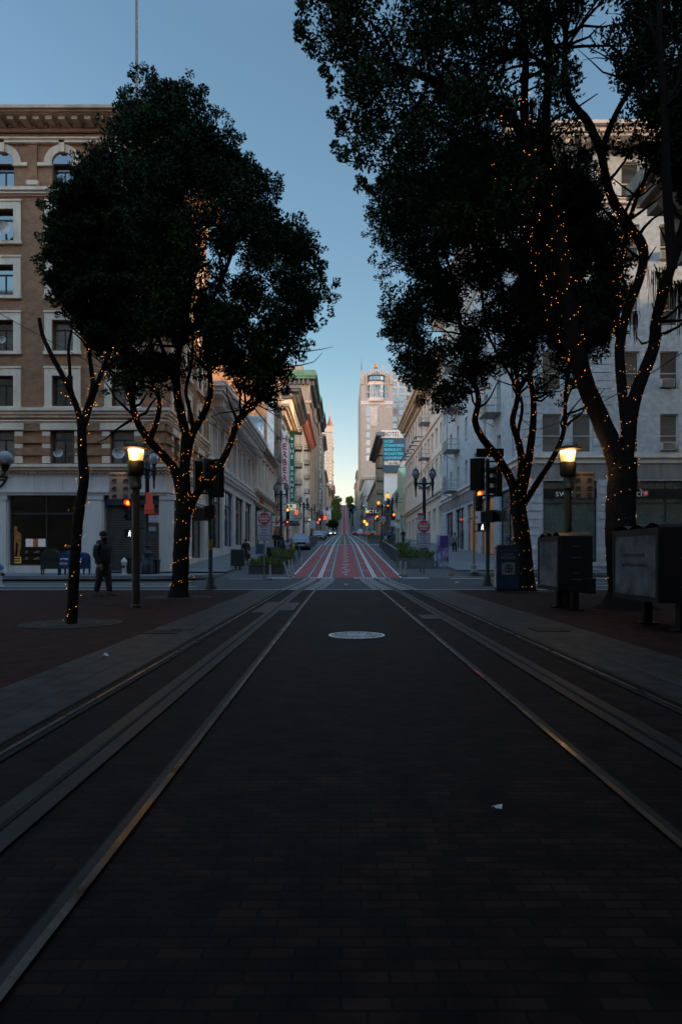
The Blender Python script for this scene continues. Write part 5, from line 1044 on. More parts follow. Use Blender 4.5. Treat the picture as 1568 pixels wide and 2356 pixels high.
# ---- signals
yel = M('signal_dark_green', (.015, .022, .018), .5, .2, var=.15); redl = M('red_light', (.8, .1, .02), .4, var=0, emit=(1, .012, .001), es=10); redh = M('red_light_centre', (.9, .3, .05), .4, var=0, emit=(1, .05, .004), es=10); offl = M('unlit_lens', (.03, .03, .03), .3, var=0); walkl = M('walk_light', (.8, .8, .8), .4, var=0, emit=(1, .96, .9), es=1.0); amber = M('amber_light', (.8, .4, .05), .4, var=0, emit=(1, .32, .03), es=1.2); greenl = M('green_light', (.05, .8, .4), .4, var=0, emit=(.1, 1, .55), es=.8)
def head(parent, x, y, z, rz, lit=None, back=False, sc=1., pend=None):
    """three lens signal head; local face towards -Y, z = top"""
    h = MB(); w = .17*sc; hh = .36*sc
    h.box(-w, w, -.09*sc, .12*sc, -3*hh, 0)
    if back: h.box(-w-.12*sc, w+.12*sc, .0, .015, -3*hh-.1, .1)
    o = h.build('signal_head', yel, parent, bevel=.015); o.location = (x, y, z); o.rotation_euler = (0, 0, rz)
    for k in range(3):
        zc = -hh*(k+.5); v = MB(); n = 14; r = .135*sc
        for i in range(n-3):
            a0, a1 = math.pi*(-.18)+i*1.36*math.pi/(n-3), math.pi*(-.18)+(i+1)*1.36*math.pi/(n-3)
            p = lambda a, yy, rr: (rr*math.cos(a), yy, zc+rr*math.sin(a))
            v.quad(p(a0, -.09*sc, r), p(a1, -.09*sc, r), p(a1, -.33*sc, r*.98), p(a0, -.33*sc, r*.98))
        q = v.build('visor', yel, o, True); l = MB(); l.disc((0, 0, zc), r*.93, -.105*sc, .02, 16)
        e = lit if (lit and lit[0] == k) else None; q = l.build('lens', e[1] if e else offl, o)
        if e and e[1] is redl: l = MB(); l.disc((0, 0, zc), r*.62, -.112*sc, .01, 16); l.build('lens_centre', redh, o)
    return o
def walker(mb, x, y, z, s):
    q = lambda a, b: (x+a*s, y, z+b*s); mb.disc((x+.02*s, 0, z+.40*s), .055*s, y-.004, .008, 10)
    mb.tube([q(0, .32), q(-.02, .1)], [.055*s, .05*s], 5, flat=.3); mb.tube([q(-.02, .1), q(-.1, -.08), q(-.16, -.22)], [.04*s, .035*s, .025*s], 5, flat=.3); mb.tube([q(0, .1), q(.06, -.06), q(.1, -.24)], [.04*s, .035*s, .025*s], 5, flat=.3)
    mb.tube([q(0, .3), q(.1, .16), q(.16, .2)], [.03*s, .025*s, .02*s], 5, flat=.3); mb.tube([q(0, .3), q(-.1, .18), q(-.12, .05)], [.03*s, .025*s, .02*s], 5, flat=.3)
def pedhead(parent, x, y, z, rz, lit=False):
    m = MB(); m.box(-.22, .22, -.1, .1, -.2, .2); m.box(-.235, -.215, -.24, -.1, -.2, .2); m.box(.215, .235, -.24, -.1, -.2, .2); m.box(-.235, .235, -.24, -.1, .2, .22); o = m.build('pedestrian_signal', yel, parent, bevel=.01); o.location = (x, y, z); o.rotation_euler = (0, 0, rz)
    if lit: m = MB(); walker(m, 0, -.115, -.03, .42); m.build('walk_symbol', walkl, o)
    return o
def signal_pole(label, u, d, top, grp=None, name='traffic_signal', r=.075, mat=None, zb=0.):
    t = thing(name, label, 'traffic signal', ((u-784)*d/F, d, zb), 0, grp); m = MB(); m.lathe([(.2, 0), (.2, .06), (.14, .14), (.13, .35), (r, .42), (r, top), (r*.4, top+.08)], n=12); m.build('pole', mat or yel, t, True); return t
hz = lambda v, d, zb=0: H+(VV-v)*d/F-zb
t = signal_pole('dark signal pole seen from behind with yellow band beside the big left tree', 484, 21.5, hz(1075, 21.5)); d = 21.5
head(t, (455-484)*d/F, 0, hz(1062, d), math.pi*.62); head(t, (497-484)*d/F, .05, hz(1062, d), math.pi*.9, back=True); head(t, (474-484)*d/F, -.02, hz(1056, d), math.pi*1.3)
pedhead(t, (458-484)*d/F, 0, hz(1184, d), math.pi*.95); pedhead(t, (474-484)*d/F, .1, hz(1178, d), math.pi*.6)
m = MB(); m.bar((-.5, 0, hz(1078, d)), (.2, 0, hz(1078, d)), .03, 6); m.bar((-.5, 0, hz(1135, d)), (.2, 0, hz(1135, d)), .03, 6); m.bar((-.5, 0, hz(1172, d)), (.1, 0, hz(1172, d)), .03, 6); m.build('bracket', yel, t)
m = MB(); m.lathe([(.082, hz(1266, d)), (.082, hz(1241, d))], n=12); m.build('reflective_band', M('band_yellow', (.28, .16, .02), .5), t)
t = signal_pole('dark signal pole seen from behind with street name board, right of the street', 1121, 24.2, hz(1060, 24.2)); d = 24.2
x = lambda u: (u-1121)*d/F
head(t, x(1098), .05, hz(1060, d), math.pi*.93, back=True, sc=.93); head(t, x(1143), 0, hz(1072, d), -math.pi*.5+.15, sc=1.05); pedhead(t, x(1118), -.1, hz(1190, d), math.pi*.9); pedhead(t, x(1143), 0, hz(1188, d), math.pi*.7)
m = MB(); m.bar((x(1100), 0, hz(1062, d)), (x(1145), 0, hz(1062, d)), .03, 6); m.bar((x(1100), 0, hz(1140, d)), (x(1145), 0, hz(1140, d)), .03, 6); m.bar((x(1115), 0, hz(1175, d)), (x(1145), 0, hz(1175, d)), .03, 6); m.build('bracket', yel, t)
m = MB(); m.box(x(1095), x(1158), -.02, .02, hz(1052, d), hz(1032, d)); m.build('street_name_board', yel, t, bevel=.01)
d = 32.6; t = signal_pole('slim pale signal pole on the far right corner showing red and walking figure', 1089, d, hz(1125, d)-.3, mat=M('pole_galvanised', (.2, .2, .2), .5, .5, var=.2), r=.06, zb=.3)
x = lambda u: (u-1089)*d/F
head(t, x(1100), -.1, hz(1129, d)-.3, 0, (0, redl), sc=.95); pedhead(t, x(1107), -.1, hz(1214, d)-.3, 0, True)
m = MB(); m.bar((0, 0, hz(1150, d)-.3), (x(1100), -.0, hz(1150, d)-.3), .03, 6); m.bar((0, 0, hz(1206, d)-.3), (x(1107), 0, hz(1206, d)-.3), .03, 6); m.bar((0, 0, hz(1222, d)-.3), (x(1107), 0, hz(1222, d)-.3), .03, 6); m.build('bracket', yel, t)
globe_m = M('frosted_globe', (.34, .35, .38), .25, var=.12); globe_d = M('grey_lantern_glass', (.20, .20, .22), .25, var=.2, scale=8); globe_l = M('amber_lantern_glass', (.7, .35, .08), .4, var=.1, emit=(1, .33, .03), es=.8)
def twin_lamp(label, x, y, zb, h, gm=(None, None), grp='ornate twin lantern lamps on the street', rz=0, sp=.55):
    t = thing('twin_lamp', label, 'street lamp', (x, y, zb), rz, grp); m = MB()
    m.lathe([(.36, 0), (.36, .5), (.30, .58), (.24, .9), (.26, 1.0), (.16, 1.1), (.13, 1.3), (.16, 1.35), (.12, 1.42), (.10, h-1.5), (.14, h-1.45), (.09, h-1.38), (.12, h-1.15), (.2, h-1.05), (.14, h-.95), (.16, h-.8), (.05, h-.62)], n=12); m.build('post', bluepaint, t, True)
    m = MB(); m.bar((-sp, 0, h-1.05), (sp, 0, h-1.05), .06, 6)
    for e in (-1, 1): m.lathe([(.02, h-1.95), (.05, h-1.85), (.05, h-1.6), (.10, h-1.15), (.13, h-1.0), (.09, h-.85), (.13, h-.72)], e*sp, 0, 10); m.tube([(e*.1, 0, h-1.4), (e*.3, 0, h-1.25), (e*sp, 0, h-1.1)], .035, 5)
    m.build('arm', bluepaint, t, True)
    for e, g_ in zip((-1, 1), gm):
        m = MB(); m.lathe([(.13, h-.70), (.23, h-.5), (.24, h-.38), (.17, h-.2)], e*sp, 0, 12); q = m.build('lantern', g_ or globe_d, t, True); m = MB(); m.lathe([(.2, h-.2), (.12, h-.1), (.03, h-.03), (.02, h+.1)], e*sp, 0, 10)
        for k in range(6): a = k*math.pi/3; m.tube([(e*sp+.13*math.cos(a), .13*math.sin(a), h-.7), (e*sp+.245*math.cos(a), .245*math.sin(a), h-.45), (e*sp+.18*math.cos(a), .18*math.sin(a), h-.2)], .012, 4)
        m.build('lantern_cap', bluepaint, q, True)
    return t
# far left corner lamp carrying signal + signs
d = 31.5; zb = .25; t = twin_lamp('ornate twin lantern lamp on the far left corner with red signal and orange notices', (339-784)*d/F, d, zb, hz(1030, d, zb), (globe_m, globe_m), rz=1.25)
o_ = Vector(t.location); fl = thing('traffic_signal', 'traffic signal showing red and walking figure on the far left corner lamp', 'traffic signal', (o_.x-.15, o_.y-.25, zb)); x = lambda u: (u-784)*d/F-o_.x+.15
head(fl, x(301.5), -.1, hz(1150.5, d, zb), 0, (0, redl), sc=.95); pedhead(fl, x(305), -.05, hz(1229, d, zb), 0, True); m = MB(); m.bar((x(301), .1, hz(1158, d, zb)), (x(337), .15, hz(1158, d, zb)), .03, 6); m.bar((x(301), .1, hz(1216, d, zb)), (x(337), .15, hz(1216, d, zb)), .03, 6); m.build('bracket', yel, fl)
def plate(label, u, v, w, h, d, mat, lines, tm, zb_=0, fs=.1, name='notice_sign', pole=None):
    x0, y0, z0 = P(u, v, d); r = thing(name, label, 'sign', (x0, y0, z0)); m = MB(); m.box(-w/2, w/2, 0, .02, -h/2, h/2); m.build('panel', mat, r, bevel=.008)
    n = len(lines)
    for i, s in enumerate(lines):
        if s: text(s, fs, tm, r, (0, -.008, h/2-(i+.75)*h/n-.0), ext=.003, xs=.9)
    if pole: m = MB(); m.tube([(0, .05, zb_-z0), (0, .05, h/2+.05)], .035, 8); m.build('post', M('post_grey', (.12, .13, .13), .5, .5), r, True)
    return r
M('post_grey', (.12, .13, .13), .5, .5); orange = M('notice_orange', (.55, .07, .03), .6, var=.15, emit=(1, .12, .05), es=.02); ink = M('sign_ink', (.02, .02, .025), .6, var=0); sgw = M('sign_face_white', (.58, .58, .6), .55, var=.1, scale=8); rdi = M('sign_face_red', (.55, .014, .024), .5, var=.1)
plate('upper orange paper notice on the far left corner lamp post', 343.5, 1147, .32, .58, d-.35, orange, ['', ''], ink); plate('wider orange notice below the first on the far left lamp post', 343.5, 1171, .45, .45, d-.38, orange, ['NOTICE'], ink, fs=.1)
r = plate('small white no parking sign beside the orange notices', 354, 1191, .5, .46, d-.3, sgw, ['NO PARKING', "Don't Block", 'TOW AWAY'], rdi, fs=.085); m = MB(); m.box(-.25, .25, -.004, .0, .12, .23); m.build('red_band', rdi, r)
plate('small blank street plate low on the far left lamp post', 350.5, 1217, .34, .2, d-.3, signgrey, [''], ink)
for i, (u, w, h) in enumerate(((308, .7, .75), (354, .5, .65))):
    r = thing('planter_box', ['wider dark box left of the far left lamp base', 'narrow dark box right of the far left lamp base'][i], 'box', ((u-784)*32/F, 32, .24)); m = MB(); m.tbox(0, 0, 0, h, w*.9, .5, w, .55); m.build('body', blackm, r, bevel=.02); m = MB(); m.box(-w/2-.02, w/2+.02, -.3, .3, h, h+.05); m.build('lid', blackm, r)
# globe lamp at left edge
d = 20; r = thing('globe_lamp', 'white globe lamp on a bracket at the left picture edge', 'street lamp', ((-40-784)*d/F, d, 0)); x = 52*d/F; z = hz(1055, d)
m = MB(); m.lathe([(.14, 0), (.09, .1), (.07, z-.5), (.05, z-.3)], n=10); m.build('post', blackm, r, True); m = MB(); m.tube([(0, 0, z-.6), (x*.5, 0, z-.7), (x, 0, z-.45), (x, 0, z-.3)], .03, 6); m.lathe([(.02, z-.42), (.08, z-.36), (.13, z-.24), (.15, z-.2)], x, 0, 12); m.build('bracket', blackm, r, True); m = MB(); m.ball((x, 0, z), .235, 18); m.build('globe', globe_m, r, True)
# hydrants
def hydrant(label, x, y, z, top, s=1.):
    r = thing('fire_hydrant', label, 'fire hydrant', (x, y, z), 0, 'fire hydrants'); m = MB(); m.lathe([(.17*s, 0), (.17*s, .04), (.11*s, .06), (.11*s, .45*s), (.14*s, .47*s), (.14*s, .52*s), (.11*s, .54*s), (.11*s, .6*s)], n=14); m.build('barrel', M('hydrant_white', (.42, .42, .41), .5, var=.15, scale=8), r, True)
    m = MB(); m.lathe([(.15*s, .6*s), (.15*s, .64*s), (.13*s, .72*s), (.05*s, .80*s), (.03*s, .84*s)], n=14); m.build('bonnet', top, r, True)
    m = MB(); m.tube([(-.18*s, 0, .42*s), (.18*s, 0, .42*s)], .05*s, 8); m.tube([(0, -.18*s, .38*s), (0, 0, .38*s)], .065*s, 10); m.build('outlet', blackm, r, True); return r
hydrant('white fire hydrant on the far left pavement by the corner lamp', (286-784)*31/F, 31, .24, MATS['hydrant_white'] if 'hydrant_white' in MATS else sgw, .95)
hydrant('white fire hydrant with a blue cap at the left picture edge', (-2-784)*23.6/F, 23.6, 0, M('bonnet_blue', (.02, .14, .32), .4), 1.05)
# mailboxes
def mailbox(label, x, y, z, mat, w=.62, h=1.25, rz=0, name='mailbox', emblem=False):
    r = thing(name, label, 'mailbox', (x, y, z), rz, 'mailboxes by the shop'); m = MB(); n = 10; yb = .3; prof = [(-w/2, .28)]+[(-w/2*math.cos(math.pi*i/n), h-w/2+w/2*math.sin(math.pi*i/n)) for i in range(n+1)]+[(w/2, .28)]
    for (a, b), (c, e) in zip(prof, prof[1:]+prof[:1]): m.quad((a, -yb, b), (c, -yb, e), (c, yb, e), (a, yb, b))
    m.poly([(a, -yb, b) for a, b in prof[::-1]]); m.poly([(a, yb, b) for a, b in prof]); m.build('body', mat, r)
    for sx in (-1, 1):
        for sy in (-1, 1): m = MB(); m.tbox(sx*(w/2-.04), sy*.25, 0, .3, .05, .05, .07, .07); m.build('leg', mat, r)
    m = MB(); m.box(-w/2+.05, w/2-.05, -yb-.03, -yb+.002, h-.5, h-.38); m.build('hatch', mat, r)
    if emblem:
        m = MB(); q = lambda a, b: (-.02+a+b*.2, -yb-.008, .62+b); m.poly([q(-.18, -.14), q(.18, -.14), q(.18, .16), q(-.18, .16)]); m.build('emblem_panel', sgw, r)
        m = MB(); q2 = lambda a, b: (-.02+a+b*.2, -yb-.016, .62+b); m.poly([q2(-.15, -.04), q2(.12, -.04), q2(.15, .03), q2(.02, .1), q2(-.15, .13), q2(-.02, .04)]); m.build('eagle_emblem', M('emblem_blue', (.01, .03, .09), .5), r); text('USPS', .09, MATS['emblem_blue'], r, (-.04, -yb-.018, .495), ext=.002)
    return r
mailbox('plain dark mailbox standing left of the blue mailbox', (118-784)*30.2/F, 30.2, .24, M('mailbox_olive', (.02, .022, .02), .45, .2), .8, 1.22, .25)
mb_ = M('mailbox_blue', (.008, .035, .11), .4, .1, var=.15); mailbox('blue mailbox with white eagle emblem beside the dark one', (154-784)*30.2/F, 30.3, .24, mb_, .6, 1.08, -.1, emblem=True); mailbox('second blue mailbox partly hidden behind the thin tree', (180-784)*30.2/F, 30.6, .24, mb_, .6, 1.05, -.15, emblem=True)
# DO NOT ENTER signs
M('post_grey', (.12, .13, .13), .5, .5)
def dne(label, u, v0, v1, v2, d, zb, w):
    x, _, _ = P(u, 0, d); r = thing('do_not_enter_sign', label, 'road sign', (x, d, zb), 0, 'do not enter signs'); z = lambda v: hz(v, d, zb); m = MB(); m.tube([(0, .04, 0), (0, .04, z(v0)+.1)], .035, 8); m.build('post', MATS['post_grey'], r, True)
    m = MB(); m.box(-w/2, w/2, -.01, .01, z(v1)+.015, z(v0)); m.build('backing', sgw, r, bevel=.005); R_ = (z(v0)-z(v1))/2*.93; cz = (z(v0)+z(v1))/2
    m = MB(); m.disc((0, 0, cz), R_, -.018, .006, 32); m.build('red_disc', rdi, r); m = MB(); m.box(-R_*.8, R_*.8, -.026, -.019, cz-R_*.14, cz+R_*.14); m.build('white_bar', sgw, r)
    text('DO NOT', R_*.42, sgw, r, (0, -.022, cz+R_*.28), ext=.002, bold=.004); text('ENTER', R_*.42, sgw, r, (0, -.022, cz-R_*.6), ext=.002, bold=.004)
    m = MB(); m.box(-w/2-.02, w/2+.02, -.01, .01, z(v2), z(v1)-.01); m.build('lower_panel', ink, r, bevel=.005); m = MB(); m.box(-w/2, w/2, -.018, -.012, z(v2)+.02, z(v1)-.03); m.build('lower_face', M('sign_face_lilac', (.44, .44, .5), .55, var=.1, scale=8), r); hh = z(v1)-z(v2)
    for i, s in enumerate(['EXCEPT', 'MUNI', 'TAXIS', 'COMMERCIAL', 'VEHICLES']): text(s, hh*.15, ink, r, (0, -.021, z(v1)-hh*(.185+.185*i)), ext=.002, xs=.88 if len(s) > 7 else 1)
    return r
dne('red do not enter sign with white panel below, left of the red lane', 607.5, 1178, 1208.5, 1243.5, 31.2, .05, .64); dne('red do not enter sign with white panel below, right of the red lane', 974, 1196, 1226, 1261, 34, .17, .655)
# planters, parklets, posts
wood = M('planter_wood', (.06, .05, .045), .8, var=.3, scale=4); stone_p = M('planter_grey', (.13, .13, .14), .8, var=.25, scale=3)
def planter(label, x0, x1, y0, y1, h, mat, n=40, ph=.6, seed=0):
    ym = (y0+y1)/2; r = thing('planter', label, 'planter', ((x0+x1)/2, ym, zp(y0)+.02), 0, 'planters at the kerb', world=True); z = zp(y0)-.05; m = MB(); m.box(x0, x1, y0, y1, z, z+h+.05); m.box(x0-.03, x1+.03, y0-.03, y1+.03, z+h+.05, z+h+.1); m.build('trough', mat, r, bevel=.02)
    m = MB(); n_ = int((x1-x0)*(y1-y0)*n)+20; C = []; 
    for k in range(n_):
        cx, cy = random.uniform(x0+.05, x1-.05), random.uniform(y0+.05, y1-.05); hh = ph*(.6+.4*math.sin(cx*3+seed)*math.cos(cy*2))*random.uniform(.7, 1.2)
        for j in range(7):
            a = random.uniform(0, 6.28); l = hh*random.uniform(.6, 1.1); bx, by = math.cos(a)*.22*l, math.sin(a)*.22*l; w = .018
            p0 = (cx, cy, z+h+.05); p1 = (cx+bx, cy+by, z+h+.05+l*.6); p2 = (cx+bx*2.6, cy+by*2.6, z+h+.05+l*random.uniform(.8, 1.0))
            m.quad((p0[0]-w, p0[1], p0[2]), (p0[0]+w, p0[1], p0[2]), (p1[0]+w, p1[1], p1[2]), (p1[0]-w, p1[1], p1[2])); m.poly([(p1[0]-w, p1[1], p1[2]), (p1[0]+w, p1[1], p1[2]), p2])
    o = m.build('plants', leaf_g, r); at = o.data.attributes.new('tint', 'FLOAT', 'FACE'); at.data.foreach_set('value', np.random.default_rng(seed).random(len(o.data.polygons)).astype(np.float32)); return r
planter('low wooden planter of spiky grass at the near left kerb', -4.75, -2.95, 33.6, 35.6, .42, wood, 26, .75, 1); planter('dense green planter by the rear of the left parklet', -4.3, -3.1, 40.5, 44.5, .5, wood, 26, .75, 2)
planter('low grey planter of tall grass beside the right do not enter sign', 3.35, 5.35, 37.4, 39.2, .55, stone_p, 30, .95, 3); planter('dark bushy planter behind the right railing', 4.6, 5.6, 52, 56, .5, stone_p, 26, .9, 4); planter('grassy planter at the far end of the right railing', 3.9, 5.2, 63, 67, .5, stone_p, 20, .8, 5); planter('distant planter of shrubs past the parked silver car', -5.2, -4.0, 70, 74, .6, wood, 20, .8, 6); planter('tiny distant planter at the end of the first block, right', 3.6, 5, 82, 88, .6, stone_p, 14, .9, 7)
def railing(label, pts, h=1.0):
    x, y = pts[0]; r = thing('railing', label, 'railing', (x, y, zp(y)), 0, None, world=True); m = MB(); b = MB(); gm = M('railing_grey', (.16, .165, .18), .5, .5, var=.2)
    for (x0, y0), (x1, y1) in zip(pts, pts[1:]):
        n = int(math.hypot(x1-x0, y1-y0)/.14); z0, z1 = zp(y0), zp(y1); m.hexa([(x0-.05, y0, z0+h-.06), (x0+.05, y0, z0+h-.06), (x1+.05, y1, z1+h-.06), (x1-.05, y1, z1+h-.06), (x0-.05, y0, z0+h), (x0+.05, y0, z0+h), (x1+.05, y1, z1+h), (x1-.05, y1, z1+h)]); m.bar((x0, y0, z0+.12), (x1, y1, z1+.12), .03)
        for k in range(n+1): t = k/n; X, Y = lerp(x0, x1, t), lerp(y0, y1, t); Z = lerp(z0, z1, t); b.bar((X, Y, Z+.02 if k % 10 == 0 else Z+.1), (X, Y, Z+h-.04), .035 if k % 10 == 0 else .014, 4)
    m.build('rail', gm, r); b.build('balusters', gm, r); return r
railing('grey slatted railing along the right parklet', [(3.45, 39.4), (3.55, 45), (3.7, 52), (3.8, 60)], .98); railing('grey railing along the left parklet by the silver car', [(-3.0, 46), (-2.95, 47.2)], 1.); railing('long thin railing at the left kerb beyond the parked silver car', [(-3.2, 66), (-3.0, 72), (-2.9, 80)], 1.1)
dm_ = M('delineator_white', (.38, .37, .35), .6, var=.2, scale=9)
for i, (u, vb, vt, lean) in enumerate([(622, 1334, 1299, -.02), (670, 1328, 1288, -.13), (664, 1329, 1292, -.25), (676, 1324, 1287, -.1), (920.5, 1325, 1290, 0), (931.5, 1326, 1293, .03), (692, 1303, 1281, .05), (939, 1262, 1243, 0), (697, 1252, 1237, 0)]):
    for dd in range(60, 900):   # distance where the ground meets this base line
        y = dd/10*1.0+24; 
        if H+(VV-vb)*y/F <= zp(y)+.005: break
    r = tag(thing('delineator_post', ['leaning', 'upright', 'scuffed', 'short'][i % 4]+' white flexible post '+['left of the red lane nearest the crossing', 'third in the cluster left of the red lane', 'most tilted in the cluster left of the red lane', 'last in the cluster left of the red lane', 'at the right corner of the red lane, inner one', 'at the right corner of the red lane, outer one', 'beside the left planter', 'far up on the right at the block end', 'far up on the left at the block end'][i], 'delineator', ((u-784)*y/F, y, zp(y)), 0, 'white flexible posts'))
    h = (vb-vt)*y/F; m = MB(); m.lathe([(.11, 0), (.11, .03), (.05, .05)], n=10); m.build('base', blackm, r); m = MB(); m.tube([(0, 0, .03), (lean*.5, 0, h*.5), (lean, 0, h)], .042, 10); m.build('tube', dm_, r, True)
# big street objects: bins, kiosks, utility box
r = thing('litter_bin', 'blue litter bin with white emblem panel at the foot of the right tree', 'litter bin', (5.28, 20.8, 0), -.12); m = MB(); m.box(-.36, .36, -.33, .33, .05, 1.34); m.build('body', M('bin_blue', (.012, .035, .07), .45, .1, var=.25), r, bevel=.04); m = MB(); m.tbox(0, 0, 1.34, 1.46, .74, .7, .6, .5); m.build('lid', blackm, r, bevel=.02); m = MB(); m.box(-.33, .33, -.3, .3, 0, .05); m.build('plinth', blackm, r)
m = MB(); m.box(-.19, .21, -.345, -.33, .52, .9); m.build('panel', M('bin_panel', (.22, .21, .20), .6), r); m = MB()
for a, b in (((-.02, .58), (.05, .84)), ((-.1, .7), (.12, .72)), ((-.1, .6), (.1, .65)), ((-.08, .8), (.1, .82)), ((.05, .58), (-.06, .83)), ((.1, .6), (.12, .8)), ((-.1, .62), (-.08, .78))): m.bar((a[0], -.35, a[1]), (b[0], -.35, b[1]), .015, 4)
m.build('emblem', ink, r); text('UNION', .09, signgrey, r, (0, -.337, 1.13), ext=.002); text('SQUARE', .12, signgrey, r, (0, -.337, 1.01), ext=.002); m = MB(); m.quad((-.364, .3, .12), (-.364, -.3, .12), (-.364, -.3, 1.3), (-.364, .3, 1.3)); m.build('side_art', M('side_art', (.10, .14, .25), .5, var=.9, scale=3, tint=(.5, .3, .2)), r)
pan = M('rack_glass', (.05, .05, .052), .15, var=.6, scale=2, spec=.6, tint=(.10, .10, .105)); rackb = M('rack_black', (.010, .010, .011), .4, .2, var=.15)
def newsrack(label, x, y, h0, h1, ln, w, lines):
    r = thing('newspaper_rack', label, 'newspaper rack', (x, y, 0), 0, 'black newspaper racks'); m = MB(); m.box(0, w, 0, ln, h0, h1); m.box(w-.14, w+.04, -.06, ln, h0-.05, h1-.14*6); m.build('cabinet', rackb, r, bevel=.015)
    m = MB(); k = 3
    for i in range(k):
        a, b = ln*i/k, ln*(i+1)/k-.02; n = 6
        for j in range(n): t0, t1 = j/n, (j+1)/n; z = lambda t: h1+.003+.07*math.sin(math.pi*t); m.quad((0, lerp(a, b, t0), z(t0)), (w, lerp(a, b, t0), z(t0)), (w, lerp(a, b, t1), z(t1)), (0, lerp(a, b, t1), z(t1)))
    m.build('hood', rackb, r, True); m = MB(); m.box(-.02, .001, .08, ln-.08, h0+.08, h1-.1); m.build('display_panel', pan, r); m = MB(); 
    for ya, yb, za, zb_ in ((.0, ln, h1-.1, h1), (.0, ln, h0, h0+.08), (.0, .08, h0+.08, h1-.1), (ln-.08, ln, h0+.08, h1-.1)): m.box(-.03, -.0, ya, yb, za, zb_)
    m.build('panel_frame', rackb, r)
    for yy in (.2, ln-.25): m = MB(); m.tbox(w*.55, yy, 0, .03, .3, .22, .3, .22); m.tbox(w*.55, yy, .03, h0, .13, .13, .13, .13); m.build('leg', rackb, r)
    m = MB()
    for j, (za, ww) in enumerate(((h1-.22, .16), (h1-.45, .2), (h1-.75, .12), (h0+.22, .2))): m.box(w*.5-ww/2, w*.5+ww/2, -.012 if j < 3 else -.012, -.001, za, za+.02)
    m.build('printed_label', M('label_grey', (.06, .06, .06), .6), r)
    for i, s in enumerate(lines): text(s, .115, M('panel_print', (.03, .032, .04), .5, var=0), r, (-.024, ln*.5, (h0+h1)/2+.12-.15*i), (math.pi/2, 0, -math.pi/2), ext=.001)
    return r
newsrack('smaller black newspaper rack with blank glass side in front of the right lamp', 4.32, 12.9, .40, 1.50, 1.35, .66, []); newsrack('larger black newspaper rack cut by the right picture edge', 4.50, 9.2, .42, 1.50, 1.55, .75, ['keep it present,', 'working to protect.'])
r = thing('utility_cabinet', 'tall purple painted utility cabinet with dripping mural on the right pavement', 'utility cabinet', ((1018-784)*38/F, 38, .42)); m = MB(); m.box(-.34, .3, -.2, .3, .12, 1.92); m.build('body', M('cabinet_purple', (.10, .05, .22), .5, var=.9, scale=1.8, tint=(.34, .33, .50)), r, bevel=.01); m = MB(); m.box(-.36, .32, -.22, .32, 0, .12); m.build('plinth', signgrey, r); m = MB(); dp = M('mural_purple', (.07, .03, .18), .5)
m.box(-.2, .28, -.207, -.2, 1.2, 1.88)
for k in range(9): xx = -.3+k*.07; z0 = random.uniform(.3, 1.0); m.box(xx, xx+.035, -.206, -.2, z0, 1.3)
m.build('mural_print', dp, r)
# bins left pavement
def bin_(label, u, d, w, h, mat, zb, name='litter_bin', legs=False):
    r = thing(name, label, 'litter bin', ((u-784)*d/F, d, zb)); b = .22 if legs else 0; m = MB(); m.box(-w/2, w/2, -w*.4, w*.4, b, h-.06); m.build('body', mat, r, bevel=.03); m = MB(); m.box(-w/2-.02, w/2+.02, -w*.42, w*.42, h-.06, h); m.build('lid', mat, r, bevel=.02)
    if legs:
        for e in (-1, 1): m = MB(); m.box(e*.12-.04, e*.12+.04, -.04, .04, 0, b); m.build('leg', blackm, r)
    return r
dgreen = M('bin_dark_green', (.012, .02, .015), .5); bin_('dark green post box on two short legs on the left pavement', 547, 36.5, .72, 1.15, dgreen, .24+.1, 'storage_box', True); bin_('black litter bin behind the left planter', 622.5, 45, .55, 1.0, blackm, .75); bin_('blue wheeled bin against the columned building shopfront', 598, 52, .62, 1.0, M('bin_grey_blue', (.04, .09, .13), .5), 1.1); bin_('black covered bin left of the parked silver car', 648, 50, .55, 1.0, blackm, 1.0)
r = thing('bollard', 'yellow bollard beside the parked silver car', 'bollard', ((674.5-784)*52/F, 52, zp(52))); m = MB(); m.lathe([(.12, 0), (.12, .8), (.10, .86), (.02, .9)], n=12); m.build('post', M('bollard_yellow', (.45, .24, .01), .5), r, True)
# manhole cover, grate ring, scraps
r = tag(thing('manhole_cover', 'round pale manhole cover in the brick roadway between the tracks', 'manhole cover', ((820-784)*8.9/F, 8.9, .006))); m = MB(); m.lathe([(.38, 0), (.38, .006), (.33, .007), (.33, .003), (.0001, .003)], n=40, cap=False); m.build('rim', M('worn_iron_pale', (.16, .165, .165), .5, .4, var=.5, scale=12), r); m = MB(); mt_ = M('worn_iron_bright', (.75, .76, .75), .45, .3, var=.3, scale=25)
for _ in range(420):
    q, a_ = .325*math.sqrt(random.random()), random.uniform(0, 6.283); x, y, s1, s2 = q*math.cos(a_), q*math.sin(a_), random.uniform(.004, .014), random.uniform(.003, .010); zt_ = random.uniform(.0055, .0085)
    if abs(y) > .04 or abs(x) > .14: m.hexa([(x-s1, y-s2, .003), (x+s1, y-s2*.5, .003), (x+s1*.8, y+s2, .003), (x-s1*.7, y+s2, .003), (x-s1, y-s2, zt_), (x+s1, y-s2*.5, zt_), (x+s1*.8, y+s2, zt_), (x-s1*.7, y+s2, zt_)])
m.box(-.12, .12, -.03, .03, .003, .008); m.lathe([(.383, .0), (.383, .009), (.345, .009), (.345, .005)], n=40, cap=False); m.build('stud_pattern', mt_, r)
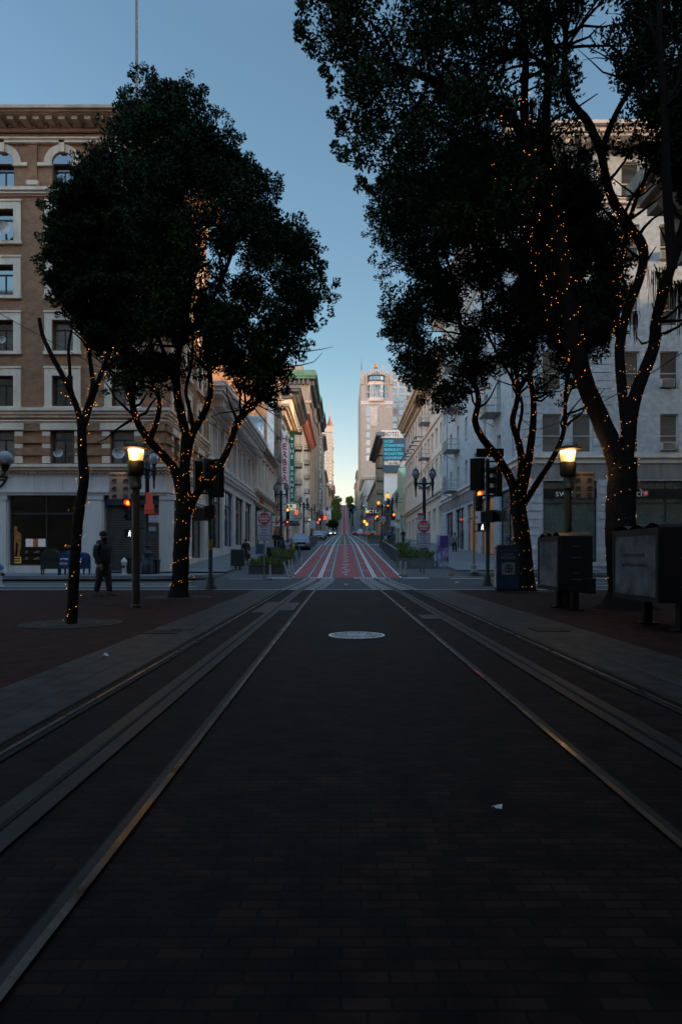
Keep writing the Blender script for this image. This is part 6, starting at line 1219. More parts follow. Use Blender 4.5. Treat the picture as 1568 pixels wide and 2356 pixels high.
def grate(label, x, y, r_):
    t = tag(thing('tree_grate', label, 'tree grate', (x, y, .0), 0, 'round tree grates')); m = MB(); n = 48
    for rr in (r_, r_*.55):
        for i in range(n): a, b = 2*math.pi*i/n, 2*math.pi*(i+1)/n; m.quad((rr*math.cos(a), rr*math.sin(a), .008), ((rr+.05)*math.cos(a), (rr+.05)*math.sin(a), .008), ((rr+.05)*math.cos(b), (rr+.05)*math.sin(b), .008), (rr*math.cos(b), rr*math.sin(b), .008))
    m.build('ring', blackm, t); m = MB(); m.poly([(r_*math.cos(2*math.pi*i/n), r_*math.sin(2*math.pi*i/n), .005) for i in range(n)]); m.build('soil', M('tree_soil', (.03, .022, .018), .95, var=.4, scale=20, bump=.5), t)
    return t
grate('round iron tree ring under the thin left tree', T1.location.x, T1.location.y, .72); grate('round iron tree ring under the big left tree', T2.location.x, T2.location.y, .8); grate('round iron tree ring under the right forked tree', T3.location.x, T3.location.y, .8)
pm_ = M('paper_white', (.85, .88, .92), .7, var=.1)
for i, (u, v, s) in enumerate(((1145, 1868, .03), (797, 1347, .10), (248, 1512, .07), (137, 1334, .14), (201, 1334, .16), (1050, 1342, .1), (930, 1400, .03))):
    y = 1620/(v-VV); X = (u-784)*y/F; m = MB(); p = [(X+random.uniform(-s, s), y+random.uniform(-s*.7, s*.7), .012+random.uniform(0, s*.6)) for _ in range(8)]
    for k in range(5): m.poly([p[k], p[k+1], p[(k+3) % 7]])
    tag(m.build('paper_scrap', pm_, loc=((u-784)*y/F, y, .01)), ['crumpled white scrap on the dark bricks near the right rail', 'white scrap on the crossing between the tracks', 'faint scrap on the left red plaza bricks', 'white scrap at the far left kerb, left one', 'white scrap at the far left kerb, right one', 'scrap on the right plaza edge', 'tiny scrap beyond the manhole on the right'][i], 'litter', 'scraps of paper litter')
g = MB()   # utility covers in the left track
for (xa, xb, y0, y1) in ((-1.72, -1.45, 12.5, 15.4), (-1.24, -.95, 13, 15.2), (1.40, 1.72, 11.2, 12.0), (-2.5, -2.2, 9.6, 10.1)): g.box(xa, xb, y0, y1, .0, .011)
struct(g, 'track_cover_plate', dullsteel)
for i, (x, y) in enumerate(((-2.55, 9.3), (3.05, 9.6))):
    r = thing('drain_grate', ['iron drain grate in the left granite band', 'iron drain grate in the right granite band'][i], 'drain grate', (x, y, .004)); m = MB(); m.box(-.24, .24, -.2, .2, 0, .004); m.build('well', dark, r); m = MB()
    for k in range(9): m.box(-.23+k*.055, -.205+k*.055, -.19, .19, .004, .010)
    m.box(-.25, .25, -.215, -.19, .003, .011); m.box(-.25, .25, .19, .215, .003, .011); m.build('bar', blackm, r)
cw = M('cable_black', (.01, .01, .01), .6, var=0)
for lb, pts in (('thin overhead cable crossing behind the left trees', [P(-30, 705, 26), P(200, 830, 27), P(420, 940, 28), P(640, 1060, 30)]), ('thin overhead cable sagging behind the right trees', [P(1180, 945, 28), P(1230, 985, 27), P(1300, 965, 25), P(1430, 900, 21), P(1600, 790, 17)])):
    m = MB(); m.tube(smooth(pts, 4), .014, 5); tag(m.build('overhead_cable', cw, loc=pts[0]), lb, 'cable', 'overhead cables')
# ------------------------------------------------------------ people
def skin_mesh(name, chains, mat, parent, sub=1):
    """chains: list of [(x,y,z,r), ...]; chains starting on an existing vertex join it"""
    vs = []; es = []; rs = []; key = {}
    def vid(p):
        k = (round(p[0], 4), round(p[1], 4), round(p[2], 4))
        if k not in key: key[k] = len(vs); vs.append(p[:3]); rs.append(p[3])
        return key[k]
    for c in chains:
        ids = [vid(p) for p in c]; es += [(a, b) for a, b in zip(ids, ids[1:]) if a != b]
    me = bpy.data.meshes.new('t'); me.from_pydata(vs, es, []); ob = bpy.data.objects.new('t', me); COL.objects.link(ob)
    sk = ob.modifiers.new('s', 'SKIN'); sk.use_smooth_shade = True; sk.branch_smoothing = .3
    for i, v in enumerate(me.skin_vertices[0].data): v.radius = (rs[i], rs[i]); v.use_root = (i == 0)
    sb = ob.modifiers.new('b', 'SUBSURF'); sb.levels = sub; sb.render_levels = sub
    dg = bpy.context.evaluated_depsgraph_get(); m2 = bpy.data.meshes.new_from_object(ob.evaluated_get(dg)); bpy.data.objects.remove(ob); m2.materials.clear(); m2.materials.append(mat); m2.name = name
    o = bpy.data.objects.new(name, m2); COL.objects.link(o); o.parent = parent; return o
skinm = M('skin', (.24, .13, .09), .6, var=.1); hairm = M('hair_dark', (.015, .012, .01), .8, var=.1)
def person(label, loc, rz, h, top_m, leg_m, shoe_m, stride=.12, hat=None, extra=None, bulk=1., bag=None, armpose=0, skin=None):
    """figure facing local +X, walking along X; unit heights scaled by h"""
    r = thing('person', label, 'person', loc, rz); s = h; B_ = bulk; sk = skin or skinm
    q = lambda x, y, z, rr: (x*s, y*s, z*s, rr*s)
    hip = q(0, 0, .52, .085*B_)
    legs = []
    for e, f in ((1, 1), (-1, -1)):
        fx = f*stride
        legs.append([q(0, e*.052, .49, .058*B_), q(fx*.5+.015, e*.055, .28, .040), q(fx-.0, e*.055, .055, .026)])
    arms = []
    for e, f in ((1, -1), (-1, 1)):
        arms.append([q(0, e*.115*B_, .80, .036*B_), q(-.02+f*.02, e*.15*B_, .64, .028*B_), q(.045+f*.05, e*.142*B_, .50, .020)])
    chains = [[hip, q(0, 0, .62, .085*B_), q(.0, 0, .73, .095*B_), q(-.005, 0, .81, .07), q(.0, 0, .86, .032), q(.01, 0, .90, .048), q(.012, 0, .945, .056), q(.008, 0, .985, .040)]]
    for e in range(2): chains.append([q(0, 0, .73, .095*B_) if 0 else q(-.005, 0, .81, .07)]+arms[e]); chains.append([hip]+legs[e])
    # hands: palm and five fingers, feet
    for e in range(2):
        w = arms[e][-1]; px, py, pz = w[0]/s, w[1]/s, w[2]/s; palm = q(px+.006, py, pz-.035, .016); chains.append([w, palm])
        for k in range(4): oy = (-.012+.008*k); chains.append([palm, q(px+.012, py+oy, pz-.065, .0055), q(px+.022, py+oy*1.1, pz-.09+.004*abs(k-1), .0045)])
        chains.append([palm, q(px+.028, py, pz-.045, .006), q(px+.034, py, pz-.065, .005)])
        a = legs[e][-1]; chains.append([a, (a[0]+.012*s, a[1], .022*s, .024*s), (a[0]+.075*s, a[1], .018*s, .020*s)])
    skin_mesh('body', chains, sk, r)
    jk = [[q(0, 0, .455, .098*B_), q(0, 0, .56, .108*B_), q(0, 0, .70, .118*B_), q(-.006, 0, .80, .092), q(-.016, 0, .86, .058)]]
    for e in range(2): a = arms[e]; jk.append([q(-.006, 0, .80, .092)]+[(p[0], p[1], p[2], p[3]+.014*s) for p in a[:2]]+[(a[2][0], a[2][1], a[2][2]+.0*s, a[2][3]+.010*s)])
    skin_mesh('jacket', jk, top_m, r)
    tr = [[q(0, 0, .55, .095*B_), q(0, 0, .50, .092*B_)]]
    for e in range(2): tr.append([q(0, 0, .50, .092*B_)]+[(p[0], p[1], p[2], p[3]+.018*s) for p in legs[e]])
    skin_mesh('trousers', tr, leg_m, r)
    for e in range(2):
        a = legs[e][-1]; m = MB(); x, y = a[0], a[1]; m.tbox(x+.032*s, y, 0, .028*s, .165*s, .06*s, .155*s, .055*s); m.tbox(x+.02*s, y, .028*s, .06*s, .12*s, .052*s, .07*s, .045*s); m.build('shoe', shoe_m, r, bevel=.012)
    # face: nose, ears, eyes, mouth
    m = MB(); m.tube([q(.066, 0, .945, 0)[:3], q(.080, 0, .925, 0)[:3]], [.006*s, .011*s], 6)
    for e in (-1, 1): m.ball((.008*s, e*.054*s, .935*s), .014*s, 5, 1.3)
    m.build('face', sk, r, True); m = MB()
    for e in (-1, 1): m.ball((.058*s, e*.022*s, .945*s), .006*s, 4)
    m.box(.055*s, .063*s, -.016*s, .016*s, .900*s, .904*s); m.build('eyes', hairm, r)
    m = MB()
    if hat is not None:
        m.lathe([(.058*s, .95*s), (.061*s, .975*s), (.056*s, 1.0*s), (.036*s, 1.022*s), (.010*s, 1.032*s)], .005*s, 0, 12); m.build('beanie', hat, r, True); m = MB()
        m.lathe([(.02*s, .868*s), (.042*s, .885*s), (.05*s, .91*s), (.046*s, .925*s)], .022*s, 0, 10); m.build('beard', hairm, r, True); m = MB(); m.lathe([(.085*s, .815*s), (.088*s, .845*s), (.072*s, .875*s), (.058*s, .885*s)], -.022*s, 0, 12); m.build('hood', hat, r, True)
    else:
        m.lathe([(.057*s, .935*s), (.063*s, .96*s), (.055*s, .99*s), (.03*s, 1.008*s), (.005*s, 1.012*s)], -.002*s, 0, 12); m.build('hair', hairm, r, True)
    return r
blk = M('cloth_black', (.012, .012, .013), .9, var=.2, scale=8, bump=.3); chc = M('cloth_charcoal', (.016, .016, .018), .9, var=.2, scale=8, bump=.3); shd = M('shoe_brown', (.05, .022, .016), .7); wsh = M('cloth_pale', (.22, .22, .23), .9, var=.2, scale=8)
person('person in black hooded jacket and beanie standing on the left plaza', ((237-784)*18.0/F, 18.0, 0), math.radians(-18), 1.74, blk, chc, shd, .085, hat=blk, bulk=1.22)
m = MB(); 
p2 = person('person in dark coat walking up the left pavement with a briefcase', ((565-784)*41/F, 41, zp(41)+.1), math.radians(100), 1.5, blk, blk, blk, .10, bulk=1.05)
bg_ = tag(thing('briefcase', 'dark briefcase held by the person walking up the left pavement', 'bag', (p2.location.x+.24, 40.9, p2.location.z+.26))); m = MB(); m.box(-.06, .06, -.2, .2, 0, .32); m.build('case', blk, bg_, bevel=.02); m = MB(); m.tube([(0, -.08, .32), (0, -.06, .42), (0, .06, .42), (0, .08, .32)], .012, 6); m.build('handle', blk, bg_)
p3 = person('person in pale shirt with backpack straps on the right pavement', ((1045-784)*55/F, 55, zp(55)+.14), math.radians(-92), 1.62, wsh, blk, blk, .09, bulk=1.1)
for i, (u, d_, h_, a, tm) in enumerate(((633, 62, 1.6, 80, blk), (641, 60, 1.65, 200, blk), (895, 82, 1.7, 90, M('cloth_blue', (.05, .13, .3), .9)), (905, 84, 1.6, 60, wsh), (927, 78, 1.65, 250, blk))):
    person(['dark figure behind the black bin on the left pavement', 'dark figure with bright hand by the shop door, left pavement', 'figure in blue top far along the right pavement', 'figure in pale top far along the right pavement', 'dark figure by the beige building on the right pavement'][i], ((u-784)*d_/F, d_, zp(d_)+.14), math.radians(a), h_, tm, blk, blk, .08)
# ------------------------------------------------------------ cars
tyre = M('tyre_rubber', (.012, .012, .012), .8, var=.1); rimm = M('wheel_rim', (.25, .25, .26), .35, .8, var=.1); cglass = M('car_glass', (.015, .02, .025), .05, var=.1, spec=.9); hl = M('headlight_glass', (.4, .4, .42), .15, var=.1); tl = M('tail_light', (.4, .01, .01), .3, var=0, emit=(1, .05, .02), es=.3); chrome = M('chrome', (.4, .4, .4), .2, .9, var=0)
def car(label, loc, rz, paint, grp, L_=4.4, W=1.82, Hh=1.65, lights=False):
    """nose towards local -Y"""
    r = thing('parked_car', label, 'car', loc, rz, grp); m = MB(); hw = W/2
    st = [(-L_/2, .45, .62, .86), (-L_/2+.12, .28, .80, .93), (-L_/2+.9, .24, .98, .97), (-L_/2+1.25, .22, 1.04, 1.), (0, .22, 1.04, 1.), (L_/2-.5, .24, 1.06, .98), (L_/2-.08, .3, 1.0, .92), (L_/2, .45, .8, .86)]
    sec = []
    for y, zl, zh, k in st:
        w = hw*k; sec.append([(-w*.92, y, zl), (w*.92, y, zl), (w, y, lerp(zl, zh, .35)), (w*.985, y, lerp(zl, zh, .75)), (w*.88, y, zh), (0, y, zh+.03), (-w*.88, y, zh), (-w*.985, y, lerp(zl, zh, .75)), (-w, y, lerp(zl, zh, .35))])
    for a, b in zip(sec, sec[1:]):
        for i in range(9): j = (i+1) % 9; m.quad(a[i], a[j], b[j], b[i])
    m.poly(sec[0][::-1]); m.poly(sec[-1]); m.build('body', paint, r, True, bevel=0)
    y0, y1, y2, y3 = -L_/2+1.05, -L_/2+1.85, L_/2-.75, L_/2-.2; zt = Hh
    m = MB(); bt = [(-hw*.86, y0, 1.03), (hw*.86, y0, 1.03), (hw*.86, y3, 1.05), (-hw*.86, y3, 1.05)]; tp = [(-hw*.70, y1, zt-.04), (hw*.70, y1, zt-.04), (hw*.70, y2, zt-.05), (-hw*.70, y2, zt-.05)]; m.hexa(bt+tp); m.build('cabin_glass', cglass, r)
    m = MB(); m.tbox(0, (y1+y2)/2, zt-.05, zt+.02, W*.72, y2-y1+.06, W*.64, y2-y1-.1)
    for e in (-1, 1):
        m.tube([(e*hw*.87, y0, 1.03), (e*hw*.71, y1, zt-.03)], .035, 5); m.tube([(e*hw*.87, y3, 1.05), (e*hw*.71, y2, zt-.03)], .05, 5); m.tube([(e*hw*.88, (y0+y3)/2, 1.04), (e*hw*.715, (y1+y2)/2, zt-.03)], .035, 5); m.box(e*hw*1.0-.09+e*.09, e*hw*1.0+.09+e*.09, y0+.35, y0+.5, 1.02, 1.16)
    m.build('roof', paint, r)
    for e in (-1, 1):
        for yy in (-L_/2+.85, L_/2-.8):
            m = MB(); n = 18; x0, x1 = e*hw*.99, e*(hw*.99-.2); c = .33
            for i in range(n):
                a, b = 2*math.pi*i/n, 2*math.pi*(i+1)/n; p = lambda x, t, rr: (x, yy+rr*math.cos(t), c+rr*math.sin(t)); m.quad(p(x0, a, c), p(x0, b, c), p(x1, b, c), p(x1, a, c)); m.quad(p(x0, a, c), p(x0, b, c), p(x0, b, .2), p(x0, a, .2)); m.quad(p(x1, a, c), p(x1, b, c), p(x1, b, .05), p(x1, a, .05))
            w = m.build('wheel', tyre, r); m = MB(); m.poly([(x0-e*.015, yy+.2*math.cos(2*math.pi*i/n), c+.2*math.sin(2*math.pi*i/n)) for i in range(n)]); m.build('rim', rimm, w)
        m = MB(); m.tbox(e*hw*.66, -L_/2+.05, .66, .84, .42, .22, .34, .2); m.build('headlight', M('headlight_lit', (.5, .5, .5), .3, var=0, emit=(1, .93, .8), es=1.2) if lights else hl, r, bevel=.02); m = MB(); m.tbox(e*hw*.72, L_/2-.04, .7, .95, .3, .12, .3, .12); m.build('tail_light', tl, r)
    m = MB(); m.box(-.42, .42, -L_/2-.02, -L_/2+.12, .58, .78); m.build('grille', blackm, r); m = MB(); m.box(-.45, .45, -L_/2-.035, -L_/2-.015, .76, .79); m.box(-.45, .45, -L_/2-.035, -L_/2-.015, .565, .59); m.ball((0, -L_/2-.03, .68), .05, 5); m.build('grille_trim', chrome, r); m = MB(); m.box(-.62, .62, -L_/2-.0, -L_/2+.2, .27, .45); m.build('lower_grille', blackm, r); m = MB(); m.box(-.26, .26, -L_/2-.035, -L_/2-.01, .44, .55); m.build('number_plate', sgw, r); return r
silver = M('paint_silver', (.26, .25, .24), .3, .5, var=.06); whitep = M('paint_white', (.42, .42, .43), .3, .0, var=.05); darkp = M('paint_dark', (.02, .02, .024), .25, .2, var=.05)
car('silver sport utility car parked facing the camera on the left', (-3.95, 63.2, zp(61)-.02), .10, silver, 'cars parked along the street', 4.6, 1.84, 1.64)
for i, (x, y, p, rz, li, lb) in enumerate([(-3.9, 104, whitep, 0, 0, 'white car parked past the first crossing, left'), (-3.9, 118, silver, 0, 0, 'silver car parked behind the white one, left'), (-4.1, 150, darkp, 0, 0, 'dark car parked farther on the left'), (-4.1, 175, whitep, 0, 1, 'white car with lit headlights far on the left'), (5.6, 128, darkp, math.pi, 0, 'dark car parked on the right past the crossing'), (5.7, 150, silver, math.pi, 0, 'silver car parked far on the right'), (5.2, 205, whitep, math.pi, 0, 'white van like car in the right lane far up'), (4.2, 240, darkp, math.pi, 0, 'dark car in the right lane at the dip'), (-3.6, 230, darkp, 0, 1, 'dark car with lit headlights at the dip on the left'), (-3.6, 260, silver, 0, 0, 'silver car at the dip on the left'), (6.0, 280, whitep, math.pi, 0, 'white car at the foot of the steep hill, right')]):
    car(lb, (x+xc(y), y, zp(y)+.01), rz, p, 'cars parked along the street', 4.4, 1.8, 1.5 if i != 6 else 2.1, lights=bool(li))
# ------------------------------------------------------------ lamps, signals and signs up the street
twin_lamp('ornate twin lantern lamp behind the right do not enter sign', (975-784)*43/F, 43, zp(43)+.12, hz(1076, 43, zp(43)+.12)); twin_lamp('ornate twin lantern lamp with its left lantern lit amber, right pavement', (901.5-784)*78/F, 78, zp(78)+.12, hz(1132, 78, zp(78)+.12), (globe_l, None))
twin_lamp('ornate twin lantern lamp beside the HERBERT sign, left pavement', (646.6-784)*64/F, 64, zp(64)+.12, hz(1113, 64, zp(64)+.12))
for i, (s, y, lit) in enumerate([(-1, 98, 0), (-1, 122, 0), (-1, 146, 0), (-1, 170, 0), (1, 106, 1), (1, 132, 0), (1, 158, 1), (-1, 200, 0), (1, 190, 0)]):
    twin_lamp(['second', 'third', 'fourth', 'fifth', 'amber lit', 'unlit dark', 'dim amber', 'sixth', 'farthest'][i]+' twin lantern lamp up the street on the '+('left' if s < 0 else 'right')+' pavement', (-5.9 if s < 0 else 6.3)+xc(y), y, zp(y)+.12, 6.4, (globe_l if lit else None, None))
def far_signal(label, u, v, d, col, k=0):
    zb = zp(d)+.12; t = signal_pole(label, u, d, hz(v, d, zb)+.5, 'traffic signals farther up the street', zb=zb); head(t, .0, -.15, hz(v, d, zb)+.2, 0, (k, col), sc=1.3); return t
for a in (('traffic signal showing amber light beside the red sign, left', 662, 1173, 82, amber), ('traffic signal with red light over the left kerb crowd', 735, 1195, 150, redl), ('traffic signal with red light on the right kerb', 905, 1184, 95, redl), ('traffic signal with orange light near the hotel sign', 891, 1163, 118, amber), ('green traffic signal far up on the right', 842, 1171, 190, greenl), ('green traffic signal farther up on the right', 835, 1163, 260, greenl), ('red traffic signal at the second crossing, right', 867, 1188, 140, redl), ('distant red traffic signal on the left', 742, 1186, 210, redl)): far_signal(*a)
for i, (u, v, d_) in enumerate(((661, 1203, 80), (908, 1207, 92), (880, 1204, 110), (847, 1196, 160))):
    t = thing('pedestrian_signal_post', ['hand signal lit orange below the left amber light', 'hand signal lit orange on the right kerb', 'hand signal lit orange, middle one on the right', 'distant hand signal lit orange on the right'][i], 'traffic signal', ((u-784)*d_/F, d_, zp(d_)+.1)); z = hz(v, d_, zp(d_)+.1); m = MB(); m.lathe([(.1, 0), (.06, .1), (.05, z+.2)], n=8); m.build('post', yel, t); pedhead(t, 0, -.1, z, 0); m = MB(); m.tube([(0, -.24, z-.12), (0, -.24, z+.02)], [.09, .1], 6)
    for k in range(4): m.bar((-.07+k*.045, -.24, z), (-.08+k*.055, -.24, z+.14), .02, 4)
    m.build('hand_symbol', amber, t)
def hang(label, u0, u1, v0, v1, d, mat, lines=(), tm=None, fs=.5, name='shop_sign', post=False, **k):
    x0, x1, z0, z1 = (u0-784)*d/F, (u1-784)*d/F, H+(VV-v1)*d/F, H+(VV-v0)*d/F; r = thing(name, label, 'sign', ((x0+x1)/2, d, z0), world=True); m = MB(); m.box(x0, x1, d-.06, d+.06, z0, z1); m.build('panel', mat, r, bevel=.01); n = max(1, len(lines))
    for i, s in enumerate(lines): text(s, fs, tm, r, ((x0+x1)/2, d-.075, z1-(i+.78)*(z1-z0)/n), ext=.005, **k)
    if post: m = MB(); m.tube([((x0+x1)/2, d+.1, zp(d)), ((x0+x1)/2, d+.1, z1)], .04, 8); m.build('post', MATS['post_grey'], r)
    else: m = MB(); sx = -1 if x0 < 0 else 1; xw = (-9.1 if sx < 0 else 11)+xc(d); m.bar(((x0+x1)/2, d, z1+.02), (xw, d, z1+.02), .04, 5); m.build('bracket', blackm, r)
    return r
lit_w = M('lit_sign_white', (.6, .55, .45), .5, var=.1, emit=(1, .86, .62), es=.16); hang('lit white sign with round dark emblem outside the left hotel', 661, 681, 1160, 1174, 84, lit_w, ['', 'La Vita'], ink, .42)
m = MB(); x0, _, z0 = P(669, 1164, 83.8); m.disc((x0, 0, z0), .17, 83.85, .03, 14); m.build('emblem', ink, bpy.data.objects['shop_sign'])
hang('red glowing numeral sign below the lit white sign', 678, 685, 1174, 1184, 90, M('lit_sign_red', (.5, .1, .05), .5, var=0, emit=(1, .18, .06), es=.4), ['3'], ink, .45, name='neon_sign'); hang('small red banner sign on the left lamp post', 654, 666, 1202, 1212, 70, rdi, ['EVENTS'], sgw, .16)
hang('red hotel sign with white letters across the right pavement', 843, 867, 1173, 1182, 165, M('hotel_sign_dark', (.06, .01, .012), .5), ['HOTEL'], lit_w, 1.0, name='hotel_sign', bold=.03); hang('lower red board under the hotel sign', 843, 868, 1183, 1190, 166, rdi)
hang('black upright dining sign, outer one by the green building', 885.5, 891.5, 1156, 1186, 122, ink, list('SCALA'), sgw, .45); hang('black upright dining sign, inner one by the green building', 891.8, 897, 1148, 1186, 120, ink, list('DINING'), sgw, .42)
hang('white no left turn sign on a thin post, right pavement', 875, 886, 1189, 1200.5, 74, sgw, post=True, name='no_turn_sign'); o_ = bpy.data.objects['no_turn_sign']; m = MB(); x0, _, z0 = P(880.5, 1195, 73.9)
for i in range(20): a, b = i/20*6.283, (i+1)/20*6.283; m.bar((x0+.2*math.cos(a), 73.9, z0+.2*math.sin(a)), (x0+.2*math.cos(b), 73.9, z0+.2*math.sin(b)), .025, 4)
m.bar((x0-.14, 73.9, z0+.14), (x0+.14, 73.9, z0-.14), .025, 4); m.build('prohibition_ring', rdi, o_); m = MB(); m.tube([(x0+.07, 73.88, z0-.1), (x0+.06, 73.88, z0+.02), (x0-.1, 73.88, z0+.04)], .025, 4); m.build('arrow', ink, o_)
hang('white speed limit 20 sign on a thin post', 898.5, 909, 1197, 1211, 70, sgw, ['SPEED LIMIT', '', '20', ''], ink, .16, post=True, name='speed_limit_sign'); text('20', .36, ink, bpy.data.objects['speed_limit_sign'], ((903.7-784)*70/F-bpy.data.objects['speed_limit_sign'].location.x, -.08, .08), ext=.004, bold=.01)
hang('white and orange parking sign beside the speed limit sign', 909.5, 920, 1184, 1215, 69, sgw, ['', '', ''], ink, .2, post=True, name='parking_sign'); m = MB(); x0, _, z0 = P(914.7, 1199, 68.9); m.box(x0-.2, x0+.2, 68.86, 68.9, z0-.1, z0+.2); m.build('orange_band', M('band_orange', (.5, .2, .02), .5), bpy.data.objects['parking_sign'])
hang('purple topped no parking any time sign above the right do not enter sign', 960, 974, 1180, 1195, 34.6, sgw, ['', 'ANY TIME'], ink, .08, post=True, name='no_parking_sign'); m = MB(); x0, _, z0 = P(967, 1182.5, 34.5); m.box(x0-.16, x0+.16, 34.5, 34.53, z0-.06, z0+.05); m.build('red_band', rdi, bpy.data.objects['no_parking_sign'])
hang('small distant do not enter sign on the right', 846, 855, 1194, 1204, 112, sgw, post=True, name='distant_sign'); m = MB(); x0, _, z0 = P(850.5, 1199, 111.9); m.disc((x0, 0, z0), .33, 111.85, .03, 20); o_ = bpy.data.objects['distant_sign']; m.build('red_disc', rdi, o_); m = MB(); m.box(x0-.25, x0+.25, 111.8, 111.84, z0-.05, z0+.05); m.build('white_bar', sgw, o_); hang('pale panel below the distant do not enter sign', 846.5, 854.5, 1204.5, 1216, 112, signgrey, post=True, name='distant_sign')
hang('pale grey back of a large road sign on the left pavement', 753-39, 764-39, 1206-8, 1224-8, 90, MATS['sign_face_lilac'], post=True, name='road_sign')
blu = M('banner_blue', (.03, .22, .42), .6, var=.1)
for i, (u, v, d_, mt) in enumerate(((856, 1190, 130, blu), (864, 1192, 150, lit_w), (848, 1193, 170, blu), (814, 1174, 240, blu), (761, 1167, 260, blu), (724, 1196, 120, rdi), (731, 1202, 110, M('lit_sign_pink', (.5, .2, .2), .5, emit=(1, .25, .2), es=.2)), (712, 1196, 125, lit_w), (747, 1192, 200, redl), (838, 1200, 180, amber), (843, 1206, 150, amber))):
    hang(['tall blue banner', 'lit white box sign', 'lower blue banner', 'small far blue banner', 'blue flag like sign', 'dark red awning sign', 'glowing pink shop sign', 'bright white shop sign', 'tiny bright red sign', 'tiny amber lit sign', 'amber lit doorway sign'][i]+' up the street on the '+('left' if u < 784 else 'right'), u-2.6, u+2.6, v-3, v+3, d_, mt, name='shop_sign')
# marquee, flags
r = thing('marquee', 'white triangular glass and steel marquee over the left pavement', 'canopy', (-8, 92, 6), world=True); m = MB(); x0, x1 = (658-784)*92/F, (684-784)*92/F; zt, zm = hz(1190, 92), hz(1199, 92); m.hexa([(-9.2, 91, zm), (x1, 91, zm), (x1, 97, zm), (-9.2, 97, zm), (-9.2, 91, zt), (x1-1.2, 91.4, zt), (x1-1.2, 97, zt), (-9.2, 97, zt)]); m.build('canopy', M('marquee_pale', (.32, .34, .36), .4, var=.25, scale=1.5), r); m = MB(); m.box(-9.2, x1+.1, 90.9, 97, zm-.45, zm-.01); m.build('fascia', darkgrey, r); m = MB()
for k in range(5): m.bar((x0+k*.5, 90.97, zm+.02), (x0+.5+k*.5, 90.97, zt), .03, 4)
m.build('frame_bar', sgw, r)
for i in range(2):
    d_ = 190; u = (748, 756)[i]; x0, _, z0 = P(u-6, 1166+i*4, d_); r = thing('flag', ['striped flag with blue canton hanging from a pole on the left', 'pale flag hanging beside the striped flag'][i], 'flag', (x0, d_, z0), world=True); m = MB(); m.tube([(-8.6, d_, z0-1.5+.5), (x0+2, d_, z0+.2)], .05, 6); m.build('flag_pole', sgw, r); w_, h_ = (1.7, 2.9) if i == 0 else (1.3, 3.0)
    for k in range(9 if i == 0 else 1):
        m = MB(); n = 8; xa, xb = (x0+w_*k/9, x0+w_*(k+1)/9) if i == 0 else (x0, x0+w_)
        for j in range(n): za, zb_ = z0-h_*j/n, z0-h_*(j+1)/n; f = lambda z: .12*math.sin(z*2.2); m.quad((xa+.15*j/n, d_+f(za)+.1*(k % 2)*0, za), (xb+.15*j/n, d_+f(za), za), (xb+.15*(j+1)/n, d_+f(zb_), zb_), (xa+.15*(j+1)/n, d_+f(zb_), zb_))
        m.build('stripe' if i == 0 else 'cloth', (rdi if k % 2 == 0 else sgw) if i == 0 else sgw, r)
    if i == 0: m = MB(); m.box(x0+.8, x0+1.75, d_-.16, d_-.13, z0-1.1, z0); m.build('canton', M('flag_blue', (.05, .06, .16), .7), r)
d_ = 33; r = thing('signpost', 'tall thin white post standing behind the right plaza lamp', 'post', ((1298.5-784)*d_/F, d_, .3)); m = MB(); m.lathe([(.09, 0), (.05, .1), (.045, hz(1180, d_)-.3)], n=8); m.build('post', sgw, r); m = MB(); m.box(-.05, .05, -.06, -.04, hz(1230, d_)-.3, hz(1110, d_)-.3); m.build('plate', sgw, r)
r = thing('construction_block', 'small tan wooden block on the right corner pavement', 'block', ((1040-784)*33.4/F, 32.9, .3)); r.location.x = (1040-784)*33/F; r.location = ((1035)*0+(850+190)*.9423*0+5.5, 32.6, .05); m = MB(); m.tbox(0, 0, 0, .26, .26, .2, .22, .18); m.build('block', M('block_tan', (.35, .2, .08), .7), r, bevel=.02)
# ------------------------------------------------------------ world, sun, camera
w = bpy.data.worlds.new('World'); S.world = w; w.use_nodes = True; nt = w.node_tree; bg = nt.nodes['Background']
sky = nt.nodes.new('ShaderNodeTexSky'); sky.sky_type = 'NISHITA'; sky.sun_disc = False
SUN_EL, SUN_AZ = math.radians(5.5), math.atan2(1, -.25)   # azimuth from +Y towards +X
sky.sun_elevation = SUN_EL; sky.sun_rotation = SUN_AZ; sky.altitude = 0; sky.air_density = 1.0; sky.dust_density = .8; sky.ozone_density = 1.4

tc = nt.nodes.new('ShaderNodeTexCoord'); sp = nt.nodes.new('ShaderNodeSeparateXYZ'); nt.links.new(tc.outputs['Generated'], sp.inputs[0])
mr = nt.nodes.new('ShaderNodeMapRange'); mr.inputs['From Min'].default_value = 0; mr.inputs['From Max'].default_value = .33; mr.inputs['To Min'].default_value = 1; mr.inputs['To Max'].default_value = 0; nt.links.new(sp.outputs['Z'], mr.inputs['Value'])
pw = nt.nodes.new('ShaderNodeMath'); pw.operation = 'POWER'; pw.inputs[1].default_value = 2.2; nt.links.new(mr.outputs[0], pw.inputs[0])
gl_ = nt.nodes.new('ShaderNodeMix'); gl_.data_type = 'RGBA'; gl_.blend_type = 'ADD'; gl_.inputs['B'].default_value = (2.35, 1.15, 1.15, 1); bk = nt.nodes.new('ShaderNodeMapRange'); bk.inputs['From Min'].default_value = .2; bk.inputs['From Max'].default_value = -1; bk.inputs['To Min'].default_value = 1; bk.inputs['To Max'].default_value = 2.4; nt.links.new(sp.outputs['Y'], bk.inputs['Value']); ml = nt.nodes.new('ShaderNodeMath'); ml.operation = 'MULTIPLY'; nt.links.new(pw.outputs[0], ml.inputs[0]); nt.links.new(bk.outputs[0], ml.inputs[1])  # horizon glow strengthened behind the camera to light the fronts
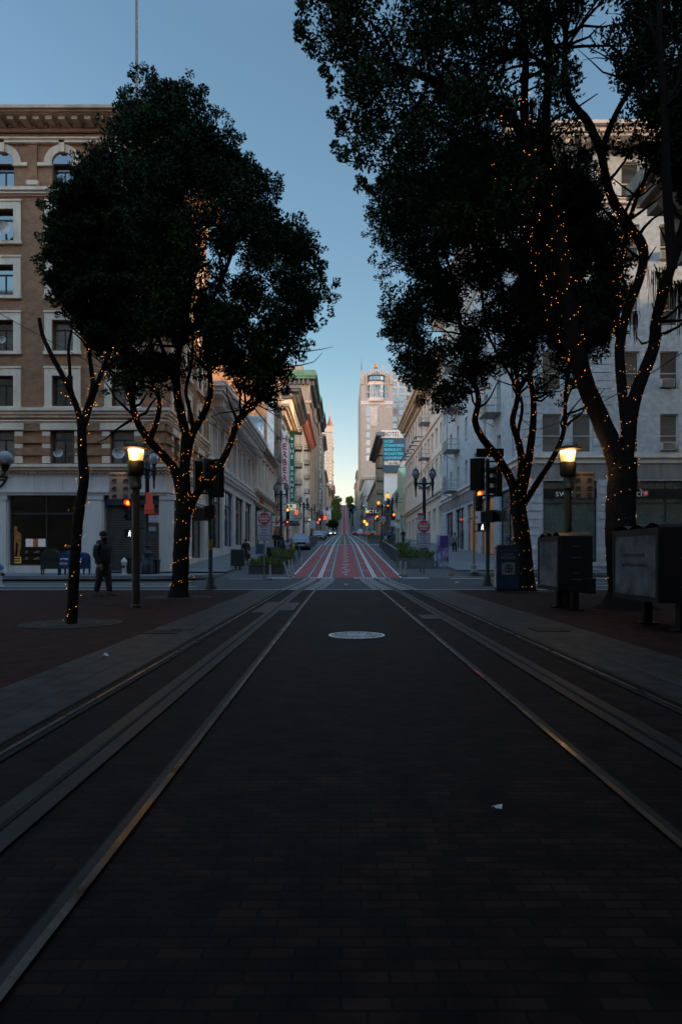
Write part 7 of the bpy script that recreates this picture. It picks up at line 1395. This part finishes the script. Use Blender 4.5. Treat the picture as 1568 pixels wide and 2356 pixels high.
gl_.clamp_factor = False; nt.links.new(ml.outputs[0], gl_.inputs['Factor']); tn = nt.nodes.new('ShaderNodeMix'); tn.data_type = 'RGBA'; tn.blend_type = 'MULTIPLY'; tn.inputs['Factor'].default_value = 1; tn.inputs['B'].default_value = (.86, .97, 1.02, 1); nt.links.new(sky.outputs[0], tn.inputs['A']); nt.links.new(tn.outputs['Result'], gl_.inputs['A'])   # low haze glow along the horizon

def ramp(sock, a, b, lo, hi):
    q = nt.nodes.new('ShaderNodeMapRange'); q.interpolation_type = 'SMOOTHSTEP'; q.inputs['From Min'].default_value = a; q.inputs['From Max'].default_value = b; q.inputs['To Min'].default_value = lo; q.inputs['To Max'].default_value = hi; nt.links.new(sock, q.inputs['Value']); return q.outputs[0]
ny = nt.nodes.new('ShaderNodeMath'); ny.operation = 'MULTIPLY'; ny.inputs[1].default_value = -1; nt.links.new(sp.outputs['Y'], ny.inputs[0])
ad = nt.nodes.new('ShaderNodeMath'); nt.links.new(ramp(sp.outputs['Z'], .62, .95, 1.0, 3.0), ad.inputs[0]); nt.links.new(ramp(ny.outputs[0], .0, .7, 0, 2.3), ad.inputs[1])   # sky boosted overhead and behind the camera to light the facades
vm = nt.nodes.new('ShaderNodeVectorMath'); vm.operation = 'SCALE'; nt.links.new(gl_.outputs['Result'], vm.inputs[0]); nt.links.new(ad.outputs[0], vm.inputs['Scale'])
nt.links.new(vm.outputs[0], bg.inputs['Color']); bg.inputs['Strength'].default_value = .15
sd = bpy.data.lights.new('sun', 'SUN'); sd.energy = 2.2; sd.angle = math.radians(.5); sd.color = (1, .72, .45); so = bpy.data.objects.new('sun', sd); COL.objects.link(so)
dv = Vector((math.sin(SUN_AZ)*math.cos(SUN_EL), math.cos(SUN_AZ)*math.cos(SUN_EL), math.sin(SUN_EL))); so.rotation_euler = dv.to_track_quat('Z', 'Y').to_euler(); so.location = (0, -10, 60)
cd = bpy.data.cameras.new('camera'); cam = bpy.data.objects.new('camera', cd); COL.objects.link(cam); cam.location = (0, 0, H); cam.rotation_euler = (math.pi/2, 0, 0)
cd.sensor_fit = 'VERTICAL'; cd.sensor_height = 36; cd.lens = F/2356*36; cd.clip_end = 5000; cd.clip_start = .05; cd.shift_y = (VV-1178)/2356; S.camera = cam
S.view_settings.view_transform = 'Standard'; S.view_settings.look = 'None'; S.view_settings.exposure = EXPO; S.view_settings.gamma = 1
for o in list(bpy.data.objects):
    if '_o' in o.keys(): del o['_o']
